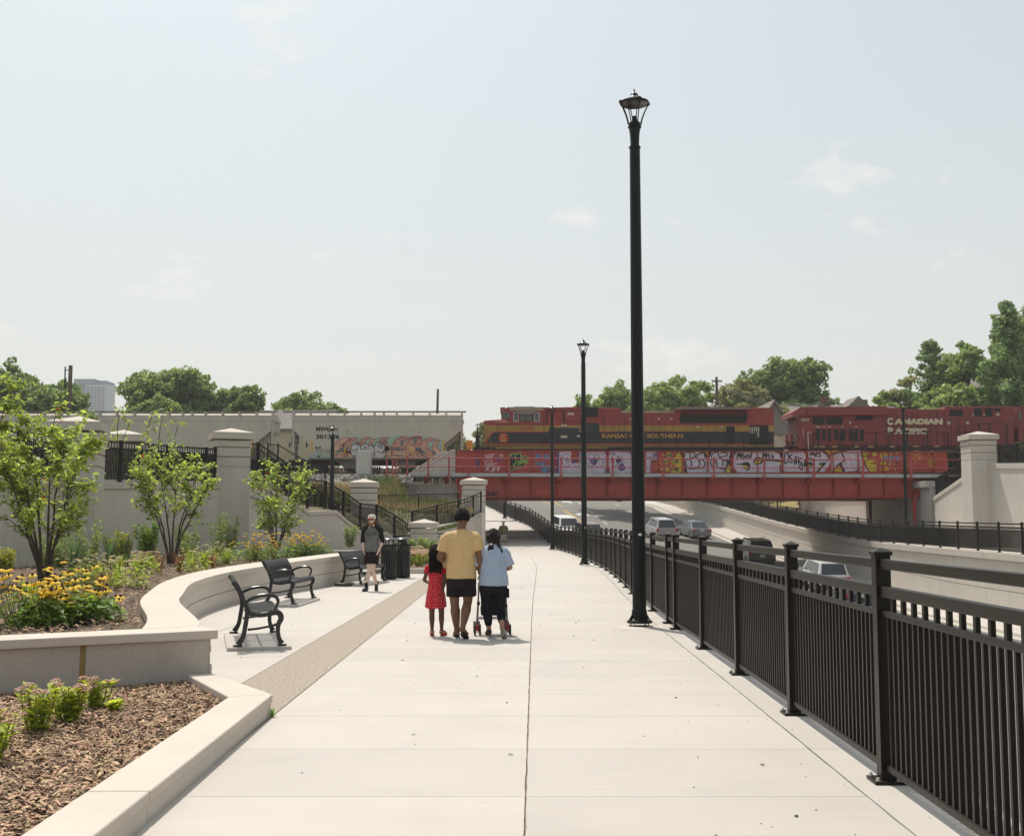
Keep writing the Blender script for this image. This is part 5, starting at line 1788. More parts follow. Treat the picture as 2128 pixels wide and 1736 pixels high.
# cab windows
for r4 in ((543, 172, 617, 304), (838, 172, 916, 302)):
	f = slab('A', rect('A', *r4), 81.385, 81.43, 'window', SILV, k1)
	slab('A', rect('A', r4[0] + 9, r4[1] + 9, r4[2] - 9, r4[3] - 9), 81.372, 81.39, 'pane', GLASS, f)
f = slab('A', rect('A', 632, 205, 820, 295), 81.385, 81.43, 'window', FRM, k1)
slab('A', rect('A', 640, 212, 716, 288), 81.372, 81.39, 'pane', GLASS, f)
slab('A', rect('A', 724, 212, 812, 288), 81.372, 81.39, 'pane', GLASS, f)
slab('A', [(560, 152), (865, 152), (800, 207), (640, 207)], 81.10, 81.43, 'sun_visor', mat('visor_grey', (0.2, 0.17, 0.16), 0.7), k1)
slab('A', rect('A', 384, 170, 495, 262), 81.392, 81.43, 'windscreen', GLASS, k1)
# decals
for r4 in ((1312, 175, 1405, 210), (1218, 345, 1305, 375), (1216, 500, 1308, 536), (1445, 495, 1487, 526)):
	slab('A', rect('A', *r4), 81.30, 81.345, 'decal', DECAL, k1)
# handrail and pipe along the hood
b = MB(); b.tube([tuple(tq('A', 985, 150, 81.3)), tuple(tq('A', 1800, 150, 81.3)), tuple(tq('A', 1812, 240, 81.3)), tuple(tq('A', 1832, 300, 81.3)), tuple(tq('A', 1832, 440, 81.3))], 0.02, 6); b.build('pipe', FRM, k1)
for px in (1020, 1260):
	slab('A', rect('A', px - 8, 150, px + 8, 322), 81.30, 81.35, 'upright', FRM, k1)
for px in (323, 978):
	slab('A', rect('A', px - 3, 300, px + 3, 660), 81.395, 81.42, 'seam', FRM, k1)
for px in range(1850, 2128, 90):
	slab('A', rect('A', px - 2, 240, px + 2, 440), 81.396, 81.42, 'door_seam', FRM, k1)
# engine hood roof, radiator and louvres (crop B)
slab('B', [(-60, 152), (690, 152), (700, 180), (-60, 180)], 81.30, 84.6, 'hood_roof', TAN, k1)
slab('B', [(640, 135), (770, 95), (1765, 104), (1765, 136), (780, 136), (690, 150)], 81.05, 84.9, 'radiator_eave', mat('eave_grey', (0.21, 0.15, 0.12), 0.7, var=0.2), k1)
g = slab('B', [(780, 205), (1745, 205), (1720, 322), (785, 322)], 81.36, 81.43, 'radiator_grille', GRIL, k1)
bl = MB()
for k in range(60):
	q0, q1 = tq('B', 788 + k * 15.6, 208, 81.35), tq('B', 792 + k * 15.6, 320, 81.35)
	bl.bar(q0, q1, 0.012, 0.01)
bl.build('grille_bars', FRM, g, kind='stuff')
slab('B', [(800, 145), (1700, 145), (1745, 204), (790, 204)], 81.38, 81.425, 'sooty_panel', mat('sooty_red', (0.09, 0.016, 0.012), 0.8, var=0.4, vscale=2), k1)
for px0, px1 in ((840, 1120), (1250, 1560)):
	q = tq('B', (px0 + px1) / 2, 80)
	b = MB(); w_ = (tq('B', px1, 80) - tq('B', px0, 80)).x / 2
	b.lathe([(w_, -0.12), (w_, 0.04), (w_ * 0.8, 0.06), (0.05, 0.06)], 20, (q.x, 83, q.z)); b.build('roof_fan', FRM, k1)
slab('B', rect('B', 1435, 366, 1558, 615), 81.38, 81.42, 'hood_door', GRIL, k1)
g = slab('B', rect('B', 1762, 356, 2035, 625), 81.38, 81.42, 'end_opening', GRIL, k1)
for k in range(5):
	slab('B', rect('B', 1770 + k * 29, 380, 1786 + k * 29, 470 + (k > 2) * 52), 81.36, 81.385, 'bright_slot', DECAL, g)
for px in range(20, 760, 93):
	slab('B', rect('B', px - 2, 238, px + 2, 440), 81.395, 81.42, 'door_seam', FRM, k1)
for px in range(860, 1440, 108):
	slab('B', rect('B', px - 2, 356, px + 2, 440), 81.395, 81.42, 'door_seam', FRM, k1)
for px in (80, 480, 660, 1030, 1370):
	slab('B', rect('B', px - 20, 254 if px < 700 else 370, px + 20, 275 if px < 700 else 390), 81.395, 81.42, 'decal', DECAL, k1)
b = MB(); b.tube([tuple(tq('B', x, 447, 81.1)) for x in (-200, 500, 1100, 2085)] + [tuple(tq('B', 2092, 690, 81.1))], 0.02, 6)
b.build('handrail', FRM, k1)
for px in (480, 720, 955, 1190, 1430, 1668, 1850, 2030, 240, 10):
	slab('B', rect('B', px - 5, 447, px + 5, 690), 81.08, 81.12, 'stanchion', FRM, k1)
for px in range(420, 1500, 170):
	slab('B', rect('B', px - 12, 594, px + 12, 620), 81.36, 81.41, 'hood_latch', FRM, k1)
# lettering
def letter(c, s, px, py_base, hpx, width_px, m, par, Y=81.37, name='lettering', bold=0.008):
	o = tq(c, px, py_base, Y)
	e = tq(c, px + width_px, py_base, Y)
	size = (tq(c, px, py_base - hpx, Y).z - o.z) / 0.70
	return text_mesh(s, size, name, m, par, o, (1, 0, 0), (0, 0, 1), ext=0.002, bold=bold, width=e.x - o.x)
letter('A', '4154', 650, 420, 48, 168, KLN, k1)
x2 = cx('B', 822)
letter('A', 'KANSAS CITY SOUTHERN', 1803, 532, 56, x2 - 1803, GOLD, k1)
oc = [tq('A', 404 + 72 * math.cos(rad(22.5 + 45 * k)), 534 + 72 * math.sin(rad(22.5 + 45 * k))) for k in range(8)]
b = MB(); b.prism([(p.x, p.z) for p in oc], lambda a, z, d: (a, d, z), 81.385, 81.41); em = b.build('emblem', KLN, k1)
for i, (s, y, w_) in enumerate((('Kansas', 502, 78), ('City', 548, 78), ('Southern', 585, 100))):
	t = letter('A', s, 404 - w_ / 2, y, 27, w_, GOLD, k1, Y=81.375)
# pilot and front steps
for px in (15, 45):
	slab('A', rect('A', px - 12, 480, px + 12, 665), 82.2, 82.6, 'front_post', FRM, k1)
b = MB(); b.tube([tuple(tq('A', 60, 475, 81.6)), tuple(tq('A', 90, 520, 81.6)), tuple(tq('A', 100, 700, 81.6))], 0.025, 6); b.tube([tuple(tq('A', 195, 510, 81.3)), tuple(tq('A', 225, 600, 81.3)), tuple(tq('A', 238, 705, 81.3))], 0.022, 6); b.build('grab_iron', KYL, k1)
for k in range(4):
	b = MB(); q = tq('A', 150, 350 + k * 48, 81.36); b.box((q.x, q.y, q.z), (0.32, 0.05, 0.03)); b.build('step', KYL, k1)
# wheels and trucks below (behind the girder)
def trucks(par, xs, y=83.0, r=0.5, m=FRM, nm='bogie', side=True):
	for x in xs:
		b = MB()
		for dx in (-1.6, 0, 1.6) if side else (-0.9, 0.9):
			for dy in (-0.75, 0.75):
				b.tube([(x + dx, y + dy - 0.06, RT + r), (x + dx, y + dy + 0.06, RT + r)], r, 20)
		if side:
			b.bx(x - 2.2, x + 2.2, y - 1.05, y - 0.85, RT + 0.35, RT + 0.85)
		else:
			b.prism([(x - 1.25, RT + 0.42), (x - 0.7, RT + 0.62), (x - 0.3, RT + 0.25), (x + 0.3, RT + 0.25), (x + 0.7, RT + 0.62), (x + 1.25, RT + 0.42), (x + 1.2, RT + 0.75), (x - 1.2, RT + 0.75)], lambda a, z, d: (a, d, z), y - 1.05, y - 0.85)
		b.build(nm, m, par, smooth=False)
xa, xb = tq('A', 128, 0).x, tq('B', 2115, 0).x
trucks(k1, (xa + 4.3, xb - 4.3))
# ---- maroon locomotive
q0, q1 = tq('C', 330, 700), tq('D', 1960, 700)
k2 = thing('locomotive', 'maroon diesel locomotive with cream lettering at the right end of the bridge', 'locomotive', ((q0.x + q1.x) / 2, 83, RT), world=True)
def cxD(px):
	return (OX['D'][0] + px * 0.1211 - 1610.6) / 0.14647
def cyD(py):
	return py * 0.1211 / 0.14647
e2 = cxD(1960)
slab('C', [(330, 690), (330, 235), (360, 215), (1590, 215), (1590, 105), (1785, 105), (1840, 126), (cxD(770), 126), (cxD(780), cyD(105)), (e2, cyD(105)), (e2, 690)], 81.42, 84.5, 'body', CPR, k2, bev=0.04)
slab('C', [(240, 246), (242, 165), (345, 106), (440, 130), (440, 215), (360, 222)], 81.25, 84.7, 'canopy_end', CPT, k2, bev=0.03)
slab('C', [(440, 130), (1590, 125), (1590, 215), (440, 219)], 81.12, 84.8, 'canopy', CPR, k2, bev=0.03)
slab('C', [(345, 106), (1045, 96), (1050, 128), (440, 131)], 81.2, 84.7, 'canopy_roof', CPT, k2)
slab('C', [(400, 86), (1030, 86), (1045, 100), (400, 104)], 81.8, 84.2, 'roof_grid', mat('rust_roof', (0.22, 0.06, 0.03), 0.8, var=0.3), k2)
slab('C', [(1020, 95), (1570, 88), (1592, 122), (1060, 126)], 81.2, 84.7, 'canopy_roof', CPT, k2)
for poly in ([(535, 238), (712, 238), (700, 342), (528, 340)], [(730, 238), (968, 238), (945, 342), (722, 342)], [(1150, 228), (1400, 222), (1378, 278), (1125, 285)]):
	slab('C', poly, 81.39, 81.43, 'radiator_opening', GRIL, k2)
for x0, x1, y0, y1 in ((570, 650, 368, 610), (655, 730, 375, 612), (738, 806, 368, 630), (830, 910, 368, 600), (915, 1005, 368, 620), (1040, 1110, 368, 618), (1115, 1190, 368, 625), (1195, 1270, 370, 625)):
	d = slab('C', rect('C', x0, y0, x1, y1), 81.385, 81.425, 'door', CPR, k2, bev=0.01)
	slab('C', rect('C', x0 + 12, y0 + 40, x1 - 14, y1 - 40), 81.37, 81.39, 'louvre', GRIL, d)
for x0, y0, x1, y1 in ((575, 370, 645, 388), (680, 372, 710, 382), (745, 370, 790, 386), (940, 372, 970, 384), (1130, 372, 1165, 384), (1050, 305, 1078, 332), (397, 395, 404, 530)):
	slab('C', rect('C', x0, y0, x1, y1), 81.36, 81.388, 'decal', DECAL, k2)
for px in (1590, 1665, 1740, 1860, 1945, 2030):
	slab('C', rect('C', px - 3, 185, px + 3, 640), 81.395, 81.425, 'door_seam', GRIL, k2)
for px in (205, 310, 405, 520, 628, 760, 880, 975, 1020, 1115, 1225, 1620, 1740):
	slab('D', rect('D', px - 3, 195 if px < 800 else 310, px + 3, 740 if px < 1300 else 390), 81.395, 81.425, 'door_seam', GRIL, k2)
for r4 in ((855, 160, 1080, 270), (1278, 138, 1408, 278), (1465, 138, 1590, 280), (1622, 140, 1725, 185)):
	slab('D', rect('D', *r4), 81.39, 81.43, 'grille', GRIL, k2)
for r4 in ((812, 366, 868, 415), (1130, 366, 1185, 405), (1655, 225, 1703, 262), (1240, 240, 1275, 262), (1430, 240, 1462, 262)):
	slab('D', rect('D', *r4), 81.385, 81.41, 'decal', DECAL, k2)
for px in (265, 625, 1045):
	slab('D', rect('D', px - 52, 782, px + 52, 800), 81.28, 81.31, 'sill_light', mat('sill_yellow', (0.45, 0.33, 0.12), 0.7) if 'sill_yellow' not in MATS else MATS['sill_yellow'], k2)
for px in (560, 660, 840, 1145, 1355, 1650):
	slab('C', rect('C', px - 40, 650, px + 40, 668), 81.28, 81.31, 'sill_light', MATS['sill_yellow'], k2)
slab('C', rect('C', 440, 640, e2 + 80, 705), 81.30, 84.6, 'frame', mat('frame_maroon', (0.05, 0.012, 0.012), 0.7, var=0.3), k2)
slab('C', rect('C', 165, 645, 440, 662), 81.5, 84.4, 'end_platform', FRM, k2)
b = MB(); b.tube([tuple(tq('C', x, 455, 81.08)) for x in (520, 900, 1400, 1620)], 0.022, 6); b.tube([tuple(tq('D', x, 545, 81.08)) for x in (-300, 300, 900, 1215)] + [tuple(tq('D', 1300, 400, 81.08)), tuple(tq('D', 2090, 398, 81.08))], 0.022, 6); b.build('handrail', FRM, k2)
for px in (530, 600, 900, 1095, 1415, 1600):
	slab('C', rect('C', px - 9, 455, px + 9, 700), 81.06, 81.10, 'stanchion', FRM, k2)
for px, y in ((95, 545), (445, 545), (795, 545), (1105, 545), (1328, 400), (1508, 400), (1800, 400)):
	slab('D', rect('D', px - 11, y, px + 11, 815), 81.06, 81.10, 'stanchion', FRM, k2)
b = MB(); b.tube([tuple(tq('C', 520, 455, 81.1)), tuple(tq('C', 465, 460, 81.1)), tuple(tq('C', 470, 560, 81.1)), tuple(tq('C', 474, 690, 81.1))], 0.03, 6); b.build('grab_rail', SILV, k2)
for px in (200, 262):
	slab('C', rect('C', px - 12, 470, px + 12, 640), 82.0, 82.3, 'end_post', CPR, k2)
	q = tq('C', px - 20, 612, 82.2)
	b = MB(); b.ball(tuple(q), (0.15, 0.15, 0.16), 8, 6); b.build('marker', FRM, k2)
for s, e in (((270, 470), (345, 690)), ((95, 520), (110, 690)), ((245, 655), (290, 692)), ((150, 690), (180, 660))):
	b = MB(); b.tube([tuple(tq('C', *s, 82)), tuple(tq('C', *e, 82))], 0.025, 6); b.build('grab_rail', SILV, k2)
b = MB()
for k in range(3):
	pts = [tuple(tq('C', 40 + 230 * f, 470 + k * 8 + (60 + k * 20) * math.sin(math.pi * f), 82.5)) for f in np.linspace(0, 1, 9)]
	b.tube(pts, 0.012, 5)
b.build('hoses', FRM, k2)
q = tq('C', 320, 245, 81.7); b = MB(); b.ball(tuple(q), (0.14, 0.12, 0.16), 10, 7); b.build('headlight', SILV, k2)
letter('C', '9377', 370, 298, 36, 120, CREAM, k2, Y=81.36)
# small-capital lettering: big first letter, smaller rest
letter('C', 'C', 1592, 342, 88, 82, CREAM, k2, Y=81.36, bold=0.045)
xr = cxD(735)
letter('C', 'ANADIAN', 1690, 337, 70, xr - 1690, CREAM, k2, Y=81.36, bold=0.04)
letter('C', 'P', 1600, 476, 88, 78, CREAM, k2, Y=81.36, bold=0.045)
letter('C', 'ACIFIC', 1690, 474, 72, cxD(465) - 1690, CREAM, k2, Y=81.36, bold=0.04)
slab('C', rect('C', 1618, 68, 1745, 100), 82.2, 83.8, 'roof_hatch', SILV, k2)
slab('D', [(220, 95), (250, 80), (370, 92), (365, 125), (310, 140)], 82.4, 83.6, 'exhaust_stack', FRM, k2)
slab('D', [(2045, 100), (2128, 90), (2150, 150), (2150, 700), (2060, 700)], 81.6, 84.3, 'cab', CPR, k2)
slab('D', rect('D', 2048, 190, 2090, 320), 81.55, 81.62, 'cab_window', GLASS, k2)
trucks(k2, (tq('C', 330, 0).x + 4.3, tq('D', 1500, 0).x))
# ---- hopper cars
HOP = mat('hopper_grey', (0.50, 0.465, 0.38), 0.7, var=0.08, vscale=0.8, streak=0.05, dirt=0.10)
HOPD = mat('hopper_dark', (0.15, 0.135, 0.105), 0.75, var=0.2, dirt=0.2)
HOPR = mat('hopper_roof', (0.52, 0.46, 0.38), 0.7, var=0.1, dirt=0.1)
RFY = mat('reflector_yellow', (0.62, 0.36, 0.02), 0.5)
BLKP = mat('stencil_black', (0.02, 0.02, 0.018), 0.7)
def hq(px, py, Y=TY):
	return P(597.5 + px * 0.1831, 841.6 + py * 0.1831, Y)
def hslab(pts, y0, y1, name, m, par, bev=0.0, base=TY, dx=0.0):
	b = MB()
	q = [hq(*p, base) for p in pts]
	b.prism([(p.x + dx, p.z) for p in q], lambda a, z, d: (a, d, z), y0, y1)
	return b.build(name, m, par, bev=bev)
def make_hopper(label, dx, sx, full):
	c = hq(1020, 600)
	t = thing('hopper_car', label, 'hopper car', (c.x + dx, 83, RT), group='grey covered hopper cars', world=True)
	def hs(pts, y0, y1, name, m, bev=0.0, par=None):
		pts = [((p[0] - 1020) * sx + 1020, p[1]) for p in pts]
		return hslab(pts, y0, y1, name, m, par or t, bev, dx=dx)
	body = hs([(70, 145), (1970, 145), (1970, 285), (1780, 440), (1740, 598), (245, 598), (236, 440), (72, 285)], 81.42, 84.55, 'body', HOP)
	hs([(58, 138), (1982, 138), (1982, 172), (58, 172)], 81.38, 84.6, 'top_chord', HOP)
	# sloping roof
	b = MB()
	a0, a1 = hq((70 - 1020) * sx + 1020, 138), hq((1970 - 1020) * sx + 1020, 138)
	zt = hq(0, 84).z
	x0, x1 = a0.x + dx, a1.x + dx
	b.quad((x0, 81.42, a0.z), (x1, 81.42, a0.z), (x1, 82.2, zt), (x0, 82.2, zt))
	b.quad((x0, 82.2, zt), (x1, 82.2, zt), (x1, 83.8, zt), (x0, 83.8, zt))
	b.quad((x0, 83.8, zt), (x1, 83.8, zt), (x1, 84.6, a0.z), (x0, 84.6, a0.z))
	b.quad((x0, 81.42, a0.z), (x0, 82.2, zt), (x0, 83.8, zt), (x0, 84.6, a0.z))
	b.quad((x1, 81.42, a0.z), (x1, 82.2, zt), (x1, 83.8, zt), (x1, 84.6, a0.z))
	b.build('roof', HOPR, t)
	hs([(-60 if full else 10, 62), (2024, 62), (2024, 74), (-60 if full else 10, 74)], 81.6, 81.95, 'running_board', HOPD)
	for px in (62, 252, 445, 640, 828, 980, 1085, 1232, 1420, 1608, 1795, 1978):
		hs([(px - 8, 72), (px + 10, 72), (px + 14, 136), (px - 2, 136)], 81.46, 81.9, 'roof_rib', HOP)
	# grid of the walkway seen as fine wires
	b = MB()
	for k in range(150):
		q_0, q_1 = hq((78 + k * 12.6 - 1020) * sx + 1020, 84, 81.6), hq((72 + k * 12.6 - 1020) * sx + 1020, 136, 81.45)
		b.bar((q_0.x + dx, q_0.y, q_0.z), (q_1.x + dx, q_1.y, q_1.z), 0.012, 0.012)
	b.build('walk_grating', HOP, t, kind='stuff')
	for px in (62, 1978):
		hs([(px - 12, 70), (px + 12, 70), (px + 12, 600), (px - 12, 600)], 81.5, 81.75, 'end_post', HOP)
	for px in (78, 1955):
		hs([(px - 14, 290), (px + 14, 290), (px + 14, 610), (px - 14, 610)], 81.9, 82.3, 'end_brace', HOPD)
	for py in (330, 390, 450, 510, 560):
		hs([(55, py), (110, py), (110, py + 6), (55, py + 6)], 81.5, 81.56, 'rung', HOP)
		hs([(1940, py), (1990, py), (1990, py + 6), (1940, py + 6)], 81.5, 81.56, 'rung', HOP)
	hs([(240, 598), (1760, 598), (1760, 616), (240, 616)], 81.36, 84.6, 'side_sill', HOPD)
	hs([(-10, 612), (2050, 612), (2050, 670), (-10, 670)], 82.4, 83.6, 'centre_sill', FRM)
	for cx_ in (700, 1330):
		hs([(cx_ - 170, 616), (cx_ + 150, 616), (cx_ + 70, 715), (cx_ - 60, 715)], 81.7, 84.3, 'hopper_bay', HOPD)
		hs([(cx_ - 60, 715), (cx_ + 70, 715), (cx_ + 60, 752), (cx_ - 40, 752)], 82.2, 83.8, 'outlet_gate', FRM)
	for px in (277, 1768):
		hs([(px - 9, 398 if px > 1000 else 405), (px + 9, 398 if px > 1000 else 405), (px + 9, 540), (px - 9, 540)], 81.405, 81.43, 'reflector', RFY)
	for px in (653, 1404):
		hs([(px - 7, 475), (px + 7, 475), (px + 7, 545), (px - 7, 545)], 81.394, 81.43, 'reflector', RFY)
	for px, r_ in ((212, 34), (18, 34)):
		q = hq((px - 1020) * sx + 1020, 440, 82.0)
		b = MB(); b.tube([(q.x + dx - 0.03, 82.2, q.z), (q.x + dx + 0.03, 82.2, q.z)], 0.22, 16); b.build('brake_wheel', HOPD, t)
	xx0, xx1 = hq((150 - 1020) * sx + 1020, 600).x + dx, hq((1890 - 1020) * sx + 1020, 600).x + dx
	trucks(t, (xx0 + 0.3, xx1 - 0.3), r=0.46, side=False)
	return t
h1 = make_hopper('grey hopper car MWCX 301346 with pink and green flame graffiti', 0, 1.0, True)
pitch = hq(1020, 0).x - P(385, 850, TY).x
h2 = make_hopper('plain grey hopper car without graffiti behind the tall pillars', -pitch, 1.03, False)
h3 = make_hopper('grey hopper car at the far left mostly hidden by young tree and foliage', -pitch * 2.02, 1.03, False)
def hletter(s, px, py, hpx, wpx, m, par, Y=81.405, bold=0.0):
	o, e = hq(px, py, Y), hq(px + wpx, py, Y)
	size = (hq(px, py - hpx, Y).z - o.z) / 0.70
	return text_mesh(s, size, 'lettering', m, par, o, (1, 0, 0), (0, 0, 1), ext=0.002, bold=bold, width=e.x - o.x)
hletter('MWCX', 322, 292, 46, 220, BLKP, h1, bold=0.013)
hletter('301346', 324, 378, 46, 265, BLKP, h1, bold=0.013)
hletter('LD LMT 233500', 322, 516, 15, 165, BLKP, h1)
hletter('LT WT   52500', 322, 540, 15, 165, BLKP, h1)
def hpt(p, lay):
	q = hq(*p, TY)
	return (q.x, 81.418 - 0.003 * lay, q.z)
def hfill(m, *polys, lay=1):
	for poly in polys:
		b = MB()
		nd = nudge() * 40
		b.add([hpt(p, lay + nd) for p in poly], [tuple(range(len(poly)))])
		b.build('graffiti', m, h1)
def hstroke(m, w, *lines, lay=4):
	b = MB()
	for ln in lines:
		nd = nudge() * 40
		q = catmull(ln, len(ln) * 4) if len(ln) > 2 else [np.array(p, float) for p in ln]
		b.ribbon([(p[0], p[1]) for p in q], w, lambda a, z, d: hpt((a, z), d), lay + nd)
	b.build('graffiti', m, h1)
HP = mat('spray_salmon', (0.55, 0.28, 0.20), 0.7, var=0.3, vscale=3)
HPL = mat('spray_peach', (0.62, 0.38, 0.25), 0.7, var=0.3, vscale=4)
HM = mat('spray_maroon', (0.32, 0.10, 0.10), 0.7, var=0.2)
HT = mat('spray_teal', (0.32, 0.42, 0.34), 0.7, var=0.3, vscale=3)
HDT = mat('spray_dark_teal', (0.15, 0.19, 0.19), 0.7, var=0.2)
HW = mat('spray_pale_grey', (0.55, 0.51, 0.50), 0.7, var=0.35, vscale=3)
hfill(HT, [(470, 590), (490, 520), (560, 430), (620, 375), (720, 362), (830, 360), (900, 385), (980, 370), (1060, 355), (1120, 365), (1230, 345), (1290, 335), (1380, 360), (1470, 345), (1560, 365), (1620, 380), (1700, 370), (1750, 400), (1745, 520), (1735, 596), (250, 596), (250, 560), (400, 545)], lay=1)
def flame(x, y, w, h, k=1):
	"""hooked flame tongue with a curled tip"""
	return [(x - w * 0.5, y), (x - w * 0.55, y - h * 0.45), (x - w * 0.25, y - h * 0.85), (x + w * 0.2 * k, y - h), (x + w * 0.55 * k, y - h * 0.92), (x + w * 0.2 * k, y - h * 0.82), (x + w * 0.02, y - h * 0.6), (x + w * 0.18, y - h * 0.38), (x + w * 0.5, y - h * 0.3), (x + w * 0.62, y)]
FL = [(620, 590, 200, 220, 1), (720, 560, 150, 190, 1), (820, 540, 90, 130, -1), (880, 520, 120, 160, 1), (960, 530, 70, 150, 1), (1090, 520, 110, 160, 1), (1140, 560, 90, 165, -1), (1280, 570, 190, 215, 1), (1440, 580, 180, 230, 1), (1580, 590, 170, 220, 1), (1690, 560, 80, 170, 1)]
for i, f in enumerate(FL):
	poly = flame(*f)
	q = [tuple(p) for p in catmull(poly, 40)]
	hfill(HP if i % 2 else HPL, q, lay=2)
hfill(HPL, [(510, 596), (560, 560), (720, 545), (900, 560), (1100, 560), (1250, 545), (1450, 560), (1560, 545), (1640, 560), (1660, 596)], lay=2)
hfill(HP, [tuple(p) for p in ell(1450, 410, 75, 58)], [tuple(p) for p in ell(1285, 430, 70, 60)], lay=2)
for i, f in enumerate(FL):
	hstroke(HM, 8, flame(*f), lay=3)
hstroke(HM, 8, [(520, 580), (600, 555), (720, 548), (800, 575)], [(1120, 590), (1230, 560), (1340, 585), (1420, 556), (1560, 548)], ell(1450, 410, 75, 58), ell(1285, 430, 70, 60), ell(1490, 400, 45, 40, 60, 330), lay=3)
hfill(HDT, [tuple(p) for p in ell(1448, 392, 22, 34)], [tuple(p) for p in ell(1300, 425, 20, 34)], [(1500, 540), (1560, 520), (1580, 590), (1540, 590)], [(540, 530), (600, 490), (680, 470), (720, 490), (640, 515), (580, 545)], [(1180, 500), (1250, 490), (1340, 495), (1300, 520), (1220, 515)], [(1640, 500), (1660, 540), (1700, 550), (1690, 565), (1650, 555)], [tuple(p) for p in ell(660, 575, 40, 12)], [tuple(p) for p in ell(1260, 572, 60, 9)], [tuple(p) for p in ell(1100, 580, 30, 12)], lay=3)
r = random.Random(8)
hfill(HM, *[[tuple(p) for p in ell(r.uniform(540, 1640), r.uniform(545, 590), r.uniform(8, 25), r.uniform(3, 7), n=8)] for _ in range(26)], lay=4)
hfill(mat('spray_orange_light', (0.55, 0.25, 0.08), 0.7), *[[tuple(p) for p in ell(r.uniform(560, 1640), r.uniform(460, 585), r.uniform(6, 20), r.uniform(4, 12), n=8)] for _ in range(34)], lay=3)
# bubble throw-up and tags
BU = [(745, 592), (715, 530), (735, 455), (780, 437), (820, 455), (830, 470), (860, 438), (905, 440), (925, 465), (950, 440), (985, 470), (1000, 430), (1050, 420), (1095, 445), (1105, 495), (1085, 530), (1130, 545), (1090, 592)]
hfill(HW, [tuple(p) for p in catmull(BU, 70)], lay=4)
hstroke(BLKP, 8, BU, [(830, 470), (835, 520), (880, 470), (890, 520)], [(760, 505), (800, 500), (780, 530), (850, 530)], ell(1058, 460, 26, 26), ell(1058, 462, 9, 9), [(990, 590), (985, 500), (950, 440)], [(1015, 520), (1060, 540), (1130, 530)], [(908, 515), (906, 535)], lay=5)
hstroke(BLKP, 6, [(752, 590), (755, 562), (772, 590), (775, 560)], [(795, 565), (782, 572), (795, 580), (782, 590)], [(805, 562), (803, 590), (820, 588)], [(310, 488), (330, 465), (325, 500), (345, 475), (350, 495)], [(355, 470), (375, 468), (360, 490), (380, 482)], [(585, 470), (590, 440), (610, 440)], [(600, 460), (615, 470), (625, 445)], [(640, 440), (632, 465), (648, 460)], [(595, 490), (610, 500), (625, 480)], [(600, 520), (625, 515), (640, 530), (660, 505), (690, 490)], [(1155, 500), (1165, 470), (1180, 500)], [(1190, 470), (1192, 500)], [(1215, 470), (1200, 485), (1220, 498)], [(1235, 470), (1238, 500), (1260, 470), (1270, 480)], lay=6)
hfill(BLKP, [(332, 574), (375, 574), (375, 588), (332, 588)], [(1448, 482), (1518, 482), (1518, 528), (1448, 528)], lay=5)
hstroke(GWH, 3, [(1452, 486), (1480, 486), (1480, 505), (1452, 505), (1452, 486)], [(1485, 508), (1514, 508), (1514, 486), (1485, 486)], [(1452, 522), (1514, 522)], lay=6)
hstroke(BLKP, 3, [(665, 288), (708, 288), (708, 328), (665, 328), (665, 288)], [(692, 305), (682, 310), (692, 318)], lay=3)
# rails, sleepers, track furniture
tr = thing('railway_track', 'two pairs of rusty rails on dark sleepers in front of the hopper cars', 'track', (-20, 77.5, RT - 0.2), world=True)
for yy in (76.8, 78.25, 82.28, 83.72):
	b = MB(); b.bx(-120, 70, yy - 0.035, yy + 0.035, RT - 0.15, RT); b.build('rail', RUST, tr)
b = MB()
for k in range(95):
	x = -60 + k * 0.6
	for yy in (77.5, 83.0):
		b.box((x, yy, RT - 0.24), (0.22, 2.6, 0.18))
b.build('sleepers', TIE, tr, kind='stuff')
bst = MB()
rr_ = random.Random(9)
for k in range(5200):
	x, y = rr_.uniform(-24, -6.4), rr_.choice((rr_.uniform(73, 76.5), rr_.uniform(75.5, 80)))
	s = rr_.uniform(0.04, 0.11)
	z = interp(y, [(72.9, 4.3), (74.2, 4.69), (89.5, 4.69)])
	bst.box((x, y, z), (s, s, s), rr_.uniform(0, 3), 1.0, rr_.uniform(0, 1))
o = bst.build('ballast', BALL, None, kind='stuff')
# silver relay cabinet and fittings beside the track
pc = P(757, 985, 74.6)
rc = thing('relay_cabinet', 'tall silver relay cabinet beside the track under the graffiti', 'cabinet', (pc.x, 74.6, 4.6), world=True)
zt = P(757, 936, 74.6).z
SIL = mat('silver_cabinet_paint', (0.50, 0.48, 0.44), 0.5, metal=0.2, var=0.15)
b = MB(); b.bx(pc.x - 0.47, pc.x + 0.42, 74.4, 75.2, 4.5, zt); b.build('cabinet_body', SIL, rc, bev=0.02)
b = MB(); b.bx(pc.x - 0.18, pc.x + 0.40, 74.38, 74.402, 4.75, zt - 0.15); b.build('door', SIL, rc)
b = MB(); b.bx(pc.x - 0.55, pc.x - 0.471, 74.5, 75.0, 4.9, zt - 0.1); b.build('side_box', GALV, rc)
b = MB()
for k in range(4):
	b.tube([(pc.x + 0.55 + k * 0.14, 74.6, 4.4), (pc.x + 0.55 + k * 0.14, 74.6, 5.25)], 0.05, 7)
b.build('conduits', FRM, rc)
ob = thing('signal_box', 'small orange equipment box on a post left of the locomotive', 'signal box', tuple(P(976, 940, 76)), world=True)
q0, q1 = P(970, 915, 76), P(982, 933, 76)
b = MB(); b.bx(q0.x, q1.x, 75.8, 76.2, q1.z, q0.z); b.build('box', mat('orange_box', (0.6, 0.25, 0.03), 0.6), ob)
b = MB(); b.tube([((q0.x + q1.x) / 2, 76, 5.0), ((q0.x + q1.x) / 2, 76, q1.z)], 0.05, 7); b.build('post', FRM, ob)
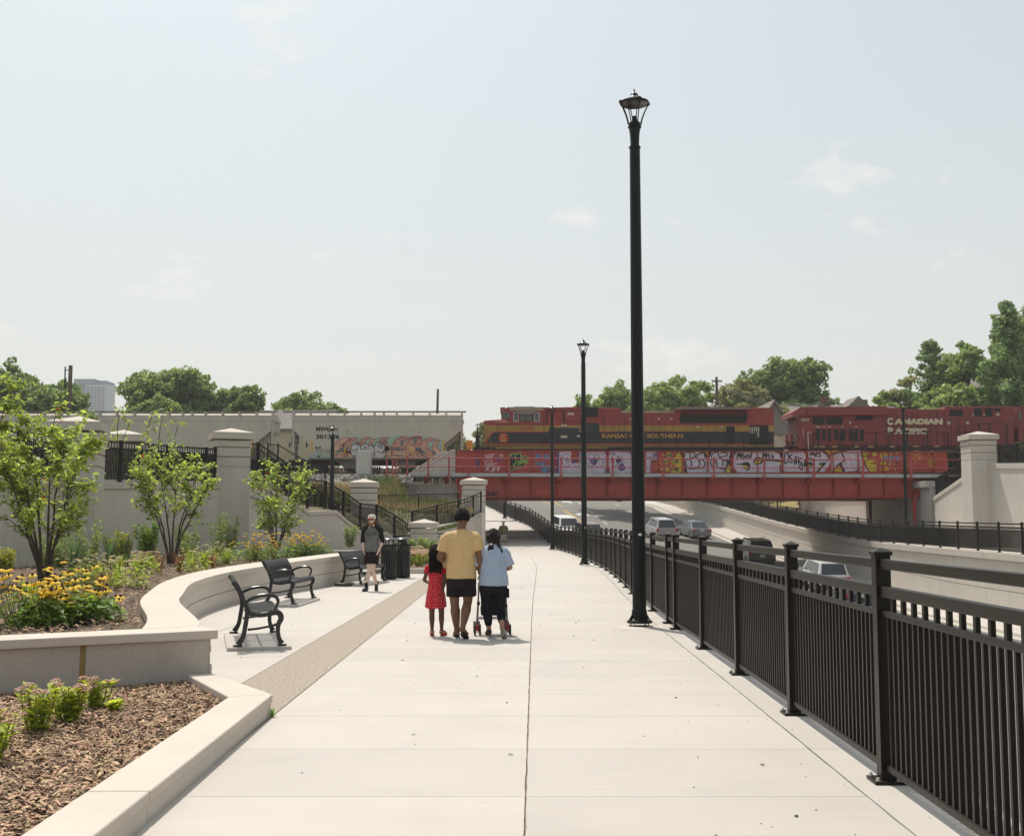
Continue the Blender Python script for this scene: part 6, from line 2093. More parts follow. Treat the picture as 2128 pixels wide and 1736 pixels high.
# old board fence behind the track, seen between the wheels
wf = thing('board_fence', 'brown board fence beyond the track glimpsed under the hopper cars', 'fence', (-14, 97, 4.3), world=True)
PLK = mat('old_boards', (0.17, 0.115, 0.07), 0.9, var=0.3, vscale=1.5, streak=0.2)
src = None
rr_ = random.Random(41)
for k in range(92):
	if src is None:
		b = MB(); b.box((0, 0, 0.95), (0.285, 0.025, 1.9)); src = b.build('board', PLK)
		src.parent = wf
		o = src
	else:
		o = src.copy(); C.objects.link(o); o.parent = wf
	o.location = (-13.5 + k * 0.3, rr_.uniform(-0.01, 0.01), rr_.uniform(-0.05, 0.03))
b = MB(); b.bx(-27.7, 0.2, 97.03, 97.1, 5.0, 5.1); b.bx(-27.7, 0.2, 97.03, 97.1, 5.8, 5.9); b.build('rail', PLK, wf)
# ------------------------------------------------------------------ trees far behind
BARK = mat('bark', (0.07, 0.055, 0.04), 0.9, var=0.3, vscale=8, bump=0.6, bscale=30)
LF = [mat('leaf_dark', (0.185, 0.26, 0.085), 0.6, island=0.45, transl=0.42), mat('leaf_mid', (0.215, 0.295, 0.095), 0.6, island=0.45, transl=0.42),
	  mat('leaf_olive', (0.26, 0.265, 0.11), 0.6, island=0.4, transl=0.42), mat('leaf_pine', (0.20, 0.29, 0.11), 0.65, island=0.45, transl=0.35), mat('leaf_light', (0.25, 0.335, 0.10), 0.6, island=0.4, transl=0.3),
	  mat('leaf_copper', (0.055, 0.035, 0.03), 0.6, island=0.3, transl=0.2)]
def leaf_cloud(rng, centers, radii, n_each, size, up=0.35, flat=0.8):
	"""leaf clumps: n_each small pointed quads round every centre"""
	cs = np.repeat(np.asarray(centers), n_each, axis=0)
	rs = np.repeat(np.asarray(radii), n_each)
	n = len(cs)
	d = rng.normal(size=(n, 3))
	d /= np.linalg.norm(d, axis=1)[:, None]
	pos = cs + d * (rs * rng.uniform(0.25, 1.0, n) ** 0.6)[:, None] * np.array([1, 1, flat])
	nrm = d * 0.6 + rng.normal(size=(n, 3)) * 0.6 + np.array([0, 0, up])
	nrm /= np.linalg.norm(nrm, axis=1)[:, None]
	a = np.cross(nrm, rng.normal(size=(n, 3)))
	a /= np.linalg.norm(a, axis=1)[:, None] + 1e-9
	b = np.cross(nrm, a)
	s = (size * rng.uniform(0.6, 1.3, n))[:, None]
	v = np.stack([pos - a * s * 0.7, pos + b * s * 0.38 - nrm * s * 0.1, pos + a * s * 0.7, pos - b * s * 0.38 - nrm * s * 0.1], axis=1).reshape(-1, 3)
	f = np.arange(n * 4, dtype=np.int32).reshape(-1, 4)
	return v, f
def back_tree(label, u, v_top, v_base, Y, wpx, m, seed, shape='round', dens=1.0, leaf=0.34, name='tree', zb=None):
	"""a tree whose crown fills the given pixels at distance Y"""
	rng = np.random.default_rng(seed)
	top, base = P(u, v_top, Y), P(u, v_base, Y)
	zb = 4.2 if zb is None else zb
	Wd = wpx / FPX * Y / 2 * (1.22 if shape == 'round' else 1.3)
	H = top.z - zb
	t = thing(name, label, 'tree', (top.x, Y, zb), group='trees behind the railway')
	b = MB()
	tr_ = max(0.16, H * 0.018)
	b.tube([(0, 0, -0.3), (0.05, 0, H * 0.3), (-0.05, 0.1, H * 0.6), (0, 0, H * 0.9)], [tr_ * 1.3, tr_, tr_ * 0.6, tr_ * 0.15], 8)
	r = random.Random(seed)
	cents, rads = [], []
	if shape == 'round':
		nb = int(20 + 9 * dens)
		lo = max(0.15, (base.z - zb) / H * 0.5)
		for k in range(nb):
			a = r.uniform(0, 2 * math.pi)
			h = r.uniform(lo, 0.86)
			rr = Wd * 0.80 * math.sqrt(max(0.12, 1 - (max(0.0, h - 0.42) / 0.55) ** 2)) * r.uniform(0.15, 1.0) ** 0.6
			c = np.array([math.cos(a) * rr, math.sin(a) * rr, h * H])
			br = Wd * r.uniform(0.26, 0.40)
			br = min(br, (H - c[2]) * 1.0 + 0.3)
			b.tube([(0, 0, c[2] * 0.55), tuple(c * np.array([0.6, 0.6, 0.85])), tuple(c)], [tr_ * 0.4, tr_ * 0.22, tr_ * 0.06], 5)
			m_ = int(16 * (br / 1.3) ** 1.5) + 8
			d = rng.normal(size=(m_, 3))
			d /= np.linalg.norm(d, axis=1)[:, None]
			d[:, 2] = np.where(d[:, 2] < -0.35, -d[:, 2], d[:, 2])
			cc = c + d * br * rng.uniform(0.6, 1.08, (m_, 1)) * np.array([1, 1, 0.85])
			cents.append(cc)
			rads.append(rng.uniform(0.4, 0.8, m_) * (0.6 + br * 0.16))
		# top sprays
		for k in range(7):
			a = r.uniform(0, 6.28)
			cents.append(np.array([[math.cos(a) * Wd * 0.3 * r.random(), math.sin(a) * Wd * 0.3 * r.random(), H * r.uniform(0.9, 0.99)]]))
			rads.append(np.array([0.5]))
	else:                                       # open pine: whorls of upswept boughs
		nw = int(H / 0.75)
		for k in range(nw):
			h = lerp(0.14, 0.99, k / (nw - 1))
			L = Wd * (1 - h) ** 0.75 * r.uniform(0.75, 1.15) + 0.25
			for j in range(8):
				a = r.uniform(0, 6.28)
				LL = L * r.uniform(0.55, 1.1)
				tip = np.array([math.cos(a) * LL, math.sin(a) * LL, h * H + LL * 0.25])
				b.tube([(0, 0, h * H), tuple(tip * np.array([0.5, 0.5, 1]) - np.array([0, 0, LL * 0.1])), tuple(tip)], [0.05, 0.035, 0.012], 4)
				ns = max(2, int(LL / 0.42))
				for q in range(ns):
					f = lerp(0.3, 1.0, q / max(ns - 1, 1))
					cents.append(np.array([[tip[0] * f, tip[1] * f, h * H + LL * 0.25 * f * f + r.uniform(-0.1, 0.15)]]))
					rads.append(np.array([r.uniform(0.32, 0.6)]))
	b.build('trunk', BARK, t, smooth=True)
	cents, rads = np.concatenate(cents), np.concatenate(rads)
	v, f = leaf_cloud(rng, cents, rads, 30 if shape == 'round' else 34, leaf if shape == 'round' else 0.26)
	np_mesh('crown', v, f, m, t)
	return t
BT = [
	('tall dark tree top at the far left edge behind the first hopper car', 22, 742, 850, 112, 125, LF[0], 1, 'round', 1.0),
	('dense dark tree beside the utility pole and grey tower', 118, 790, 860, 105, 165, LF[0], 2, 'round', 1.1),
	('big broad green tree crown rising over the plain hopper car', 365, 771, 858, 118, 205, LF[1], 3, 'round', 1.3),
	('smaller looser tree right of the big broad tree', 492, 798, 858, 116, 135, LF[0], 4, 'round', 0.9),
	('light green bushy tree in front of the big broad tree', 330, 825, 862, 100, 120, LF[1], 5, 'round', 0.8),
	('dark rounded tree behind the gap between two hopper cars', 640, 810, 868, 124, 160, LF[0], 6, 'round', 1.1),
	('low bush under the dark tree behind the hopper gap', 590, 848, 885, 116, 70, LF[1], 7, 'round', 0.6),
	('small pale tree above the cab of the black and yellow locomotive', 1212, 814, 850, 130, 75, LF[4], 8, 'round', 0.7),
	('rounded green tree left of the big lamp post behind the locomotive', 1285, 793, 850, 125, 140, LF[1], 9, 'round', 1.1),
	('pale green clumpy tree right of the big lamp post', 1405, 784, 850, 122, 200, LF[4], 10, 'round', 1.2),
	('tall dark spreading tree above the rear of the black and yellow locomotive', 1618, 741, 850, 132, 205, LF[0], 11, 'round', 1.25),
	('browning olive tree in front of the tall dark spreading tree', 1548, 790, 850, 120, 140, LF[2], 12, 'round', 1.0),
	('small leafy tree beyond the left end of the maroon locomotive roof', 1830, 815, 850, 108, 100, LF[4], 13, 'round', 0.7),
	('yellowish green tree beside the thin tall pine', 1890, 778, 850, 112, 135, LF[2], 14, 'round', 0.9),
	('slender open pine on the right skyline', 1932, 715, 850, 108, 150, LF[3], 15, 'pine', 1.0),
	('deep green broadleaf tree between the slender pine and the tall conifer', 2012, 703, 850, 105, 165, LF[1], 16, 'round', 1.25),
	('tallest dark conifer at the right edge of the picture', 2092, 634, 855, 98, 190, LF[3], 17, 'pine', 1.0),
	('bright green broadleaf crown pressed against the right edge', 2126, 632, 840, 112, 135, LF[1], 18, 'round', 1.1),
	('low bright green shrub trees along the roof of the maroon locomotive', 1978, 800, 850, 100, 170, LF[4], 19, 'round', 0.8),
	('far hazy bush between hopper car and locomotive', 945, 885, 930, 130, 70, LF[2], 20, 'round', 0.5),
	('thin grey green trees left of the locomotive nose', 1003, 880, 930, 140, 40, LF[2], 21, 'round', 0.5),
]
for lab, u, vt, vb, Y, w, m, sd, sh, dn in BT:
	back_tree(lab, u, vt, vb, Y, w, m, sd, sh, dn)
# ------------------------------------------------------------------ young multi-stem trees in the bed
YL = mat('young_leaf', (0.285, 0.365, 0.090), 0.5, island=0.42, transl=0.55)
YLO = mat('orange_leaf', (0.45, 0.13, 0.03), 0.6, island=0.3, transl=0.4)
TWIG = mat('twig_bark', (0.085, 0.062, 0.045), 0.85, var=0.3, vscale=10)
def young_tree(label, base, H, spread, nst, seed, leaves, lsize, lean=0.0, low=0.3):
	rng = np.random.default_rng(seed)
	r = random.Random(seed)
	t = thing('young_tree', label, 'tree', tuple(base), group='young multi-stem trees in the flower bed')
	tips = []
	for k in range(nst):
		a = 2 * math.pi * k / nst + r.uniform(-0.4, 0.4)
		L = H * r.uniform(0.75, 1.0)
		out = spread * r.uniform(0.35, 0.8)
		pts = []
		for f in np.linspace(0, 1, 8):
			rr = 0.05 + out * f ** 1.35
			pts.append(np.array([math.cos(a) * rr + lean * f + r.uniform(-0.03, 0.03), math.sin(a) * rr + r.uniform(-0.03, 0.03), L * f - 0.1]))
		b = MB()
		b.tube([tuple(p) for p in pts], [0.034, 0.030, 0.025, 0.021, 0.016, 0.012, 0.008, 0.004], 7)
		b.build('stem', TWIG, t, smooth=True)
		bt = MB()
		for q in range(15):
			f = r.uniform(low, 1.0)
			i = min(int(f * 7), 6)
			p = pts[i] + (pts[i + 1] - pts[i]) * (f * 7 - i)
			aa = a + r.uniform(-1.7, 1.7)
			LL = r.uniform(0.25, 0.75) * spread * (1.05 - f * 0.5)
			tip = p + np.array([math.cos(aa) * LL * 0.8, math.sin(aa) * LL * 0.8, LL * r.uniform(0.4, 1.0)])
			mid = (p + tip) / 2 + np.array([0, 0, LL * 0.1])
			bt.tube([tuple(p), tuple(mid), tuple(tip)], [0.009, 0.006, 0.003], 4)
			for w in range(3):
				sp = p + (tip - p) * r.uniform(0.3, 1.0)
				t2 = sp + np.array([r.uniform(-1, 1), r.uniform(-1, 1), r.uniform(0.1, 1.1)]) * LL * 0.45
				bt.tube([tuple(sp), tuple(t2)], [0.004, 0.002], 3)
				tips.append((sp, t2))
			tips.append((mid, tip))
		bt.build('twigs', TWIG, t)
	# leaves along the twigs, folded blades of four triangles
	V, Fc = [], []
	n = 0
	tl = []
	for _ in range(leaves):
		s, e = tips[r.randrange(len(tips))]
		p = s + (e - s) * r.uniform(0.15, 1.08)
		tl.append(p)
	tl = np.array(tl) + rng.normal(size=(leaves, 3)) * 0.035
	d = rng.normal(size=(leaves, 3))
	d[:, 2] = d[:, 2] * 0.5 - 0.15
	d /= np.linalg.norm(d, axis=1)[:, None]
	up = rng.normal(size=(leaves, 3)) * 0.5 + np.array([0, 0, 1.0])
	sd = np.cross(d, up)
	sd /= np.linalg.norm(sd, axis=1)[:, None] + 1e-9
	nn = np.cross(sd, d)
	s = (lsize * rng.uniform(0.6, 1.25, leaves))[:, None]
	p0 = tl
	p1 = tl + d * s * 0.45 + sd * s * 0.30 + nn * s * 0.08
	p2 = tl + d * s * 1.0 - nn * s * 0.10
	p3 = tl + d * s * 0.45 - sd * s * 0.30 + nn * s * 0.08
	v = np.stack([p0, p1, p2, p3], axis=1).reshape(-1, 3)
	f = np.arange(leaves * 4).reshape(-1, 4)
	tri = np.concatenate([f[:, [0, 1, 2]], f[:, [0, 2, 3]]])
	k = int(leaves * 0.994)
	np_mesh('leaves', v[:k * 4], np.concatenate([f[:k, [0, 1, 2]], f[:k, [0, 2, 3]]]), YL, t)
	f2 = np.arange((leaves - k) * 4).reshape(-1, 4)
	np_mesh('orange_leaves', v[k * 4:], np.concatenate([f2[:, [0, 1, 2]], f2[:, [0, 2, 3]]]), YLO, t)
	return t
pt = G(92, 1212, 0.48)
young_tree('nearest and largest multi-stem young tree with bright leaves at the left edge', (pt.x, pt.y, 0.46), 3.25, 1.35, 8, 41, 3900, 0.125, low=0.3)
pt = G(356, 1172, 0.5)
young_tree('middle young tree with spreading crown in front of the tall wall', (pt.x, pt.y, 0.5), 2.85, 1.75, 7, 42, 2400, 0.130, low=0.42)
pt = G(574, 1150, 0.6)
young_tree('slim young tree standing before the stair wall behind yellow flowers', (pt.x, pt.y, 0.55), 3.2, 1.35, 7, 47, 2200, 0.140, low=0.25, lean=0.15)
pt = G(-20, 1215, 0.46)
young_tree('young tree mostly outside the picture whose twigs reach in at the left edge', (pt.x - 0.15, pt.y - 1.0, 0.46), 4.15, 1.15, 6, 44, 2200, 0.125, low=0.3)
# climber on the utility pole behind the wall
rng = np.random.default_rng(77)
r = random.Random(77)
vt_ = thing('climbing_shrub', 'thin climbing shrub behind the cap pillar at the left', 'shrub', (-12.3, 36, 2.8), world=True)
cs = []
b = MB()
for k in range(7):
	x0 = -13.6 + k * 0.55 + r.uniform(-0.2, 0.2)
	hh = r.uniform(1.6, 2.6) if k > 2 else r.uniform(1.9, 2.4)
	pts = [(x0 + r.uniform(-0.1, 0.1), 36 + r.uniform(-0.2, 0.2), 2.8 + hh * f) for f in np.linspace(0, 1, 6)]
	b.tube(pts, 0.012, 4)
	for p in pts[1:]:
		for _ in range(3):
			cs.append(np.array(p) + np.array([r.uniform(-0.2, 0.2), r.uniform(-0.2, 0.2), r.uniform(-0.2, 0.2)]))
b.build('stems', TWIG, vt_)
v, f = leaf_cloud(rng, np.array(cs), np.full(len(cs), 0.14), 7, 0.085)
np_mesh('leaves', v, f, YL, vt_)
# ------------------------------------------------------------------ bark mulch
def chips(name, n, poly_test, x0, x1, y0, y1, zf, seed, L=(0.025, 0.095), label=None):
	rng = np.random.default_rng(seed)
	out = []
	pts = []
	while len(pts) < n:
		x = rng.uniform(x0, x1, 4000)
		y = y0 + (y1 - y0) * rng.random(4000) ** 1.35
		for a, b_ in zip(x, y):
			if poly_test(a, b_):
				pts.append((a, b_))
				if len(pts) >= n:
					break
	p = np.array(pts)
	z = np.array([zf(a, b_) for a, b_ in pts])
	c = np.column_stack([p, z + rng.uniform(0.0, 0.028, n)])
	a = rng.uniform(0, 2 * np.pi, n)
	el = rng.normal(0, 0.28, n)
	d = np.column_stack([np.cos(a) * np.cos(el), np.sin(a) * np.cos(el), np.sin(el)])
	sd = np.column_stack([-np.sin(a), np.cos(a), rng.normal(0, 0.35, n)])
	sd /= np.linalg.norm(sd, axis=1)[:, None]
	up = np.cross(d, sd)
	l = rng.uniform(L[0], L[1], n)[:, None]
	w = rng.uniform(0.006, 0.021, n)[:, None]
	h = rng.uniform(0.002, 0.006, n)[:, None]
	# tapering splinter: 6 points, 5 quads/tri
	A = c - d * l * 0.5
	B = c + d * l * 0.5
	M1, M2 = c - d * l * 0.1 + up * h, c + d * l * 0.1 + up * h
	v = np.stack([A - sd * w * 0.35, A + sd * w * 0.35, M1 + sd * w * 0.5, M1 - sd * w * 0.5, B + sd * w * 0.22, B - sd * w * 0.22], axis=1).reshape(-1, 3)
	base = np.arange(n)[:, None] * 6
	f = np.concatenate([base + np.array([[0, 1, 2, 3]]), base + np.array([[3, 2, 4, 5]])])
	o = np_mesh(name, v, f, MULCH, None, kind='stuff')
	return o
def inpoly(poly):
	q = [(p[0], p[1]) for p in poly]
	def t(x, y):
		c = False
		j = len(q) - 1
		for i in range(len(q)):
			xi, yi = q[i]
			xj, yj = q[j]
			if (yi > y) != (yj > y) and x < (xj - xi) * (y - yi) / (yj - yi) + xi:
				c = not c
			j = i
		return c
	return t
lp = inpoly(LBED)
chips('mulch', 42000, lambda x, y: lp(x, y) and x / max(y, 0.1) > -0.72, -7.2, -2.0, 3.6, 11.3, lambda x, y: 0.085, 21)
def up_in(x, y):
	if y < 11.9:
		xr = interp(y, [(7, -9.5), (8.6, -7.9), (10.3, -4.9), (11.8, -3.9)])
	else:
		xr = interp(y, [(q[1], q[0]) for q in SWO])
	xl = interp(y, [(p[1], p[0]) for p in wl])
	return xl < x < xr - 0.05 and x / y > -0.62
chips('mulch', 21000, up_in, -14, -3.5, 9.5, 37, lambda x, y: bed_z(x, y) + 0.02, 22, L=(0.03, 0.11))
# ------------------------------------------------------------------ flowers and bed plants
PET = mat('yellow_petal', (0.86, 0.58, 0.012), 0.6, var=0.15, vscale=30, transl=0.15)
CONE = mat('flower_centre', (0.045, 0.018, 0.008), 0.85)
RUDG = mat('coarse_green_leaf', (0.17, 0.27, 0.05), 0.55, island=0.45, transl=0.45)
STEMG = mat('green_stem', (0.12, 0.15, 0.04), 0.7)
SEDL = mat('sedum_leaf', (0.44, 0.52, 0.10), 0.5, island=0.3, transl=0.5)
SEDP = mat('sedum_flower', (0.58, 0.38, 0.30), 0.85, island=0.35)
SHRG = mat('shrub_leaf', (0.27, 0.35, 0.11), 0.55, island=0.4, transl=0.35)
SHRY = mat('yellow_green_shrub_leaf', (0.38, 0.39, 0.07), 0.55, island=0.35, transl=0.4)
BLUG = mat('blue_green_blade', (0.14, 0.22, 0.10), 0.6, island=0.4, transl=0.3)
REDG = mat('reddish_blade', (0.28, 0.17, 0.09), 0.7, island=0.4, transl=0.3)
CRM = mat('cream_petal', (0.50, 0.46, 0.27), 0.7, island=0.2, transl=0.3)
LIMG = mat('lime_blade', (0.36, 0.44, 0.08), 0.6, island=0.35, transl=0.35)
def flower_mesh(scale=1.0, petals=11, mm=None):
	b = MB()
	b.mi = 0
	for k in range(petals):
		a = 2 * math.pi * k / petals
		c, s = math.cos(a), math.sin(a)
		w = 0.011 * scale
		r0, r1, r2 = 0.008 * scale, 0.026 * scale, 0.042 * scale
		z0, z1, z2 = 0.0, -0.004 * scale, -0.017 * scale
		b.add([(c * r0 - s * w * 0.5, s * r0 + c * w * 0.5, z0), (c * r0 + s * w * 0.5, s * r0 - c * w * 0.5, z0), (c * r1 + s * w, s * r1 - c * w, z1), (c * r1 - s * w, s * r1 + c * w, z1), (c * r2, s * r2, z2)], [(0, 1, 2, 3), (3, 2, 4)])
	b.mi = 1
	b.lathe([(0.011 * scale, -0.004 * scale), (0.013 * scale, 0.006 * scale), (0.008 * scale, 0.016 * scale), (0.002 * scale, 0.019 * scale)], 7)
	o = b.build('flower', mm or [PET, CONE])
	return o
fl_src = flower_mesh(1.35)
fl_me = fl_src.data
bpy.data.objects.remove(fl_src)
cr_src = flower_mesh(1.2, 9, [CRM, mat('green_cone', (0.25, 0.2, 0.05), 0.8)])
cr_me = cr_src.data
bpy.data.objects.remove(cr_src)
def rosette(rng, n, R_, H, size, lo=0.0):
	"""broad leaves round a clump: numpy verts, tris"""
	a = rng.uniform(0, 2 * np.pi, n)
	r0 = R_ * rng.random(n) ** 0.5
	z = lo + (H - lo) * rng.random(n) * (1.1 - 0.6 * r0 / R_)
	p = np.column_stack([np.cos(a) * r0, np.sin(a) * r0, z])
	aa = a + rng.normal(0, 0.7, n)
	d = np.column_stack([np.cos(aa), np.sin(aa), rng.uniform(-0.35, 0.55, n)])
	d /= np.linalg.norm(d, axis=1)[:, None]
	s_ = np.column_stack([-np.sin(aa), np.cos(aa), rng.normal(0, 0.3, n)])
	u_ = np.cross(d, s_)
	l = (size * rng.uniform(0.6, 1.3, n))[:, None]
	q = [p, p + d * l * 0.4 + s_ * l * 0.24 + u_ * l * 0.10, p + d * l * 1.0 - u_ * l * 0.18, p + d * l * 0.4 - s_ * l * 0.24 + u_ * l * 0.10, p + d * l * 0.45 + u_ * l * 0.0]
	v = np.stack(q, axis=1).reshape(-1, 3)
	b_ = np.arange(n)[:, None] * 5
	f = np.concatenate([b_ + np.array([[0, 1, 4]]), b_ + np.array([[1, 2, 4]]), b_ + np.array([[4, 2, 3]]), b_ + np.array([[0, 4, 3]])])
	return v, f
GRU = 'black-eyed yellow daisies in the flower beds'
def rudbeckia(label, x, y, z, R_, H, nfl, seed, nleaf=260, lsize=0.11, individual=True):
	rng = np.random.default_rng(seed)
	r = random.Random(seed)
	t = thing('yellow_daisy', label, 'flower', (x, y, z), 0, GRU)
	v, f = rosette(rng, nleaf, R_, H * 0.72, lsize)
	np_mesh('leaves', v, f, RUDG, t)
	b = MB()
	for k in range(nfl):
		a, q = r.uniform(0, 6.28), R_ * math.sqrt(r.random()) * 1.15
		fx, fy, fz = math.cos(a) * q, math.sin(a) * q, H * r.uniform(0.55, 1.15) * (1 - 0.25 * (q / R_ / 1.15) ** 2)
		b.tube([(fx * 0.4, fy * 0.4, 0), (fx * 0.8, fy * 0.8, fz * 0.6), (fx, fy, fz)], [0.004, 0.003, 0.0025], 3)
		o = bpy.data.objects.new('flower', fl_me)
		C.objects.link(o)
		o.parent = t
		o.location = (fx, fy, fz)
		o.rotation_euler = (r.uniform(-0.45, 0.35), r.uniform(-0.4, 0.4), r.uniform(0, 6))
		s = r.uniform(0.8, 1.15)
		o.scale = (s, s, s)
	b.build('stems', STEMG, t)
	return t
def at(u, v, z):
	return G(u, v, z)
q = at(18, 1305, 0.47); rudbeckia('thick clump of yellow daisies cut by the left edge above the low wall', q.x + 0.05, q.y + 0.25, 0.46, 0.36, 0.62, 46, 61, 300, 0.10)
q = at(48, 1302, 0.47); rudbeckia('yellow daisies next to the left edge clump, leaning over broad leaves', q.x + 0.1, q.y + 0.3, 0.46, 0.30, 0.52, 24, 62, 230, 0.14)
q = at(92, 1300, 0.47); rudbeckia('middle clump of yellow daisies with big green leaves above the low wall', q.x, q.y + 0.55, 0.46, 0.34, 0.62, 30, 63, 260, 0.14)
q = at(132, 1292, 0.47); rudbeckia('yellow daisies with tall heads behind the low wall near the kerb curve', q.x, q.y + 0.6, 0.46, 0.32, 0.58, 24, 64, 230, 0.14)
q = at(172, 1294, 0.47); rudbeckia('low leafy daisy clump nearest the curved coping', q.x, q.y + 0.4, 0.46, 0.28, 0.42, 10, 65, 210, 0.13)
for i, (u, v, w) in enumerate(((512, 1162, 0.5), (545, 1160, 0.5), (585, 1157, 0.55), (625, 1155, 0.55), (662, 1152, 0.5), (684, 1151, 0.45))):
	q = at(u, v, 0.58)
	rudbeckia('far clump of yellow daisies behind the seat wall, ' + ('first from the left', 'left of the slim tree', 'under the slim tree', 'right of the slim tree', 'beside the ledge', 'closest to the walking man')[i], q.x, min(q.y, 35.6), 0.56, w * 0.9, 0.75, 24, 70 + i, 240, 0.13)
def sedum(label, x, y, z, R_, H, nst, seed, head=0.05, group='pink stonecrops', dens=1.0):
	rng = np.random.default_rng(seed)
	r = random.Random(seed)
	t = thing('stonecrop', label, 'plant', (x, y, z), 0, group)
	b = MB()
	V, F = [], []
	n0 = 0
	heads = []
	for k in range(nst):
		a, q = r.uniform(0, 6.28), R_ * math.sqrt(r.random())
		tx, ty, tz = math.cos(a) * q, math.sin(a) * q, H * r.uniform(0.7, 1.0)
		b.tube([(tx * 0.35, ty * 0.35, 0), (tx * 0.8, ty * 0.8, tz * 0.5), (tx, ty, tz)], [0.006, 0.005, 0.004], 4)
		m = int(30 * dens)
		f_ = rng.random(m) * 0.92 + 0.05
		p = np.column_stack([tx * (0.35 + 0.65 * f_), ty * (0.35 + 0.65 * f_), tz * f_])
		aa = rng.uniform(0, 6.28, m)
		d = np.column_stack([np.cos(aa), np.sin(aa), rng.uniform(0.1, 0.8, m)])
		d /= np.linalg.norm(d, axis=1)[:, None]
		s_ = np.column_stack([-np.sin(aa), np.cos(aa), np.zeros(m)])
		u_ = np.cross(d, s_)
		l = (0.075 * rng.uniform(0.7, 1.25, m))[:, None]
		qd = np.stack([p, p + d * l * 0.55 + s_ * l * 0.30 + u_ * l * 0.06, p + d * l, p + d * l * 0.55 - s_ * l * 0.30 + u_ * l * 0.06], axis=1).reshape(-1, 3)
		V.append(qd)
		F.append(np.arange(m * 4).reshape(-1, 4) + n0)
		n0 += m * 4
		if r.random() < 0.8:
			heads.append((tx, ty, tz))
	b.build('stems', STEMG, t)
	np_mesh('leaves', np.concatenate(V), np.concatenate(F), SEDL, t)
	for hx, hy, hz in heads:
		hb = MB()
		R2 = head * r.uniform(0.75, 1.2)
		for _ in range(30):
			a, q = r.uniform(0, 6.28), R2 * math.sqrt(r.random())
			s = 0.0085 * (head / 0.05)
			hb.ball((hx + math.cos(a) * q, hy + math.sin(a) * q, hz + 0.022 * (1 - (q / R2) ** 2) + r.uniform(-0.004, 0.004)), (s, s, s * 0.8), 5, 3)
		hb.build('flower_head', SEDP, t)
	return t
q = at(10, 1585, 0.09); sedum('large pink stonecrop cut by the left edge in the near mulch', q.x - 0.12, q.y, 0.08, 0.20, 0.33, 26, 81)
q = at(35, 1540, 0.09); sedum('pink stonecrop right behind the one cut by the left edge', q.x - 0.02, q.y + 0.35, 0.08, 0.14, 0.34, 12, 82)
q = at(140, 1500, 0.09); sedum('pink stonecrop in the middle of the near mulch before the yellow joint', q.x, q.y, 0.08, 0.14, 0.32, 14, 83)
q = at(203, 1470, 0.09); sedum('pink stonecrop of the near mulch standing closest to the kerb', q.x, q.y, 0.08, 0.13, 0.28, 12, 84)
q = at(238, 1478, 0.09); sedum('tiny green stonecrop sprig on the near mulch', q.x, q.y, 0.08, 0.03, 0.09, 3, 85, head=0.004)
def shrub(label, x, y, z, R_, H, m, seed, nst=9, leaf=0.05, dens=26, name='shrub', group='small shrubs along the tall wall'):
	rng = np.random.default_rng(seed)
	r = random.Random(seed)
	t = thing(name, label, 'shrub', (x, y, z), 0, group)
	b = MB()
	cs = []
	for k in range(nst):
		a, q = r.uniform(0, 6.28), R_ * math.sqrt(r.random())
		tx, ty, tz = math.cos(a) * q, math.sin(a) * q, H * r.uniform(0.6, 1.0)
		b.tube([(tx * 0.3, ty * 0.3, 0), (tx * 0.75, ty * 0.75, tz * 0.6), (tx, ty, tz)], [0.008, 0.005, 0.003], 4)
		for f in np.linspace(0.15, 1.0, 8):
			cs.append((tx * (0.3 + 0.7 * f), ty * (0.3 + 0.7 * f), tz * f))
	b.build('stems', TWIG, t)
	v, f = leaf_cloud(rng, np.array(cs), np.full(len(cs), 0.09 + leaf * 0.6), dens // 2, leaf)
	np_mesh('leaves', v, f, m, t)
	return t
def blades(label, x, y, z, R_, H, m, seed, n=60, name='ornamental_grass', w=0.012, group='tufts of ornamental grass', arch=0.35):
	rng = np.random.default_rng(seed)
	t = thing(name, label, 'grass tuft', (x, y, z), 0, group)
	a = rng.uniform(0, 6.28, n)
	q = R_ * rng.random(n) ** 0.5
	hh = H * rng.uniform(0.6, 1.0, n)
	b0 = np.column_stack([np.cos(a) * q * 0.3, np.sin(a) * q * 0.3, np.zeros(n)])
	b1 = np.column_stack([np.cos(a) * q * 0.7, np.sin(a) * q * 0.7, hh * 0.6])
	b2 = np.column_stack([np.cos(a) * (q + hh * arch * 0.4), np.sin(a) * (q + hh * arch * 0.4), hh])
	s_ = np.column_stack([-np.sin(a), np.cos(a), np.zeros(n)]) * w
	v = np.stack([b0 - s_, b0 + s_, b1 + s_ * 0.9, b1 - s_ * 0.9, b2], axis=1).reshape(-1, 3)
	k = np.arange(n)[:, None] * 5
	f = np.concatenate([k + np.array([[0, 1, 2]]), k + np.array([[0, 2, 3]]), k + np.array([[3, 2, 4]])])
	np_mesh('blades', v, f, m, t)
	return t
GSH = 'small shrubs along the tall wall'
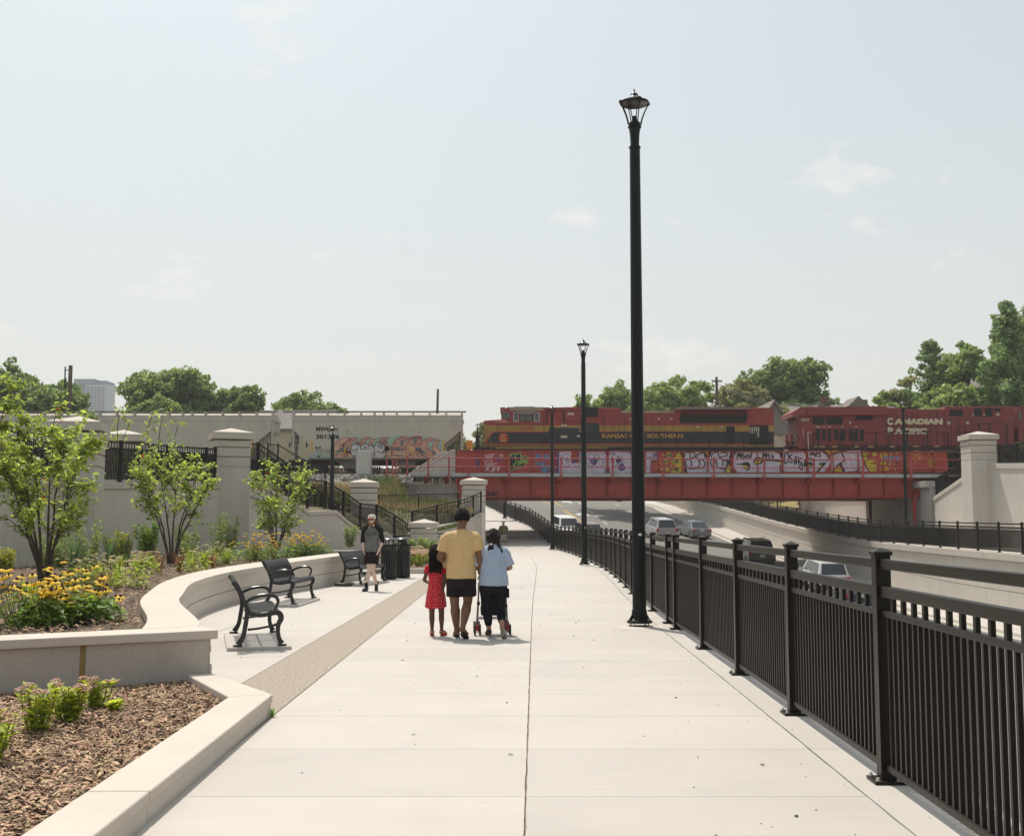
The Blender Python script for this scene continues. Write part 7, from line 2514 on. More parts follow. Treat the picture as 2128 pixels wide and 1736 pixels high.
for i, (lab, u, v, R_, H, m, lf) in enumerate([
	('yellow green shrub at the very left edge below the wall', 8, 1185, 0.35, 0.6, SHRY, 0.06),
	('pale shrub behind the nearest young tree stems', 95, 1180, 0.5, 0.95, SHRG, 0.05),
	('feathery pale green shrub right of the nearest young tree', 130, 1178, 0.4, 1.0, SHRG, 0.05),
	('tall feathery pale green shrub between nearest and middle young tree', 180, 1180, 0.55, 1.45, SHRG, 0.055),
	('round yellow green shrub in front of the tall wall', 245, 1172, 0.5, 1.05, SHRY, 0.07),
	('dark leaved little shrub left of the middle young tree', 310, 1165, 0.5, 1.2, RUDG, 0.08),
	('grey green shrub directly behind the middle young tree', 385, 1160, 0.65, 1.25, SHRG, 0.06),
	('airy blue green shrub at the foot of the tall stair pillar', 450, 1152, 0.6, 1.6, SHRG, 0.055),
	('thin upright shrub just right of the tall stair pillar', 478, 1150, 0.35, 1.5, SHRG, 0.05),
	('thin weedy shrub against the stair wall left of the walking man', 727, 1142, 0.35, 1.0, SHRG, 0.06)]):
	q = at(u, v, 0.52)
	yy = q.y
	xw = interp(yy, [(p[1], p[0]) for p in wl])
	if yy > 20 and q.x < xw + 0.5:
		k = 0.95
		while k > 0.5 and q.x * k < interp(yy * k, [(p[1], p[0]) for p in wl]) + 0.55:
			k -= 0.02
		q = Vector((q.x * k, q.y * k, 0))
	shrub(lab, q.x, q.y, bed_z(q.x, q.y), R_ * 0.8, H * 0.85, m, 100 + i, leaf=lf)
for i, (lab, u, v, H, m, n) in enumerate([
	('blue green grass tuft behind the nearest tree', 152, 1185, 1.0, BLUG, 70), ('tall blue green grass tuft by the round shrub', 228, 1180, 1.15, BLUG, 70), ('blue green grass tuft right of the round shrub', 262, 1172, 1.1, BLUG, 70),
	('lime green grass tuft at the foot of the nearest tree', 60, 1238, 0.42, LIMG, 50), ('lime green tuft left of the middle tree', 208, 1205, 0.55, LIMG, 50), ('lime green tuft in open mulch before the middle tree', 245, 1196, 0.65, LIMG, 50),
	('reddish grass tuft in open mulch left', 215, 1222, 0.55, REDG, 26), ('reddish grass tuft left of the middle tree stem', 330, 1185, 0.75, REDG, 26), ('reddish grass tuft right of the middle tree stem', 372, 1186, 0.7, REDG, 34),
	('lime tuft right of the middle tree stem', 395, 1180, 0.65, LIMG, 46), ('lime green tuft close to the coping', 425, 1176, 0.6, LIMG, 50), ('lime tuft among the far daisies', 470, 1172, 0.65, LIMG, 50),
	('reddish grass tuft before the far daisies', 440, 1180, 0.55, REDG, 30), ('reddish grass tuft in the far daisies left', 530, 1166, 0.75, REDG, 40), ('reddish grass tuft in the far daisies middle', 568, 1163, 0.8, REDG, 40),
	('lime tuft left of the open mulch', 283, 1183, 0.55, LIMG, 46), ('reddish grass tuft near the left clump of daisies', 120, 1262, 0.3, REDG, 18)]):
	q = at(u, v, 0.52)
	blades(lab, q.x, q.y, bed_z(q.x, q.y), 0.2, H * 0.85, m, 140 + i, n)
for i, (lab, u, v) in enumerate([('cream coneflowers right of the nearest tree', 185, 1200), ('cream coneflowers in open mulch', 225, 1212), ('cream coneflowers before the lime tuft', 262, 1215), ('cream coneflowers beside the middle tree', 300, 1190), ('cream coneflowers near the coping bend', 405, 1186),
								 ('cream coneflowers left of the far daisies', 458, 1172), ('cream coneflowers below the pillar', 430, 1165), ('cream coneflowers left of the lime tuft', 160, 1212)]):
	q = at(u, v, 0.52)
	t = thing('coneflower', lab, 'flower', (q.x, q.y, bed_z(q.x, q.y)), 0, 'pale cream coneflowers in the flower bed')
	rng = np.random.default_rng(180 + i)
	vv, ff = rosette(rng, 150, 0.34, 0.42, 0.12)
	np_mesh('leaves', vv, ff, LIMG, t)
	r = random.Random(180 + i)
	b = MB()
	for k in range(16):
		a, qq = r.uniform(0, 6.28), 0.36 * math.sqrt(r.random())
		fz = r.uniform(0.36, 0.56)
		b.tube([(math.cos(a) * qq * 0.5, math.sin(a) * qq * 0.5, 0), (math.cos(a) * qq, math.sin(a) * qq, fz)], 0.003, 3)
		o = bpy.data.objects.new('flower', cr_me)
		C.objects.link(o)
		o.parent = t
		o.location = (math.cos(a) * qq, math.sin(a) * qq, fz)
		o.rotation_euler = (r.uniform(-0.4, 0.3), r.uniform(-0.3, 0.3), 0)
	b.build('stems', STEMG, t)
q = at(298, 1180, 0.52); sedum('pink stonecrop in the upper bed by the middle tree', q.x, q.y, bed_z(q.x, q.y), 0.3, 0.42, 14, 88, head=0.08)
# small planter behind the litter bins
pk_ = thing('planter_kerb', 'small kerbed planter edge behind the litter bins', 'kerb', (-3, 37.6, 0), world=True)
b = MB(); b.bx(-4.4, -1.75, 36.9, 37.15, -0.05, 0.16); b.build('kerb_top', CAPC, pk_, bev=0.015)
b = MB(); b.quad((-4.5, 37.1, 0.12), (-1.75, 37.1, 0.12), (-1.8, 47, 0.16), (-4.5, 47, 0.16)); struct(b.build('planting_soil', SOIL))
chips('mulch', 2500, lambda x, y: True, -4.4, -1.8, 37.15, 44, lambda x, y: 0.14, 23, L=(0.05, 0.16))
for i, (lab, u, v) in enumerate([('pink stonecrops behind the bins next to the slats', 858, 1172), ('pink stonecrops behind the bins in the middle', 872, 1176), ('pink stonecrops behind the bins beside the girl', 886, 1170), ('pink stonecrops at the back of the small planter', 864, 1160)]):
	q = at(u, v, 0.15)
	sedum(lab, q.x, q.y, 0.14, 0.38, 0.5, 20, 190 + i, head=0.12, dens=1.3)
for i, (lab, u, v) in enumerate([('leafy green shrub at the back of the small planter', 868, 1150), ('leafy shrub in front of the short pillar', 886, 1151)]):
	q = at(u, v, 0.15)
	shrub(lab, q.x, q.y, 0.14, 0.45, 0.75, SHRG, 195 + i, leaf=0.09)
# tall grass on the railway bank, short grass behind the fences
rng = np.random.default_rng(31)
def grass_patch(name, n, fpos, m, h0, h1, w, seed):
	rng = np.random.default_rng(seed)
	p = fpos(rng, n)
	a = rng.uniform(0, 6.28, n)
	hh = rng.uniform(h0, h1, n)
	ln = rng.normal(0, 0.3, (n, 2)) * hh[:, None]
	s_ = np.column_stack([np.cos(a), np.sin(a), np.zeros(n)]) * w
	tip = p + np.column_stack([ln, hh])
	mid = p + np.column_stack([ln * 0.35, hh * 0.55])
	v = np.stack([p - s_, p + s_, mid + s_ * 0.8, mid - s_ * 0.8, tip], axis=1).reshape(-1, 3)
	k = np.arange(n)[:, None] * 5
	f = np.concatenate([k + np.array([[0, 1, 2]]), k + np.array([[0, 2, 3]]), k + np.array([[3, 2, 4]])])
	return np_mesh(name, v, f, m, None, kind='stuff')
def on_bank(x0, x1, y0, y1, clump=0.0):
	def fpos(rng, n):
		x = rng.uniform(x0, x1, n)
		y = rng.uniform(y0, y1, n)
		if clump:
			c = np.column_stack([rng.uniform(x0, x1, 40), rng.uniform(y0, y1, 40)])
			i = rng.integers(0, 40, n)
			x = np.clip(c[i, 0] + rng.normal(0, clump, n), x0, x1)
			y = np.clip(c[i, 1] + rng.normal(0, clump, n), y0, y1)
		z = np.array([bank_z(a, b_) for a, b_ in zip(x, y)])
		return np.column_stack([x, y, z])
	return fpos
grass_patch('dry_grass', 5200, on_bank(-7.6, -3.4, 64, 72.8), DRYG, 0.10, 0.42, 0.012, 32)
grass_patch('dry_grass', 4200, on_bank(-7.6, -2.0, 61, 66), DRYG, 0.15, 0.45, 0.014, 33)
grass_patch('dry_grass', 2600, on_bank(-13, -7.6, 64, 70), DRYG, 0.10, 0.35, 0.014, 34)
grass_patch('grass', 9000, on_bank(-13, -2.5, 58, 67), GRNG, 0.08, 0.28, 0.016, 35)
grass_patch('grass', 5000, on_bank(-9, -3.6, 63, 72.5, 0.5), GRNG, 0.12, 0.5, 0.018, 36)
grass_patch('grass', 5000, on_bank(-14, -9, 42, 58), GRNG, 0.08, 0.22, 0.014, 37)
# saplings on the lawn beyond the bridge
for i, (lab, u, v, Y) in enumerate([('thin sapling left of the others on the dry lawn', 1565, 1032, 112), ('thin staked sapling on the dry lawn beyond the bridge', 1618, 1045, 108), ('thin sapling nearest the sunlit wall on the dry lawn', 1660, 1048, 104)]):
	q = P(u, v, Y)
	t = thing('sapling', lab, 'tree', (q.x, Y, q.z - 0.4), 0, 'saplings on the dry lawn')
	b = MB()
	r = random.Random(i)
	cs = []
	for k in range(3):
		x = r.uniform(-0.5, 0.5)
		b.tube([(x * 0.3, 0, 0), (x * 0.7, 0, 1.6), (x, 0, 3.0)], [0.035, 0.025, 0.01], 5)
		for f in np.linspace(0.2, 1, 8):
			cs.append((x * f + r.uniform(-0.2, 0.2), r.uniform(-0.2, 0.2), 3 * f))
	b.build('trunk', TWIG, t)
	v_, f_ = leaf_cloud(np.random.default_rng(i), np.array(cs), np.full(len(cs), 0.25), 8, 0.16)
	np_mesh('crown', v_, f_, SHRG, t)
# ------------------------------------------------------------------ people
def skin(name, c):
	return mat(name, c, 0.55, var=0.08, vscale=12, spec=0.35)
SK1 = skin('brown_skin', (0.175, 0.085, 0.045))
SK2 = skin('tan_skin', (0.36, 0.20, 0.125))
SK3 = skin('dark_brown_skin', (0.105, 0.055, 0.035))
SK4 = skin('pale_skin', (0.70, 0.49, 0.40))
HBLK = mat('black_hair', (0.010, 0.008, 0.007), 0.75, spec=0.15)
HBRN = mat('dark_brown_hair', (0.020, 0.012, 0.009), 0.65, spec=0.2)
HGIN = mat('ginger_brown_hair', (0.13, 0.06, 0.025), 0.6)
def cloth(name, c, v=0.08):
	return mat(name, c, 0.9, var=v, vscale=14, speck=0.06, speckscale=300, spec=0.15)
TX = bpy.data.textures.new('folds', 'CLOUDS')
TX.noise_scale = 0.12
TX.noise_depth = 2
def organic(o, vox, smooth=3, fold=0.0, fac=0.5):
	m = o.modifiers.new('remesh', 'REMESH')
	m.mode = 'VOXEL'
	m.voxel_size = vox
	m.use_smooth_shade = True
	s = o.modifiers.new('smooth', 'SMOOTH')
	s.iterations = smooth
	s.factor = fac
	if fold:
		d = o.modifiers.new('folds', 'DISPLACE')
		d.texture = TX
		d.strength = fold
		d.mid_level = 0.5
		d.texture_coords = 'LOCAL'
	return o
def V(*a):
	return Vector(a)
def leg(b, hip, knee, ank, rt, rk, rc, ra):
	hip, knee, ank = Vector(hip), Vector(knee), Vector(ank)
	back = Vector((0, -1, 0))
	b.tube([hip, hip.lerp(knee, 0.35), hip.lerp(knee, 0.8), knee, knee.lerp(ank, 0.13), knee.lerp(ank, 0.32) + back * rc * 0.22, knee.lerp(ank, 0.62) + back * rc * 0.08, knee.lerp(ank, 0.88), ank],
		   [rt, rt * 0.96, rk * 1.12, rk, rk * 0.96, rc, rc * 0.80, ra, ra * 1.02], 14)
	b.ball(hip, rt * 1.02, 12, 8)
	b.ball(ank, ra * 1.1, 10, 6)
def foot(b, ank, toe, w, sole=0.03):
	"""ank: ankle joint; toe: tip of the foot on its underside line"""
	ank, toe = Vector(ank), Vector(toe)
	d = (toe - ank)
	d.z = 0
	d.normalize()
	heel = ank - d * 0.05
	dn = (toe - ank)
	b.tube([heel + Vector((0, 0, -0.02)), ank + Vector((0, 0, -0.03)), ank.lerp(toe, 0.45) + Vector((0, 0, 0.012)), ank.lerp(toe, 0.8) + Vector((0, 0, 0.012)), toe + Vector((0, 0, 0.018))], [w * 0.62, w * 0.78, w * 0.85, w * 0.98, w * 0.6], 12, flat=0.75, ref=(1, 0, 0))
def arm(b, sh, el, wr, ru, re, rf, rw):
	sh, el, wr = Vector(sh), Vector(el), Vector(wr)
	b.ball(sh, ru * 0.98, 12, 8)
	b.tube([sh, sh.lerp(el, 0.4), sh.lerp(el, 0.85), el], [ru, ru * 0.98, re * 1.02, re], 12)
	b.ball(el, re, 10, 6)
	b.tube([el, el.lerp(wr, 0.28), el.lerp(wr, 0.7), wr], [re, rf, rf * 0.8, rw], 12)
def hand(b, wr, d, n, s=1.0, curl=0.35, thumb=1):
	"""palm and five fingers; d: pointing direction, n: the way the palm faces, thumb: side sign"""
	wr, d, n = Vector(wr), Vector(d).normalized(), Vector(n)
	n = (n - d * n.dot(d)).normalized()
	sd = d.cross(n)
	b.tube([wr - d * 0.01 * s, wr + d * 0.035 * s, wr + d * 0.085 * s], [0.024 * s, 0.038 * s, 0.040 * s], 12, flat=0.5, ref=tuple(sd))
	for k, L in enumerate((0.068, 0.078, 0.072, 0.056)):
		o = wr + d * 0.080 * s + sd * (k - 1.5) * 0.0195 * s * thumb
		c = curl * (1 + 0.12 * k)
		p1 = o + (d * math.cos(c * 0.5) + n * math.sin(c * 0.5)) * L * 0.45 * s
		p2 = p1 + (d * math.cos(c * 1.6) + n * math.sin(c * 1.6)) * L * 0.32 * s
		p3 = p2 + (d * math.cos(c * 2.6) + n * math.sin(c * 2.6)) * L * 0.26 * s
		b.tube([o, p1, p2, p3], [0.0092 * s, 0.0088 * s, 0.008 * s, 0.0065 * s], 8)
	o = wr + d * 0.025 * s - sd * 0.03 * s * thumb
	p1 = o + (d * 0.6 - sd * 0.7 * thumb + n * 0.35).normalized() * 0.04 * s
	p2 = p1 + (d * 0.9 - sd * 0.15 * thumb + n * 0.45).normalized() * 0.034 * s
	b.tube([o, p1, p2], [0.013 * s, 0.0105 * s, 0.008 * s], 8)
def head(b, c, s=1.0, rot=None, neck=None, nr=0.055):
	"""c: centre of the skull; faces +Y"""
	c = Vector(c)
	rot = rot or Matrix.Identity(3)
	b.ball(c, (0.076 * s, 0.096 * s, 0.102 * s), 14, 10, rot)
	b.ball(c + rot @ V(0, 0.030, -0.055) * s, (0.060 * s, 0.070 * s, 0.072 * s), 12, 8, rot)
	b.ball(c + rot @ V(0, 0.060, -0.100) * s, (0.030 * s, 0.028 * s, 0.024 * s), 10, 6, rot)
	b.tube([c + rot @ V(0, 0.092, 0.005) * s, c + rot @ V(0, 0.108, -0.022) * s, c + rot @ V(0, 0.115, -0.042) * s], [0.009 * s, 0.012 * s, 0.016 * s], 8)
	b.ball(c + rot @ V(0, 0.094, -0.072) * s, (0.026 * s, 0.012 * s, 0.010 * s), 8, 5, rot)
	for k in (-1, 1):
		b.ball(c + rot @ V(k * 0.078, -0.008, -0.018) * s, (0.010 * s, 0.022 * s, 0.032 * s), 8, 6, rot)
	if neck:
		b.tube([Vector(neck), Vector(neck).lerp(c, 0.5), c + rot @ V(0, -0.015, -0.03) * s], [nr * 1.15, nr, nr * 0.98], 12)
def hair_cap(b, c, s, rot=None, lo=-0.35, k=1.10, seed=1, rough=0.006, front=0.35):
	"""close hair over the skull leaving the face free"""
	rng = random.Random(seed)
	c = Vector(c)
	rot = rot or Matrix.Identity(3)
	n = 420
	for i in range(n):
		z = 1 - 2 * (i + 0.5) / n
		a = math.pi * (1 + 5 ** 0.5) * i
		q = math.sqrt(1 - z * z)
		p = V(math.cos(a) * q, math.sin(a) * q, z)
		if p.z < lo or (p.y > front and p.z < 0.55):
			continue
		r = k + rng.uniform(-0.03, 0.06)
		w = c + rot @ V(p.x * 0.078 * r, p.y * 0.098 * r, p.z * 0.104 * r) * s
		b.ball(w, 0.0135 * s + rng.uniform(0, rough), 6, 4)
GP_ = 'family of three walking away with a pushchair'
# --- man in the yellow T-shirt, seen from behind
pm = G(958, 1325)
man = thing('person', 'man seen from behind in a mustard yellow T-shirt, dark shorts and flip-flops', 'person', (pm.x, pm.y, 0), rad(-1), GP_)
b = MB()
b.rings([(0.80, 0, 0, 0.165, 0.135), (0.90, 0, 0, 0.19, 0.155), (1.00, 0, 0.01, 0.19, 0.155), (1.12, 0, 0.015, 0.185, 0.15), (1.28, 0, 0.01, 0.20, 0.14), (1.38, 0, 0, 0.18, 0.105), (1.455, 0, 0, 0.105, 0.075), (1.53, 0, 0.005, 0.066, 0.062)])
leg(b, (-0.105, 0.0, 0.84), (-0.095, 0.055, 0.49), (-0.062, 0.10, 0.085), 0.102, 0.064, 0.070, 0.040)
leg(b, (0.105, 0.0, 0.84), (0.09, 0.04, 0.50), (0.035, -0.235, 0.155), 0.102, 0.064, 0.070, 0.040)
foot(b, (-0.062, 0.10, 0.085), (-0.085, 0.285, 0.028), 0.048)
foot(b, (0.035, -0.235, 0.155), (0.075, -0.085, 0.028), 0.048)
arm(b, (-0.198, -0.01, 1.385), (-0.30, -0.01, 1.12), (-0.22, 0.22, 1.03), 0.060, 0.049, 0.050, 0.031)
arm(b, (0.198, -0.01, 1.385), (0.262, -0.04, 1.13), (0.262, 0.01, 0.89), 0.060, 0.049, 0.050, 0.031)
hand(b, (-0.22, 0.22, 1.03), (0.75, 0.5, 0.1), (0, -0.3, 1), 1.0, 0.5, -1)
hand(b, (0.262, 0.01, 0.89), (0.0, 0.08, -1), (-1, 0.1, 0), 1.0, 0.3, 1)
head(b, (0.01, 0.03, 1.655), 1.03, Matrix.Rotation(rad(-12), 3, 'Z'), (0, 0, 1.50), 0.060)
organic(b.build('body', SK1, man), 0.0075, 2, fac=0.35)
b = MB()
b.rings([(0.825, 0, 0.0, 0.212, 0.172), (0.90, 0, 0.0, 0.214, 0.176), (0.98, 0, 0.01, 0.208, 0.172), (1.12, 0, 0.015, 0.205, 0.165), (1.28, 0, 0.008, 0.215, 0.152), (1.38, 0, 0, 0.212, 0.130), (1.445, 0, -0.002, 0.165, 0.105), (1.485, 0, 0, 0.105, 0.086), (1.515, 0, 0.004, 0.074, 0.070)], 20)
for k in (-1, 1):
	e = (-0.30, -0.01, 1.12) if k < 0 else (0.262, -0.04, 1.13)
	sh, el = V(k * 0.195, -0.01, 1.405), Vector(e)
	b.tube([sh + V(-k * 0.10, 0, 0.012), sh + V(k * 0.004, 0, -0.008), sh.lerp(el, 0.2) + V(k * 0.010, 0, 0), sh.lerp(el, 0.45) + V(k * 0.004, 0, 0), sh.lerp(el, 0.72)], [0.080, 0.082, 0.086, 0.085, 0.084], 14)
organic(b.build('shirt', cloth('mustard_jersey', (0.62, 0.43, 0.21)), man), 0.0105, 3, 0.022)
b = MB()
b.rings([(0.70, 0, 0.0, 0.19, 0.15), (0.80, 0, 0, 0.205, 0.168), (0.90, 0, 0, 0.20, 0.164)], 18)
b.tube([(-0.10, 0.0, 0.86), (-0.10, 0.03, 0.70), (-0.105, 0.045, 0.575)], [0.112, 0.113, 0.112], 14)
b.tube([(0.10, 0.0, 0.86), (0.102, 0.015, 0.70), (0.108, 0.02, 0.575)], [0.112, 0.113, 0.112], 14)
organic(b.build('shorts', cloth('dark_plum_cotton', (0.020, 0.015, 0.017)), man), 0.0105, 3, 0.02)
b = MB(); hair_cap(b, (0.01, 0.03, 1.668), 1.05, Matrix.Rotation(rad(-12), 3, 'Z'), -0.22, 1.09, 3, 0.010)
b.build('hair', HBLK, man, smooth=True, sharp=180)
FLIP = mat('black_rubber', (0.018, 0.016, 0.014), 0.7)
for (x, y, z, p, yw) in ((-0.075, 0.185, 0.014, 0.0, 0.1), (0.058, -0.16, 0.05, rad(-24), -0.25)):
	b = MB()
	q = [(math.cos(a) * (0.050 if math.sin(a) > 0 else 0.042), math.sin(a) * 0.135) for a in np.linspace(0, 2 * math.pi, 17)[:-1]]
	mtx = Matrix.Rotation(yw, 3, 'Z') @ Matrix.Rotation(p, 3, 'X')
	b.prism(q, lambda a, c, d: tuple(mtx @ V(a, c, d) + V(x, y, z)), -0.012, 0.012)
	f = b.build('flip_flop', FLIP, man)
	b = MB(); pts = [tuple(mtx @ V(sx, sy, sz) + V(x, y, z)) for sx, sy, sz in ((-0.045, 0.0, 0.012), (-0.035, 0.04, 0.055), (0.0, 0.075, 0.058), (0.035, 0.04, 0.055), (0.045, 0.0, 0.012))]
	b.tube(pts, 0.007, 6); b.build('strap', FLIP, f)
# pale cloth bag carried against his left side
bgp = Vector((pm.x, pm.y, 0)) + V(-0.205, 0.17, 1.10)
bag = thing('cloth_bag', 'pale beige cloth bag held in the crook of the man in yellow', 'bag', tuple(bgp))
b = MB(); b.ball((0, 0, 0), (0.085, 0.13, 0.125), 14, 10); b.ball((0.01, 0.02, -0.07), (0.09, 0.12, 0.08), 12, 8)
organic(b.build('bag_body', cloth('beige_cloth', (0.40, 0.29, 0.17)), bag), 0.012, 3, 0.03)
b = MB(); b.tube([(-0.02, -0.06, 0.10), (-0.03, -0.02, 0.15), (-0.02, 0.05, 0.10)], 0.008, 6); b.build('handle', cloth('beige_cord', (0.36, 0.26, 0.15)), bag)
# --- woman in the light blue T-shirt pushing the pushchair
pw_ = G(1025, 1325)
wom = thing('person', 'woman seen from behind in a light blue T-shirt and black leggings pushing a pushchair', 'person', (pw_.x, pw_.y, 0), rad(3), GP_)
b = MB()
b.rings([(0.62, 0, 0, 0.15, 0.13), (0.74, 0, 0, 0.19, 0.16), (0.84, 0, 0, 0.18, 0.15), (0.95, 0, 0.01, 0.165, 0.14), (1.08, 0, 0.02, 0.165, 0.135), (1.18, 0, 0.02, 0.155, 0.105), (1.255, 0, 0.025, 0.09, 0.07), (1.33, 0, 0.04, 0.055, 0.055)])
leg(b, (-0.095, 0.0, 0.70), (-0.085, 0.045, 0.40), (-0.055, 0.10, 0.085), 0.095, 0.058, 0.056, 0.034)
leg(b, (0.095, 0.0, 0.70), (0.105, 0.05, 0.41), (0.115, -0.20, 0.17), 0.095, 0.058, 0.056, 0.034)
foot(b, (-0.055, 0.10, 0.085), (-0.075, 0.26, 0.03), 0.040)
foot(b, (0.115, -0.20, 0.17), (0.15, -0.08, 0.03), 0.040)
arm(b, (-0.158, 0.01, 1.19), (-0.235, 0.04, 0.98), (-0.15, 0.27, 0.93), 0.050, 0.040, 0.038, 0.025)
arm(b, (0.158, 0.01, 1.19), (0.235, 0.03, 0.98), (0.16, 0.27, 0.93), 0.050, 0.040, 0.038, 0.025)
hand(b, (-0.15, 0.27, 0.93), (0.25, 0.9, 0.0), (0, 0, -1), 0.9, 0.75, 1)
hand(b, (0.16, 0.27, 0.93), (-0.25, 0.9, 0.0), (0, 0, -1), 0.9, 0.75, -1)
rw_ = Matrix.Rotation(rad(-24), 3, 'X') @ Matrix.Rotation(rad(8), 3, 'Y')
head(b, (0.0, 0.085, 1.395), 0.93, rw_, (0, 0.03, 1.29), 0.050)
organic(b.build('body', SK2, wom), 0.0075, 2, fac=0.35)
b = MB()
b.rings([(0.725, 0.01, 0, 0.212, 0.18), (0.80, 0.005, 0, 0.208, 0.178), (0.90, 0, 0.005, 0.195, 0.165), (1.02, 0, 0.015, 0.186, 0.155), (1.14, 0, 0.018, 0.186, 0.142), (1.215, 0, 0.018, 0.175, 0.118), (1.265, 0, 0.022, 0.125, 0.092), (1.30, 0, 0.03, 0.075, 0.070)], 20)
for k in (-1, 1):
	sh, el = V(k * 0.158, 0.01, 1.20), V(k * 0.235, 0.035, 0.98)
	b.tube([sh + V(-k * 0.08, 0, 0.012), sh + V(k * 0.004, 0, -0.004), sh.lerp(el, 0.2), sh.lerp(el, 0.5), sh.lerp(el, 0.90)], [0.070, 0.073, 0.076, 0.076, 0.078], 14)
organic(b.build('shirt', cloth('light_blue_jersey', (0.36, 0.43, 0.54)), wom), 0.0105, 3, 0.024)
b = MB()
b.rings([(0.62, 0, 0, 0.165, 0.145), (0.72, 0, 0, 0.198, 0.170), (0.80, 0, 0, 0.188, 0.160)], 18)
for hip, kn, an in (((-0.095, 0, 0.70), (-0.085, 0.045, 0.40), (-0.055, 0.10, 0.085)), ((0.095, 0, 0.70), (0.105, 0.05, 0.41), (0.115, -0.20, 0.17))):
	hip, kn, an = Vector(hip), Vector(kn), Vector(an)
	b.tube([hip, hip.lerp(kn, 0.5), kn, kn.lerp(an, 0.33) + V(0, -0.012, 0), kn.lerp(an, 0.72)], [0.106, 0.088, 0.069, 0.068, 0.050], 14)
organic(b.build('leggings', cloth('black_leggings', (0.013, 0.012, 0.017)), wom), 0.0095, 3, 0.006)
b = MB(); b.box((0.205, 0.02, 0.62), (0.03, 0.10, 0.13), 0.1); b.build('phone_pocket', MATS['black_leggings'], wom, bev=0.012)
b = MB(); hair_cap(b, (0, 0.08, 1.40), 0.97, rw_, -0.6, 1.10, 5, 0.006)
rr_ = random.Random(6)
for k in range(34):
	x = rr_.uniform(-0.075, 0.075)
	s_ = 1 if k < 22 else 1.5
	b.tube([(x, 0.0, 1.45), (x * 1.1, -0.025, 1.38), (x * 0.5 - 0.02, -0.03, 1.31)], [0.012, 0.012, 0.009], 6)
for k in range(16):
	x = -0.03 + rr_.uniform(-0.02, 0.02)
	b.tube([(x, -0.035, 1.30), (x - 0.01 + rr_.uniform(-0.02, 0.02), -0.075, 1.25), (x + rr_.uniform(-0.03, 0.03), -0.085, 1.19), (x + rr_.uniform(-0.02, 0.03), -0.08, 1.15)], [0.011, 0.013, 0.010, 0.004], 6)
for k in range(9):
	x = 0.05 + rr_.uniform(-0.02, 0.045)
	b.tube([(x * 0.8, -0.02, 1.36), (x + 0.01, -0.05, 1.27), (x + 0.02 + rr_.uniform(-0.02, 0.03), -0.075, 1.20), (x + rr_.uniform(-0.03, 0.03), -0.085, 1.13)], [0.009, 0.008, 0.006, 0.003], 5)
hw = b.build('hair', HBRN, wom, smooth=True, sharp=180)
b = MB(); b.ball((-0.032, -0.045, 1.303), (0.022, 0.018, 0.018), 10, 6); b.build('hair_tie', mat('white_tie', (0.7, 0.7, 0.72), 0.8), hw)
SHOE = mat('black_trainer', (0.018, 0.018, 0.02), 0.7)
SOLE = mat('white_sole', (0.45, 0.44, 0.42), 0.7)
def trainer(par, c, yaw, pitch, s=1.0, m1=None, m2=None):
	mtx = Matrix.Rotation(yaw, 3, 'Z') @ Matrix.Rotation(pitch, 3, 'X')
	c = Vector(c)
	b = MB()
	b.tube([mtx @ V(0, y, z) * s + c for y, z in ((-0.085, 0.06), (-0.05, 0.075), (0.02, 0.06), (0.10, 0.04), (0.16, 0.03))], [0.036 * s, 0.044 * s, 0.045 * s, 0.045 * s, 0.030 * s], 12, ref=tuple(mtx @ V(1, 0, 0)))
	b.tube([mtx @ V(0, -0.045, 0.07) * s + c, mtx @ V(0, -0.05, 0.115) * s + c], [0.042 * s, 0.044 * s], 12)
	u = organic(b.build('shoe', m1 or SHOE, par), 0.0075, 2)
	b = MB()
	q = [(math.cos(a) * 0.046 * (1.0 if math.sin(a) > -0.2 else 0.88), 0.035 + math.sin(a) * 0.14) for a in np.linspace(0, 2 * math.pi, 19)[:-1]]
	b.prism(q, lambda a, y, d: tuple(mtx @ V(a * s, y * s, d * s) + c), 0.0, 0.030)
	so_ = b.build('sole', m2 or SOLE, u)
	return u
trainer(wom, (-0.062, 0.13, 0.0), 0.08, 0.0, 0.95)
us_ = trainer(wom, (0.130, -0.165, 0.075), -0.22, rad(-42), 0.95)
b = MB()
mtx = Matrix.Rotation(-0.22, 3, 'Z') @ Matrix.Rotation(rad(-42), 3, 'X')
for i in range(5):
	for j in (-1, 1):
		b.ball(mtx @ V(j * 0.018, -0.07 + i * 0.05, -0.002) + V(0.130, -0.165, 0.075), (0.010, 0.012, 0.006), 7, 4)
b.build('tread', FLIP, us_)
# --- girl in the red dotted dress
pg = G(905, 1321)
girl = thing('person', 'girl seen from behind in a red dress with white dots and long curly black hair', 'person', (pg.x, pg.y, 0), 0, GP_)
b = MB()
b.rings([(0.56, 0, 0, 0.10, 0.085), (0.66, 0, 0, 0.115, 0.09), (0.78, 0, 0, 0.09, 0.075), (0.90, 0, 0, 0.105, 0.075), (0.98, 0, 0, 0.105, 0.062), (1.02, 0, 0, 0.06, 0.05), (1.06, 0, 0, 0.038, 0.038)])
leg(b, (-0.055, 0.0, 0.60), (-0.055, 0.02, 0.33), (-0.05, 0.01, 0.075), 0.058, 0.040, 0.040, 0.025)
leg(b, (0.06, 0.0, 0.60), (0.08, 0.05, 0.33), (0.085, 0.03, 0.085), 0.058, 0.040, 0.040, 0.025)
foot(b, (-0.05, 0.01, 0.07), (-0.055, 0.12, 0.025), 0.030)
foot(b, (0.085, 0.03, 0.075), (0.13, 0.13, 0.025), 0.030)
arm(b, (-0.112, 0, 0.965), (-0.165, -0.01, 0.79), (-0.125, 0.13, 0.745), 0.031, 0.025, 0.025, 0.018)
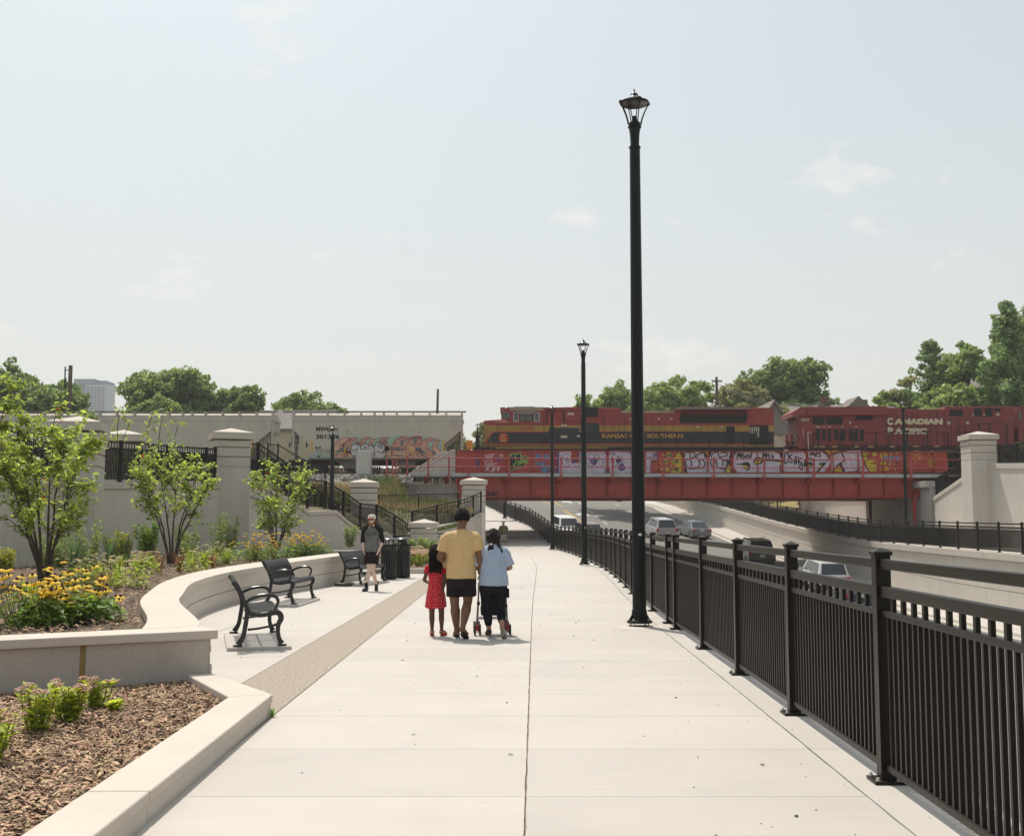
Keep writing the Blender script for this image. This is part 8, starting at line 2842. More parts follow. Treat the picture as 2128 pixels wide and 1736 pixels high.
arm(b, (0.112, 0, 0.965), (0.13, -0.02, 0.77), (0.085, -0.06, 0.60), 0.031, 0.025, 0.025, 0.018)
hand(b, (-0.125, 0.13, 0.745), (0.5, 0.8, -0.1), (1, 0, 0), 0.68, 0.5, 1)
hand(b, (0.085, -0.06, 0.60), (-0.15, -0.05, -1), (-1, 0, 0), 0.68, 0.35, 1)
head(b, (0.0, 0.015, 1.165), 0.93, Matrix.Rotation(rad(-12), 3, 'X'), (0, 0, 1.04), 0.036)
organic(b.build('body', SK3, girl), 0.006, 2, fac=0.35)
DRS = cloth('red_dotted_cotton', (0.56, 0.018, 0.036))
b = MB()
prof = [(0.40, 0.150, 0.13), (0.46, 0.146, 0.126), (0.58, 0.132, 0.11), (0.70, 0.110, 0.092), (0.79, 0.100, 0.084), (0.88, 0.112, 0.086), (0.96, 0.116, 0.076), (1.01, 0.085, 0.062), (1.035, 0.05, 0.048)]
n = 40
vs, fs = [], []
for i, (z, rx, ry) in enumerate(prof):
	fl = max(0, 1 - i / 4.0)
	for k in range(n):
		a = 2 * math.pi * k / n
		w = 1 + 0.07 * fl * math.sin(9 * a + 0.7) + 0.03 * fl * math.sin(5 * a)
		vs.append((math.cos(a) * rx * w, math.sin(a) * ry * w, z + 0.012 * fl * math.sin(4 * a + 1)))
fs = [(i * n + k, i * n + (k + 1) % n, (i + 1) * n + (k + 1) % n, (i + 1) * n + k) for i in range(len(prof) - 1) for k in range(n)] + [tuple(range(n - 1, -1, -1)), tuple((len(prof) - 1) * n + k for k in range(n))]
b.add(vs, fs)
for k, el in ((-1, (-0.165, -0.01, 0.79)), (1, (0.13, -0.02, 0.77))):
	sh = V(k * 0.106, 0, 0.962)
	b.tube([sh + V(-k * 0.03, 0, 0), sh, sh.lerp(Vector(el), 0.42)], [0.050, 0.052, 0.052], 12)
dress = organic(b.build('dress', DRS, girl), 0.0085, 3)
# girl_dots: printed white dots lying on the cloth
b = MB()
rr_ = random.Random(14)
for row in range(19):
	z = 0.415 + row * 0.031
	rx, ry = interp(z, [(q[0], q[1]) for q in prof]), interp(z, [(q[0], q[2]) for q in prof])
	i = np.interp(z, [q[0] for q in prof], range(len(prof)))
	fl = max(0, 1 - i / 4.0)
	m_ = int(2 * math.pi * rx / 0.034)
	for k in range(m_):
		a = 2 * math.pi * (k + 0.5 * (row % 2) + rr_.uniform(-0.2, 0.2)) / m_
		w = 1 + 0.07 * fl * math.sin(9 * a + 0.7) + 0.03 * fl * math.sin(5 * a)
		zz = z + rr_.uniform(-0.006, 0.006)
		p = V(math.cos(a) * (rx * w + 0.003), math.sin(a) * (ry * w + 0.003), zz)
		n_ = V(math.cos(a) * ry, math.sin(a) * rx, 0).normalized()
		s1 = V(-n_.y, n_.x, 0)
		r_ = rr_.uniform(0.0038, 0.0058)
		q = [p + (s1 * math.cos(t) + V(0, 0, 1) * math.sin(t)) * r_ for t in np.linspace(0, 2 * math.pi, 7)[:-1]]
		b.add(q + [v + n_ * 0.0015 for v in q], [tuple(range(6, 12))] + [(e, (e + 1) % 6, (e + 1) % 6 + 6, e + 6) for e in range(6)])
b.build('dots', mat('white_print', (0.72, 0.62, 0.58), 0.9), dress, kind='stuff')
b = MB()
hair_cap(b, (0, 0.012, 1.17), 1.0, None, -0.7, 1.12, 8, 0.006, front=0.55)
rr_ = random.Random(12)
for k in range(130):
	a = rr_.uniform(-2.9, -0.25)
	x0, y0 = math.cos(a) * 0.085, math.sin(a) * 0.09 + 0.01
	L = rr_.uniform(0.10, 0.31)
	pts = []
	ph = rr_.uniform(0, 6)
	out = rr_.uniform(0.0, 0.035)
	for j in range(12):
		f = j / 11
		pts.append((x0 * (1 + out * 8 * f * (1 - f)) + 0.016 * math.sin(ph + f * 24), y0 - out * f + 0.016 * math.cos(ph + f * 24) - 0.02 * f, 1.215 - 0.03 * rr_.random() - L * f - 0.02))
	b.tube(pts, [0.008] * 11 + [0.004], 5)
b.build('hair', HBLK, girl, smooth=True, sharp=180)
RCL = mat('red_clog', (0.45, 0.05, 0.035), 0.6, var=0.2, vscale=40)
TANS = mat('tan_strap', (0.50, 0.36, 0.22), 0.8)
for (c, yw) in (((-0.052, 0.035, 0.0), 0.05), ((0.10, 0.06, 0.0), -0.4)):
	sh_ = trainer(girl, c, yw, 0, 0.70, RCL, RCL)
	b = MB()
	m3 = Matrix.Rotation(yw, 3, 'Z')
	b.tube([m3 @ V(math.cos(a) * 0.034, -0.03 + math.sin(a) * 0.045, 0.062) + Vector(c) for a in np.linspace(math.pi, 2 * math.pi, 9)], 0.008, 6)
	b.build('heel_strap', TANS, sh_)
# --- pushchair in front of the woman
PCH = thing('pushchair', 'grey folding pushchair with small double wheels in front of the woman in blue', 'pushchair', (pw_.x, pw_.y + 0.05, 0), rad(3))
PIPE = mat('grey_tube', (0.16, 0.15, 0.14), 0.4, metal=0.5)
SEATM = cloth('dark_seat_cloth', (0.022, 0.020, 0.022))
RED = mat('red_hub', (0.55, 0.03, 0.03), 0.5)
TYRE = mat('tyre_rubber', (0.022, 0.021, 0.02), 0.8)
RIMM = mat('grey_rim', (0.35, 0.34, 0.32), 0.5, metal=0.4)
for k in (-1, 1):
	b = MB()
	b.tube([(k * 0.17, 0.24, 0.98), (k * 0.18, 0.27, 0.93), (k * 0.20, 0.42, 0.55), (k * 0.215, 0.85, 0.13)], 0.012, 8); b.build('side_tube', PIPE, PCH, smooth=True)
	b = MB()
	b.tube([(k * 0.215, 0.30, 0.14), (k * 0.20, 0.45, 0.50), (k * 0.19, 0.70, 0.72)], 0.012, 8); b.build('rear_leg', PIPE, PCH, smooth=True)
	b = MB(); b.tube([(k * 0.17, 0.25, 0.96), (k * 0.165, 0.20, 1.0)], 0.017, 8); b.build('grip', FLIP, PCH, smooth=True)
	for yy, nm in ((0.30, 'wheel'), (0.85, 'wheel')):
		for dx in (-0.036, 0.036):
			b = MB()
			X = k * 0.215 + dx
			b.lathe([(0.052, -0.010), (0.078, -0.013), (0.082, 0.0), (0.078, 0.013), (0.052, 0.010), (0.052, -0.010)], 22, cap=False)
			b.v = [(X + z, yy + x, 0.082 + y) for x, y, z in b.v]
			wv = b.build(nm, TYRE, PCH, smooth=True)
			b = MB()
			for q in range(6):
				a = q * math.pi / 3
				b.bar((X, yy, 0.082), (X, yy + math.cos(a) * 0.054, 0.082 + math.sin(a) * 0.054), 0.008, 0.012)
			b.tube([(X - 0.013, yy, 0.082), (X + 0.013, yy, 0.082)], 0.016, 8)
			b.build('spokes', RIMM, wv)
		b = MB(); b.box((k * 0.215, yy, 0.11), (0.04, 0.05, 0.09)); b.tube([(k * 0.215 - 0.045, yy, 0.082), (k * 0.215 + 0.045, yy, 0.082)], 0.012, 8); b.build('axle_housing', RED, PCH, bev=0.006)
b = MB(); b.tube([(-0.21, 0.30, 0.24), (0.21, 0.30, 0.24)], 0.010, 8); b.tube([(-0.21, 0.31, 0.26), (0.21, 0.31, 0.26)], 0.008, 8); b.build('cross_bar', RIMM, PCH, smooth=True)
b = MB(); b.prism([(0.36, 0.30), (0.41, 0.78), (0.45, 0.78), (0.42, 0.34), (0.72, 0.40), (0.72, 0.34), (0.42, 0.27)], lambda y, z, d: (d, y, z), -0.165, 0.165); b.build('seat', SEATM, PCH, bev=0.02)
b = MB(); b.prism([(0.34, 0.77), (0.46, 0.90), (0.66, 0.92), (0.70, 0.86), (0.46, 0.80)], lambda y, z, d: (d, y, z), -0.17, 0.17); b.build('sun_canopy', SEATM, PCH, bev=0.02)
b = MB(); b.box((0.19, 0.30, 0.42), (0.045, 0.05, 0.05)); b.box((-0.20, 0.38, 0.45), (0.045, 0.05, 0.05)); b.build('joint', FLIP, PCH, bev=0.006)
# --- walking man facing us
pk2 = G(772, 1227)
wk = thing('person', 'bearded man in cap and sunglasses walking towards us, hands in shorts pockets', 'person', (pk2.x, pk2.y, 0), rad(180 - 8))
b = MB()
b.rings([(0.86, 0, 0, 0.145, 0.11), (0.95, 0, 0, 0.160, 0.12), (1.06, 0, 0, 0.150, 0.112), (1.20, 0, 0, 0.165, 0.12), (1.36, 0, 0, 0.175, 0.115), (1.46, 0, 0, 0.155, 0.095), (1.52, 0, 0, 0.085, 0.07), (1.56, 0, 0.005, 0.058, 0.055)])
leg(b, (-0.085, 0, 0.90), (-0.03, 0.06, 0.50), (-0.085, -0.16, 0.13), 0.082, 0.052, 0.053, 0.034)
leg(b, (0.085, 0, 0.90), (0.035, 0.10, 0.50), (0.075, 0.20, 0.10), 0.082, 0.052, 0.053, 0.034)
arm(b, (-0.185, 0, 1.45), (-0.245, -0.06, 1.17), (-0.185, 0.06, 0.97), 0.047, 0.038, 0.038, 0.026)
arm(b, (0.185, 0, 1.45), (0.245, -0.06, 1.17), (0.185, 0.06, 0.97), 0.047, 0.038, 0.038, 0.026)
hand(b, (-0.185, 0.06, 0.97), (0.25, 0.3, -1), (1, 0, 0), 0.95, 0.3, -1)
hand(b, (0.185, 0.06, 0.97), (-0.25, 0.3, -1), (-1, 0, 0), 0.95, 0.3, 1)
hr = Matrix.Rotation(rad(-8), 3, 'X')
head(b, (0, 0.035, 1.675), 1.0, hr, (0, 0, 1.53), 0.054)
organic(b.build('body', SK4, wk), 0.008, 2, fac=0.35)
RAGG = cloth('heather_grey', (0.15, 0.15, 0.14), 0.2)
RAGB = cloth('raglan_black', (0.016, 0.014, 0.014))
b = MB()
b.rings([(0.91, 0, 0, 0.178, 0.135), (1.0, 0, 0, 0.174, 0.132), (1.10, 0, 0, 0.168, 0.128), (1.24, 0, 0, 0.178, 0.134), (1.38, 0, 0, 0.182, 0.128), (1.455, 0, 0, 0.15, 0.108), (1.505, 0, 0, 0.098, 0.082), (1.53, 0, 0.003, 0.068, 0.066)], 20)
organic(b.build('shirt', RAGG, wk), 0.0105, 4, 0.014)
for k in (-1, 1):
	b = MB()
	sh, el, wr = V(k * 0.185, 0, 1.445), V(k * 0.245, -0.06, 1.17), V(k * 0.185, 0.06, 0.97)
	b.tube([V(k * 0.07, 0.0, 1.505), V(k * 0.125, 0.0, 1.482), sh + V(k * 0.004, 0, 0.0), sh.lerp(el, 0.5), el, el.lerp(wr, 0.22)], [0.066, 0.082, 0.074, 0.064, 0.057, 0.055], 14)
	organic(b.build('sleeve', RAGB, wk), 0.0105, 3, 0.008)
b = MB(); b.lathe([(0.070, 1.515), (0.066, 1.535), (0.060, 1.53)], 16, (0, 0.004, 0), 1, 1, cap=False); b.build('collar', RAGB, wk)
letters = text_mesh('BATCH', 0.062, 'lettering', RAGB, wk, (0.105, 0.142, 1.315), (-1, 0, 0), (0, 0, 1), ext=0.001, bold=0.001, spacing=1.35)
b = MB()
b.rings([(0.78, 0, 0, 0.160, 0.13), (0.87, 0, 0, 0.176, 0.140), (0.95, 0, 0, 0.170, 0.132)], 18)
b.tube([(-0.085, 0, 0.90), (-0.075, 0.03, 0.74), (-0.065, 0.045, 0.63)], [0.10, 0.104, 0.106], 14)
b.tube([(0.085, 0, 0.90), (0.072, 0.05, 0.74), (0.062, 0.075, 0.63)], [0.10, 0.104, 0.106], 14)
organic(b.build('shorts', cloth('maroon_black_shorts', (0.020, 0.012, 0.014)), wk), 0.0105, 3, 0.012)
b = MB()
c = V(0, 0.035, 1.675)
b.tube([c + V(0, 0.06, -0.115), c + V(0, 0.082, -0.095), c + V(0, 0.092, -0.075)], [0.03, 0.042, 0.030], 10)
for k in (-1, 1):
	b.tube([c + V(k * 0.078, 0.01, 0.0), c + V(k * 0.070, 0.035, -0.06), c + V(k * 0.040, 0.075, -0.095)], [0.014, 0.020, 0.022], 8)
organic(b.build('beard', mat('ginger_beard', (0.22, 0.095, 0.04), 0.8, var=0.2, vscale=60), wk), 0.007, 2)
b = MB()
rr_ = random.Random(4)
for k in range(60):
	a = rr_.uniform(0.15, 2.99) + math.pi
	x0, y0 = math.cos(a) * 0.088, math.sin(a) * 0.095
	b.tube([c + V(x0, y0, 0.0), c + V(x0 * 1.22, y0 * 1.15, -0.05), c + V(x0 * 1.28 + rr_.uniform(-0.02, 0.02), y0 * 1.1, -0.105)], [0.013, 0.014, 0.006], 5)
for k in (-1, 1):
	for j in range(8):
		b.tube([c + V(k * 0.085, 0.01, 0.0), c + V(k * (0.10 + rr_.random() * 0.02), 0.0 + rr_.uniform(-0.03, 0.03), -0.05), c + V(k * (0.10 + rr_.random() * 0.02), rr_.uniform(-0.03, 0.03), -0.10)], [0.012, 0.014, 0.006], 5)
b.build('hair', HGIN, wk, smooth=True, sharp=180)
CAPM = cloth('grey_cap_cloth', (0.62, 0.57, 0.53))
b = MB()
prof_ = [(0.094, 0.028), (0.096, 0.055), (0.088, 0.095), (0.060, 0.122), (0.015, 0.130)]
b.lathe(prof_, 22, c, 1.0, 1.12)
cp = b.build('cap', CAPM, wk, smooth=True)
b = MB()
brim = [(math.cos(a) * 0.084, 0.085 + math.sin(a) * 0.058) for a in np.linspace(0, math.pi, 12)]
b.prism(brim, lambda x, y, d: tuple(c + V(x, y, 0.040 + d - (y - 0.08) * 0.22)), -0.005, 0.006)
b.build('brim', mat('orange_brim', (0.60, 0.13, 0.05), 0.8), cp)
SG = mat('dark_lens', (0.01, 0.009, 0.008), 0.12, spec=0.7)
b = MB()
for k in (-1, 1):
	b.box(c + V(k * 0.034, 0.094, 0.006), (0.056, 0.016, 0.042), -k * 0.18)
	b.bar(c + V(k * 0.064, 0.085, 0.014), c + V(k * 0.083, 0.0, 0.010), 0.006, 0.008)
b.bar(c + V(-0.012, 0.102, 0.014), c + V(0.012, 0.102, 0.014), 0.008, 0.008)
b.build('sunglasses', SG, wk, bev=0.006)
for an, yw in ((V(-0.085, -0.16, 0.13), 0.25), (V(0.075, 0.20, 0.10), -0.15)):
	b = MB(); b.tube([an + V(0, 0, 0.10), an + V(0, 0, 0.0)], [0.042, 0.041], 12); b.build('sock', RAGB, wk, smooth=True)
	trainer(wk, (an.x, an.y + 0.035, an.z - 0.10 if an.z < 0.12 else 0.035), yw, 0 if an.z < 0.12 else rad(-12), 1.0, SHOE, FLIP)
# --- man with the pale hat far along the path
ph_ = V(-0.55, 74.2, 0.0)
hm = thing('person', 'distant man from behind in a pale sun hat, olive shirt and khaki shorts', 'person', tuple(ph_), rad(4))
b = MB()
b.rings([(0.84, 0, 0, 0.15, 0.12), (0.95, 0, 0, 0.17, 0.14), (1.10, 0, 0, 0.165, 0.14), (1.30, 0, 0, 0.18, 0.125), (1.42, 0, 0, 0.16, 0.1), (1.48, 0, 0, 0.06, 0.06)])
leg(b, (-0.09, 0, 0.86), (-0.095, 0.03, 0.48), (-0.09, 0.05, 0.08), 0.088, 0.054, 0.055, 0.036)
leg(b, (0.09, 0, 0.86), (0.10, 0.04, 0.48), (0.11, -0.12, 0.10), 0.088, 0.054, 0.055, 0.036)
foot(b, (-0.09, 0.05, 0.08), (-0.10, 0.2, 0.03), 0.045)
foot(b, (0.11, -0.12, 0.10), (0.13, 0.02, 0.03), 0.045)
arm(b, (-0.19, 0, 1.39), (-0.27, -0.02, 1.12), (-0.29, 0.05, 0.88), 0.05, 0.04, 0.04, 0.028)
arm(b, (0.19, 0, 1.39), (0.27, -0.02, 1.12), (0.29, 0.03, 0.88), 0.05, 0.04, 0.04, 0.028)
hand(b, (-0.29, 0.05, 0.88), (0, 0.1, -1), (1, 0, 0), 1.0, 0.4, -1)
hand(b, (0.29, 0.03, 0.88), (0, 0.1, -1), (-1, 0, 0), 1.0, 0.4, 1)
head(b, (0, 0.02, 1.60), 1.0, None, (0, 0, 1.46), 0.055)
organic(b.build('body', SK2, hm), 0.010, 2, fac=0.35)
b = MB()
b.rings([(0.90, 0, 0, 0.192, 0.158), (1.05, 0, 0, 0.19, 0.158), (1.25, 0, 0, 0.195, 0.145), (1.38, 0, 0, 0.185, 0.12), (1.45, 0, 0, 0.10, 0.085), (1.475, 0, 0, 0.07, 0.07)], 18)
for k in (-1, 1):
	sh, el = V(k * 0.185, 0, 1.38), V(k * 0.27, -0.02, 1.12)
	b.tube([sh, sh.lerp(el, 0.4), sh.lerp(el, 0.9)], [0.07, 0.075, 0.08], 12)
organic(b.build('shirt', cloth('olive_shirt', (0.16, 0.165, 0.075)), hm), 0.012, 3, 0.014)
b = MB()
b.rings([(0.74, 0, 0, 0.17, 0.14), (0.90, 0, 0, 0.19, 0.155)], 16)
for k in (-1, 1):
	b.tube([(k * 0.09, 0, 0.84), (k * 0.10, 0.02, 0.68), (k * 0.105, 0.02, 0.50)], [0.10, 0.105, 0.106], 12)
organic(b.build('shorts', cloth('khaki_shorts', (0.50, 0.44, 0.33)), hm), 0.012, 3, 0.01)
b = MB(); b.rings([(0.885, 0, 0, 0.197, 0.163), (0.925, 0, 0, 0.197, 0.163)], 18); b.build('belt', RAGB, hm, smooth=True)
b = MB(); b.lathe([(0.098, 0.03), (0.165, 0.012), (0.168, 0.02), (0.10, 0.045), (0.095, 0.10), (0.075, 0.125), (0.01, 0.128)], 20, (0, 0.02, 1.60), 1, 1.08); b.build('sun_hat', cloth('pale_hat', (0.66, 0.62, 0.55)), hm, smooth=True)
for x, y, z in ((-0.092, 0.085, 0.0), (0.115, -0.09, 0.012)):
	trainer(hm, (x, y, z), 0, 0, 0.95, SHOE, SOLE)
# ------------------------------------------------------------------ vehicles
TL = mat('tail_lamp_red', (0.42, 0.02, 0.015), 0.25, spec=0.6)
CGL = mat('car_glass', (0.012, 0.016, 0.018), 0.06, spec=0.9)
TRIM = mat('black_trim', (0.018, 0.018, 0.018), 0.5)
PLATE = mat('number_plate', (0.55, 0.55, 0.52), 0.6)
CHR = mat('chrome', (0.6, 0.6, 0.6), 0.2, metal=1.0)
LAMPG = mat('headlamp_glass', (0.5, 0.5, 0.5), 0.15)
def car(name, label, cat, loc, rz, L, Wd, H, paint, kind, group=None, rack=False, lampbar=False):
	"""nose towards +Y, origin on the road under the middle"""
	t = thing(name, label, cat, loc, rz, group)
	w = Wd / 2
	rear = -L / 2
	belt = H * (0.60 if kind == 'suv' else 0.64)
	floor_ = 0.26 if kind == 'suv' else 0.2
	if kind == 'suv':
		body = [(rear, 0.55), (rear + 0.04, belt), (L / 2 - 1.45, belt - 0.02), (L / 2 - 1.3, belt - 0.03), (L / 2 - 0.15, belt - 0.16), (L / 2, belt - 0.35), (L / 2, 0.45), (L / 2 - 0.1, floor_), (rear + 0.1, floor_ + 0.05), (rear - 0.03, 0.42)]
		gh0, gh1, rt0, rt1 = rear + 0.04, L / 2 - 1.30, rear + 0.38, L / 2 - 2.05
	else:
		body = [(rear, 0.55), (rear + 0.02, belt - 0.02), (rear + 0.12, belt), (L / 2 - 1.35, belt - 0.02), (L / 2 - 0.2, belt - 0.22), (L / 2, 0.55), (L / 2 - 0.02, 0.35), (L / 2 - 0.15, floor_), (rear + 0.15, floor_), (rear - 0.02, 0.38)]
		gh0, gh1, rt0, rt1 = rear + 0.45, L / 2 - 1.15, rear + 1.25, L / 2 - 2.05
	b = MB()
	b.prism(body, lambda y, z, d: (d * (1 - 0.05 * max(0, (z - 0.6))), y, z), -w, w)
	bo = b.build('body', paint, t, bev=0.07, seg=3)
	# greenhouse
	wb, wt = w * 0.93, w * 0.74
	b = MB()
	b.add([(-wb, gh0, belt - 0.03), (wb, gh0, belt - 0.03), (wb, gh1, belt - 0.03), (-wb, gh1, belt - 0.03), (-wt, rt0, H), (wt, rt0, H), (wt, rt1, H), (-wt, rt1, H)], [(3, 2, 1, 0), (4, 5, 6, 7), (0, 1, 5, 4), (1, 2, 6, 5), (2, 3, 7, 6), (3, 0, 4, 7)])
	b.build('cabin', paint, t, bev=0.05, seg=3)
	def pane(nm, quad, off, m=CGL):
		q = [Vector(p) for p in quad]
		n = (q[1] - q[0]).cross(q[3] - q[0]).normalized() * off
		b = MB()
		b.add([p + n for p in q] + [p - n * 2 for p in q], [(0, 1, 2, 3), (7, 6, 5, 4), (0, 4, 5, 1), (1, 5, 6, 2), (2, 6, 7, 3), (3, 7, 4, 0)])
		return b.build(nm, m, t)
	def lp4(f):
		z = lerp(belt - 0.03, H, f)
		return lerp(wb, wt, f), lerp(gh0, rt0, f), lerp(gh1, rt1, f), z
	a0, a1 = lp4(0.10), lp4(0.88)
	pane('rear_window', [(-a0[0] * 0.86, a0[1], a0[3]), (a0[0] * 0.86, a0[1], a0[3]), (a1[0] * 0.88, a1[1], a1[3]), (-a1[0] * 0.88, a1[1], a1[3])], 0.012)
	pane('windscreen', [(a0[0] * 0.9, a0[2], a0[3]), (-a0[0] * 0.9, a0[2], a0[3]), (-a1[0] * 0.9, a1[2], a1[3]), (a1[0] * 0.9, a1[2], a1[3])], 0.012)
	for s in (-1, 1):
		cuts = [0.08, 0.36, 0.64, 0.90] if kind == 'suv' else [0.14, 0.52, 0.90]
		for c0, c1 in zip(cuts, cuts[1:]):
			q = []
			for f, c in ((0.10, c0 + 0.012), (0.10, c1 - 0.012), (0.90, c1 - 0.012), (0.90, c0 + 0.012)):
				ww, y0, y1, z = lp4(f)
				q.append((s * ww, lerp(y0, y1, c), z))
			if s > 0:
				pass
			else:
				q = q[::-1]
			pane('side_window', q, 0.010)
		# lamps
		if kind == 'suv':
			b = MB(); b.box((s * (w - 0.10), rear + 0.01, belt - 0.14), (0.20, 0.10, 0.26 if not lampbar else 0.13)); b.build('tail_lamp', TL, t, bev=0.02)
		else:
			b = MB(); b.box((s * (w - 0.17), rear + 0.03, belt - 0.15), (0.32, 0.12, 0.17)); b.build('tail_lamp', TL, t, bev=0.02)
		b = MB(); b.box((s * (w - 0.2), L / 2 - 0.06, belt - 0.32), (0.34, 0.14, 0.14)); b.build('headlamp', LAMPG, t, bev=0.02)
		b = MB(); b.box((s * (w + 0.09), gh1 - 0.28, belt + 0.05), (0.17, 0.09, 0.13)); b.build('wing_mirror', paint, t, bev=0.02)
		for yy in (rear + 0.85, L / 2 - 0.9):
			R_ = 0.36 if kind == 'suv' else 0.32
			b = MB(); b.lathe([(R_ * 0.6, -0.10), (R_ * 0.95, -0.11), (R_, -0.07), (R_, 0.07), (R_ * 0.95, 0.11), (R_ * 0.6, 0.10)], 22)
			b.v = [(s * (w - 0.10) + z, yy + x, R_ + y) for x, y, z in b.v]
			wh = b.build('wheel', TYRE, t, smooth=True)
			b = MB(); b.lathe([(R_ * 0.62, -0.115), (R_ * 0.2, -0.10), (0.01, -0.10)], 18, cap=False); b.lathe([(R_ * 0.62, 0.115), (R_ * 0.2, 0.10), (0.01, 0.10)], 18, cap=False)
			b.v = [(s * (w - 0.10) + z, yy + x, R_ + y) for x, y, z in b.v]
			b.build('rim', RIMM, wh)
	if lampbar:
		b = MB(); b.box((0, rear + 0.002, belt - 0.14), (Wd - 0.3, 0.06, 0.06)); b.build('tail_light_bar', TL, t)
	b = MB(); b.box((0, rear - 0.005, 0.42), (Wd - 0.1, 0.16, 0.20)); b.build('rear_bumper', TRIM if kind == 'suv' else paint, t, bev=0.04)
	b = MB(); b.box((0, rear - 0.01, 0.72 if kind == 'suv' else belt - 0.16), (0.34, 0.05, 0.16)); b.build('number_plate', PLATE, t)
	b = MB(); b.box((0, L / 2 + 0.01, 0.52), (Wd - 0.7, 0.05, 0.24)); b.build('grille', TRIM, t, bev=0.01)
	if rack:
		for s in (-1, 1):
			b = MB(); b.tube([(s * wt * 0.9, rt0 + 0.1, H), (s * wt * 0.9, rt0 + 0.2, H + 0.06), (s * wt * 0.9, rt1 - 0.2, H + 0.06), (s * wt * 0.9, rt1 - 0.1, H)], 0.02, 6); b.build('roof_rail', TRIM, t)
	if kind == 'suv':
		b = MB(); b.box((0, rt0 + 0.02, H - 0.03), (wt * 1.8, 0.24, 0.05)); b.build('spoiler', paint, t, bev=0.02)
	return t
def paintm(name, c, r=0.25, met=0.3):
	return mat(name, c, r, metal=met, coat=0.6, spec=0.5)
SILVER = paintm('silver_paint', (0.42, 0.42, 0.43))
GREYP = paintm('grey_blue_paint', (0.16, 0.17, 0.20))
BLACKP = paintm('black_paint', (0.010, 0.011, 0.013), 0.15)
WHITEP = paintm('white_paint', (0.74, 0.73, 0.70), 0.3, 0.0)
NAVYP = paintm('navy_paint', (0.015, 0.022, 0.05), 0.2)
DREDP = paintm('dark_red_paint', (0.10, 0.014, 0.014), 0.25)
GV = 'traffic on the sunken road'
def on_road(x, y):
	return (x, y, road_z(y))
def rtilt(o, y):
	o.rotation_euler.x = math.atan((road_z(y + 2) - road_z(y - 2)) / 4)
c = car('parked_car' if False else 'car', 'silver sport utility car driving away beside the big lamp post', 'car', on_road(13.15, 103.5), rad(9), 4.8, 1.95, 1.80, SILVER, 'suv', GV, rack=True); rtilt(c, 103.5)
c = car('car', 'grey blue saloon car driving away up the road', 'car', on_road(16.35, 104.5), rad(11), 4.4, 1.75, 1.46, GREYP, 'saloon', GV); rtilt(c, 104.5)
c = car('car', 'black sport utility car driving away behind the near railing', 'car', on_road(17.55, 84.5), rad(3), 4.8, 1.95, 1.75, BLACKP, 'suv', GV, rack=True); rtilt(c, 84.5)
c = car('car', 'white sport utility car with a red light bar driving away near the right wall', 'car', on_road(19.0, 71.5), rad(2), 5.0, 1.95, 1.80, WHITEP, 'suv', GV, lampbar=True); rtilt(c, 71.5)
c = car('car', 'dark blue saloon seen through the railing bars behind the white car', 'car', on_road(18.1, 62.5), rad(0), 4.6, 1.82, 1.45, NAVYP, 'saloon', GV)
c = car('car', 'white car coming towards us partly hidden by the third lamp post', 'car', on_road(4.9, 104.0), rad(180 + 12), 4.9, 2.0, 1.80, WHITEP, 'suv', GV); rtilt(c, 104); c.rotation_euler.x *= -1
c = car('car', 'dark red sport utility car just behind the second lamp post', 'car', on_road(6.6, 98.5), rad(180 + 10), 4.8, 1.95, 1.72, DREDP, 'suv', GV); rtilt(c, 98.5); c.rotation_euler.x *= -1
# ------------------------------------------------------------------ far buildings
TWC = mat('tower_concrete', (0.42, 0.45, 0.48), 0.9, var=0.05)
TWD = mat('tower_dark_band', (0.20, 0.25, 0.29), 0.8, var=0.05)
TWW = mat('tower_window', (0.16, 0.19, 0.22), 0.2)
YT = 620.0
def tp(px, py):
	return P((px / 1.929) / 1.9248, (1400 + py / 1.929) / 1.9248, YT)
a, b_, c_, d_ = tp(572, 222), tp(815, 222), tp(655, 262), tp(815, 480)
tow = thing('tower_block', 'grey blue high rise block far away beside the utility pole', 'building', (a.x, YT, 6), world=True)
b = MB(); b.bx(c_.x, d_.x, YT, YT + 14, 6, tp(0, 262).z); b.build('wall', TWC, tow)
b = MB(); b.bx(a.x, tp(742, 0).x, YT - 0.4, YT + 15, tp(0, 262).z - 0.2, a.z); b.bx(tp(742, 0).x + 0.1, b_.x, YT + 1.2, YT + 15, tp(0, 270).z, tp(0, 232).z); b.build('roof_band', TWD, tow)
b = MB(); b.bx(a.x, c_.x - 0.1, YT + 2, YT + 14, 6, tp(0, 262).z - 0.3); b.build('side_wing', TWD, tow)
wsrc = None
for i in range(10):
	for j in range(5):
		q0, q1 = tp(672 + j * 28, 285 + i * 20), tp(672 + j * 28 + 17, 296 + i * 20)
		if wsrc is None:
			b = MB(); b.box((0, 0, 0), (q1.x - q0.x, 0.3, q0.z - q1.z)); wsrc = b.build('window', TWW); wsrc.parent = tow
			o = wsrc
		else:
			o = wsrc.copy(); C.objects.link(o); o.parent = tow
		o.location = Vector(((q0.x + q1.x) / 2, YT - 0.12, (q0.z + q1.z) / 2)) - WL[tow]
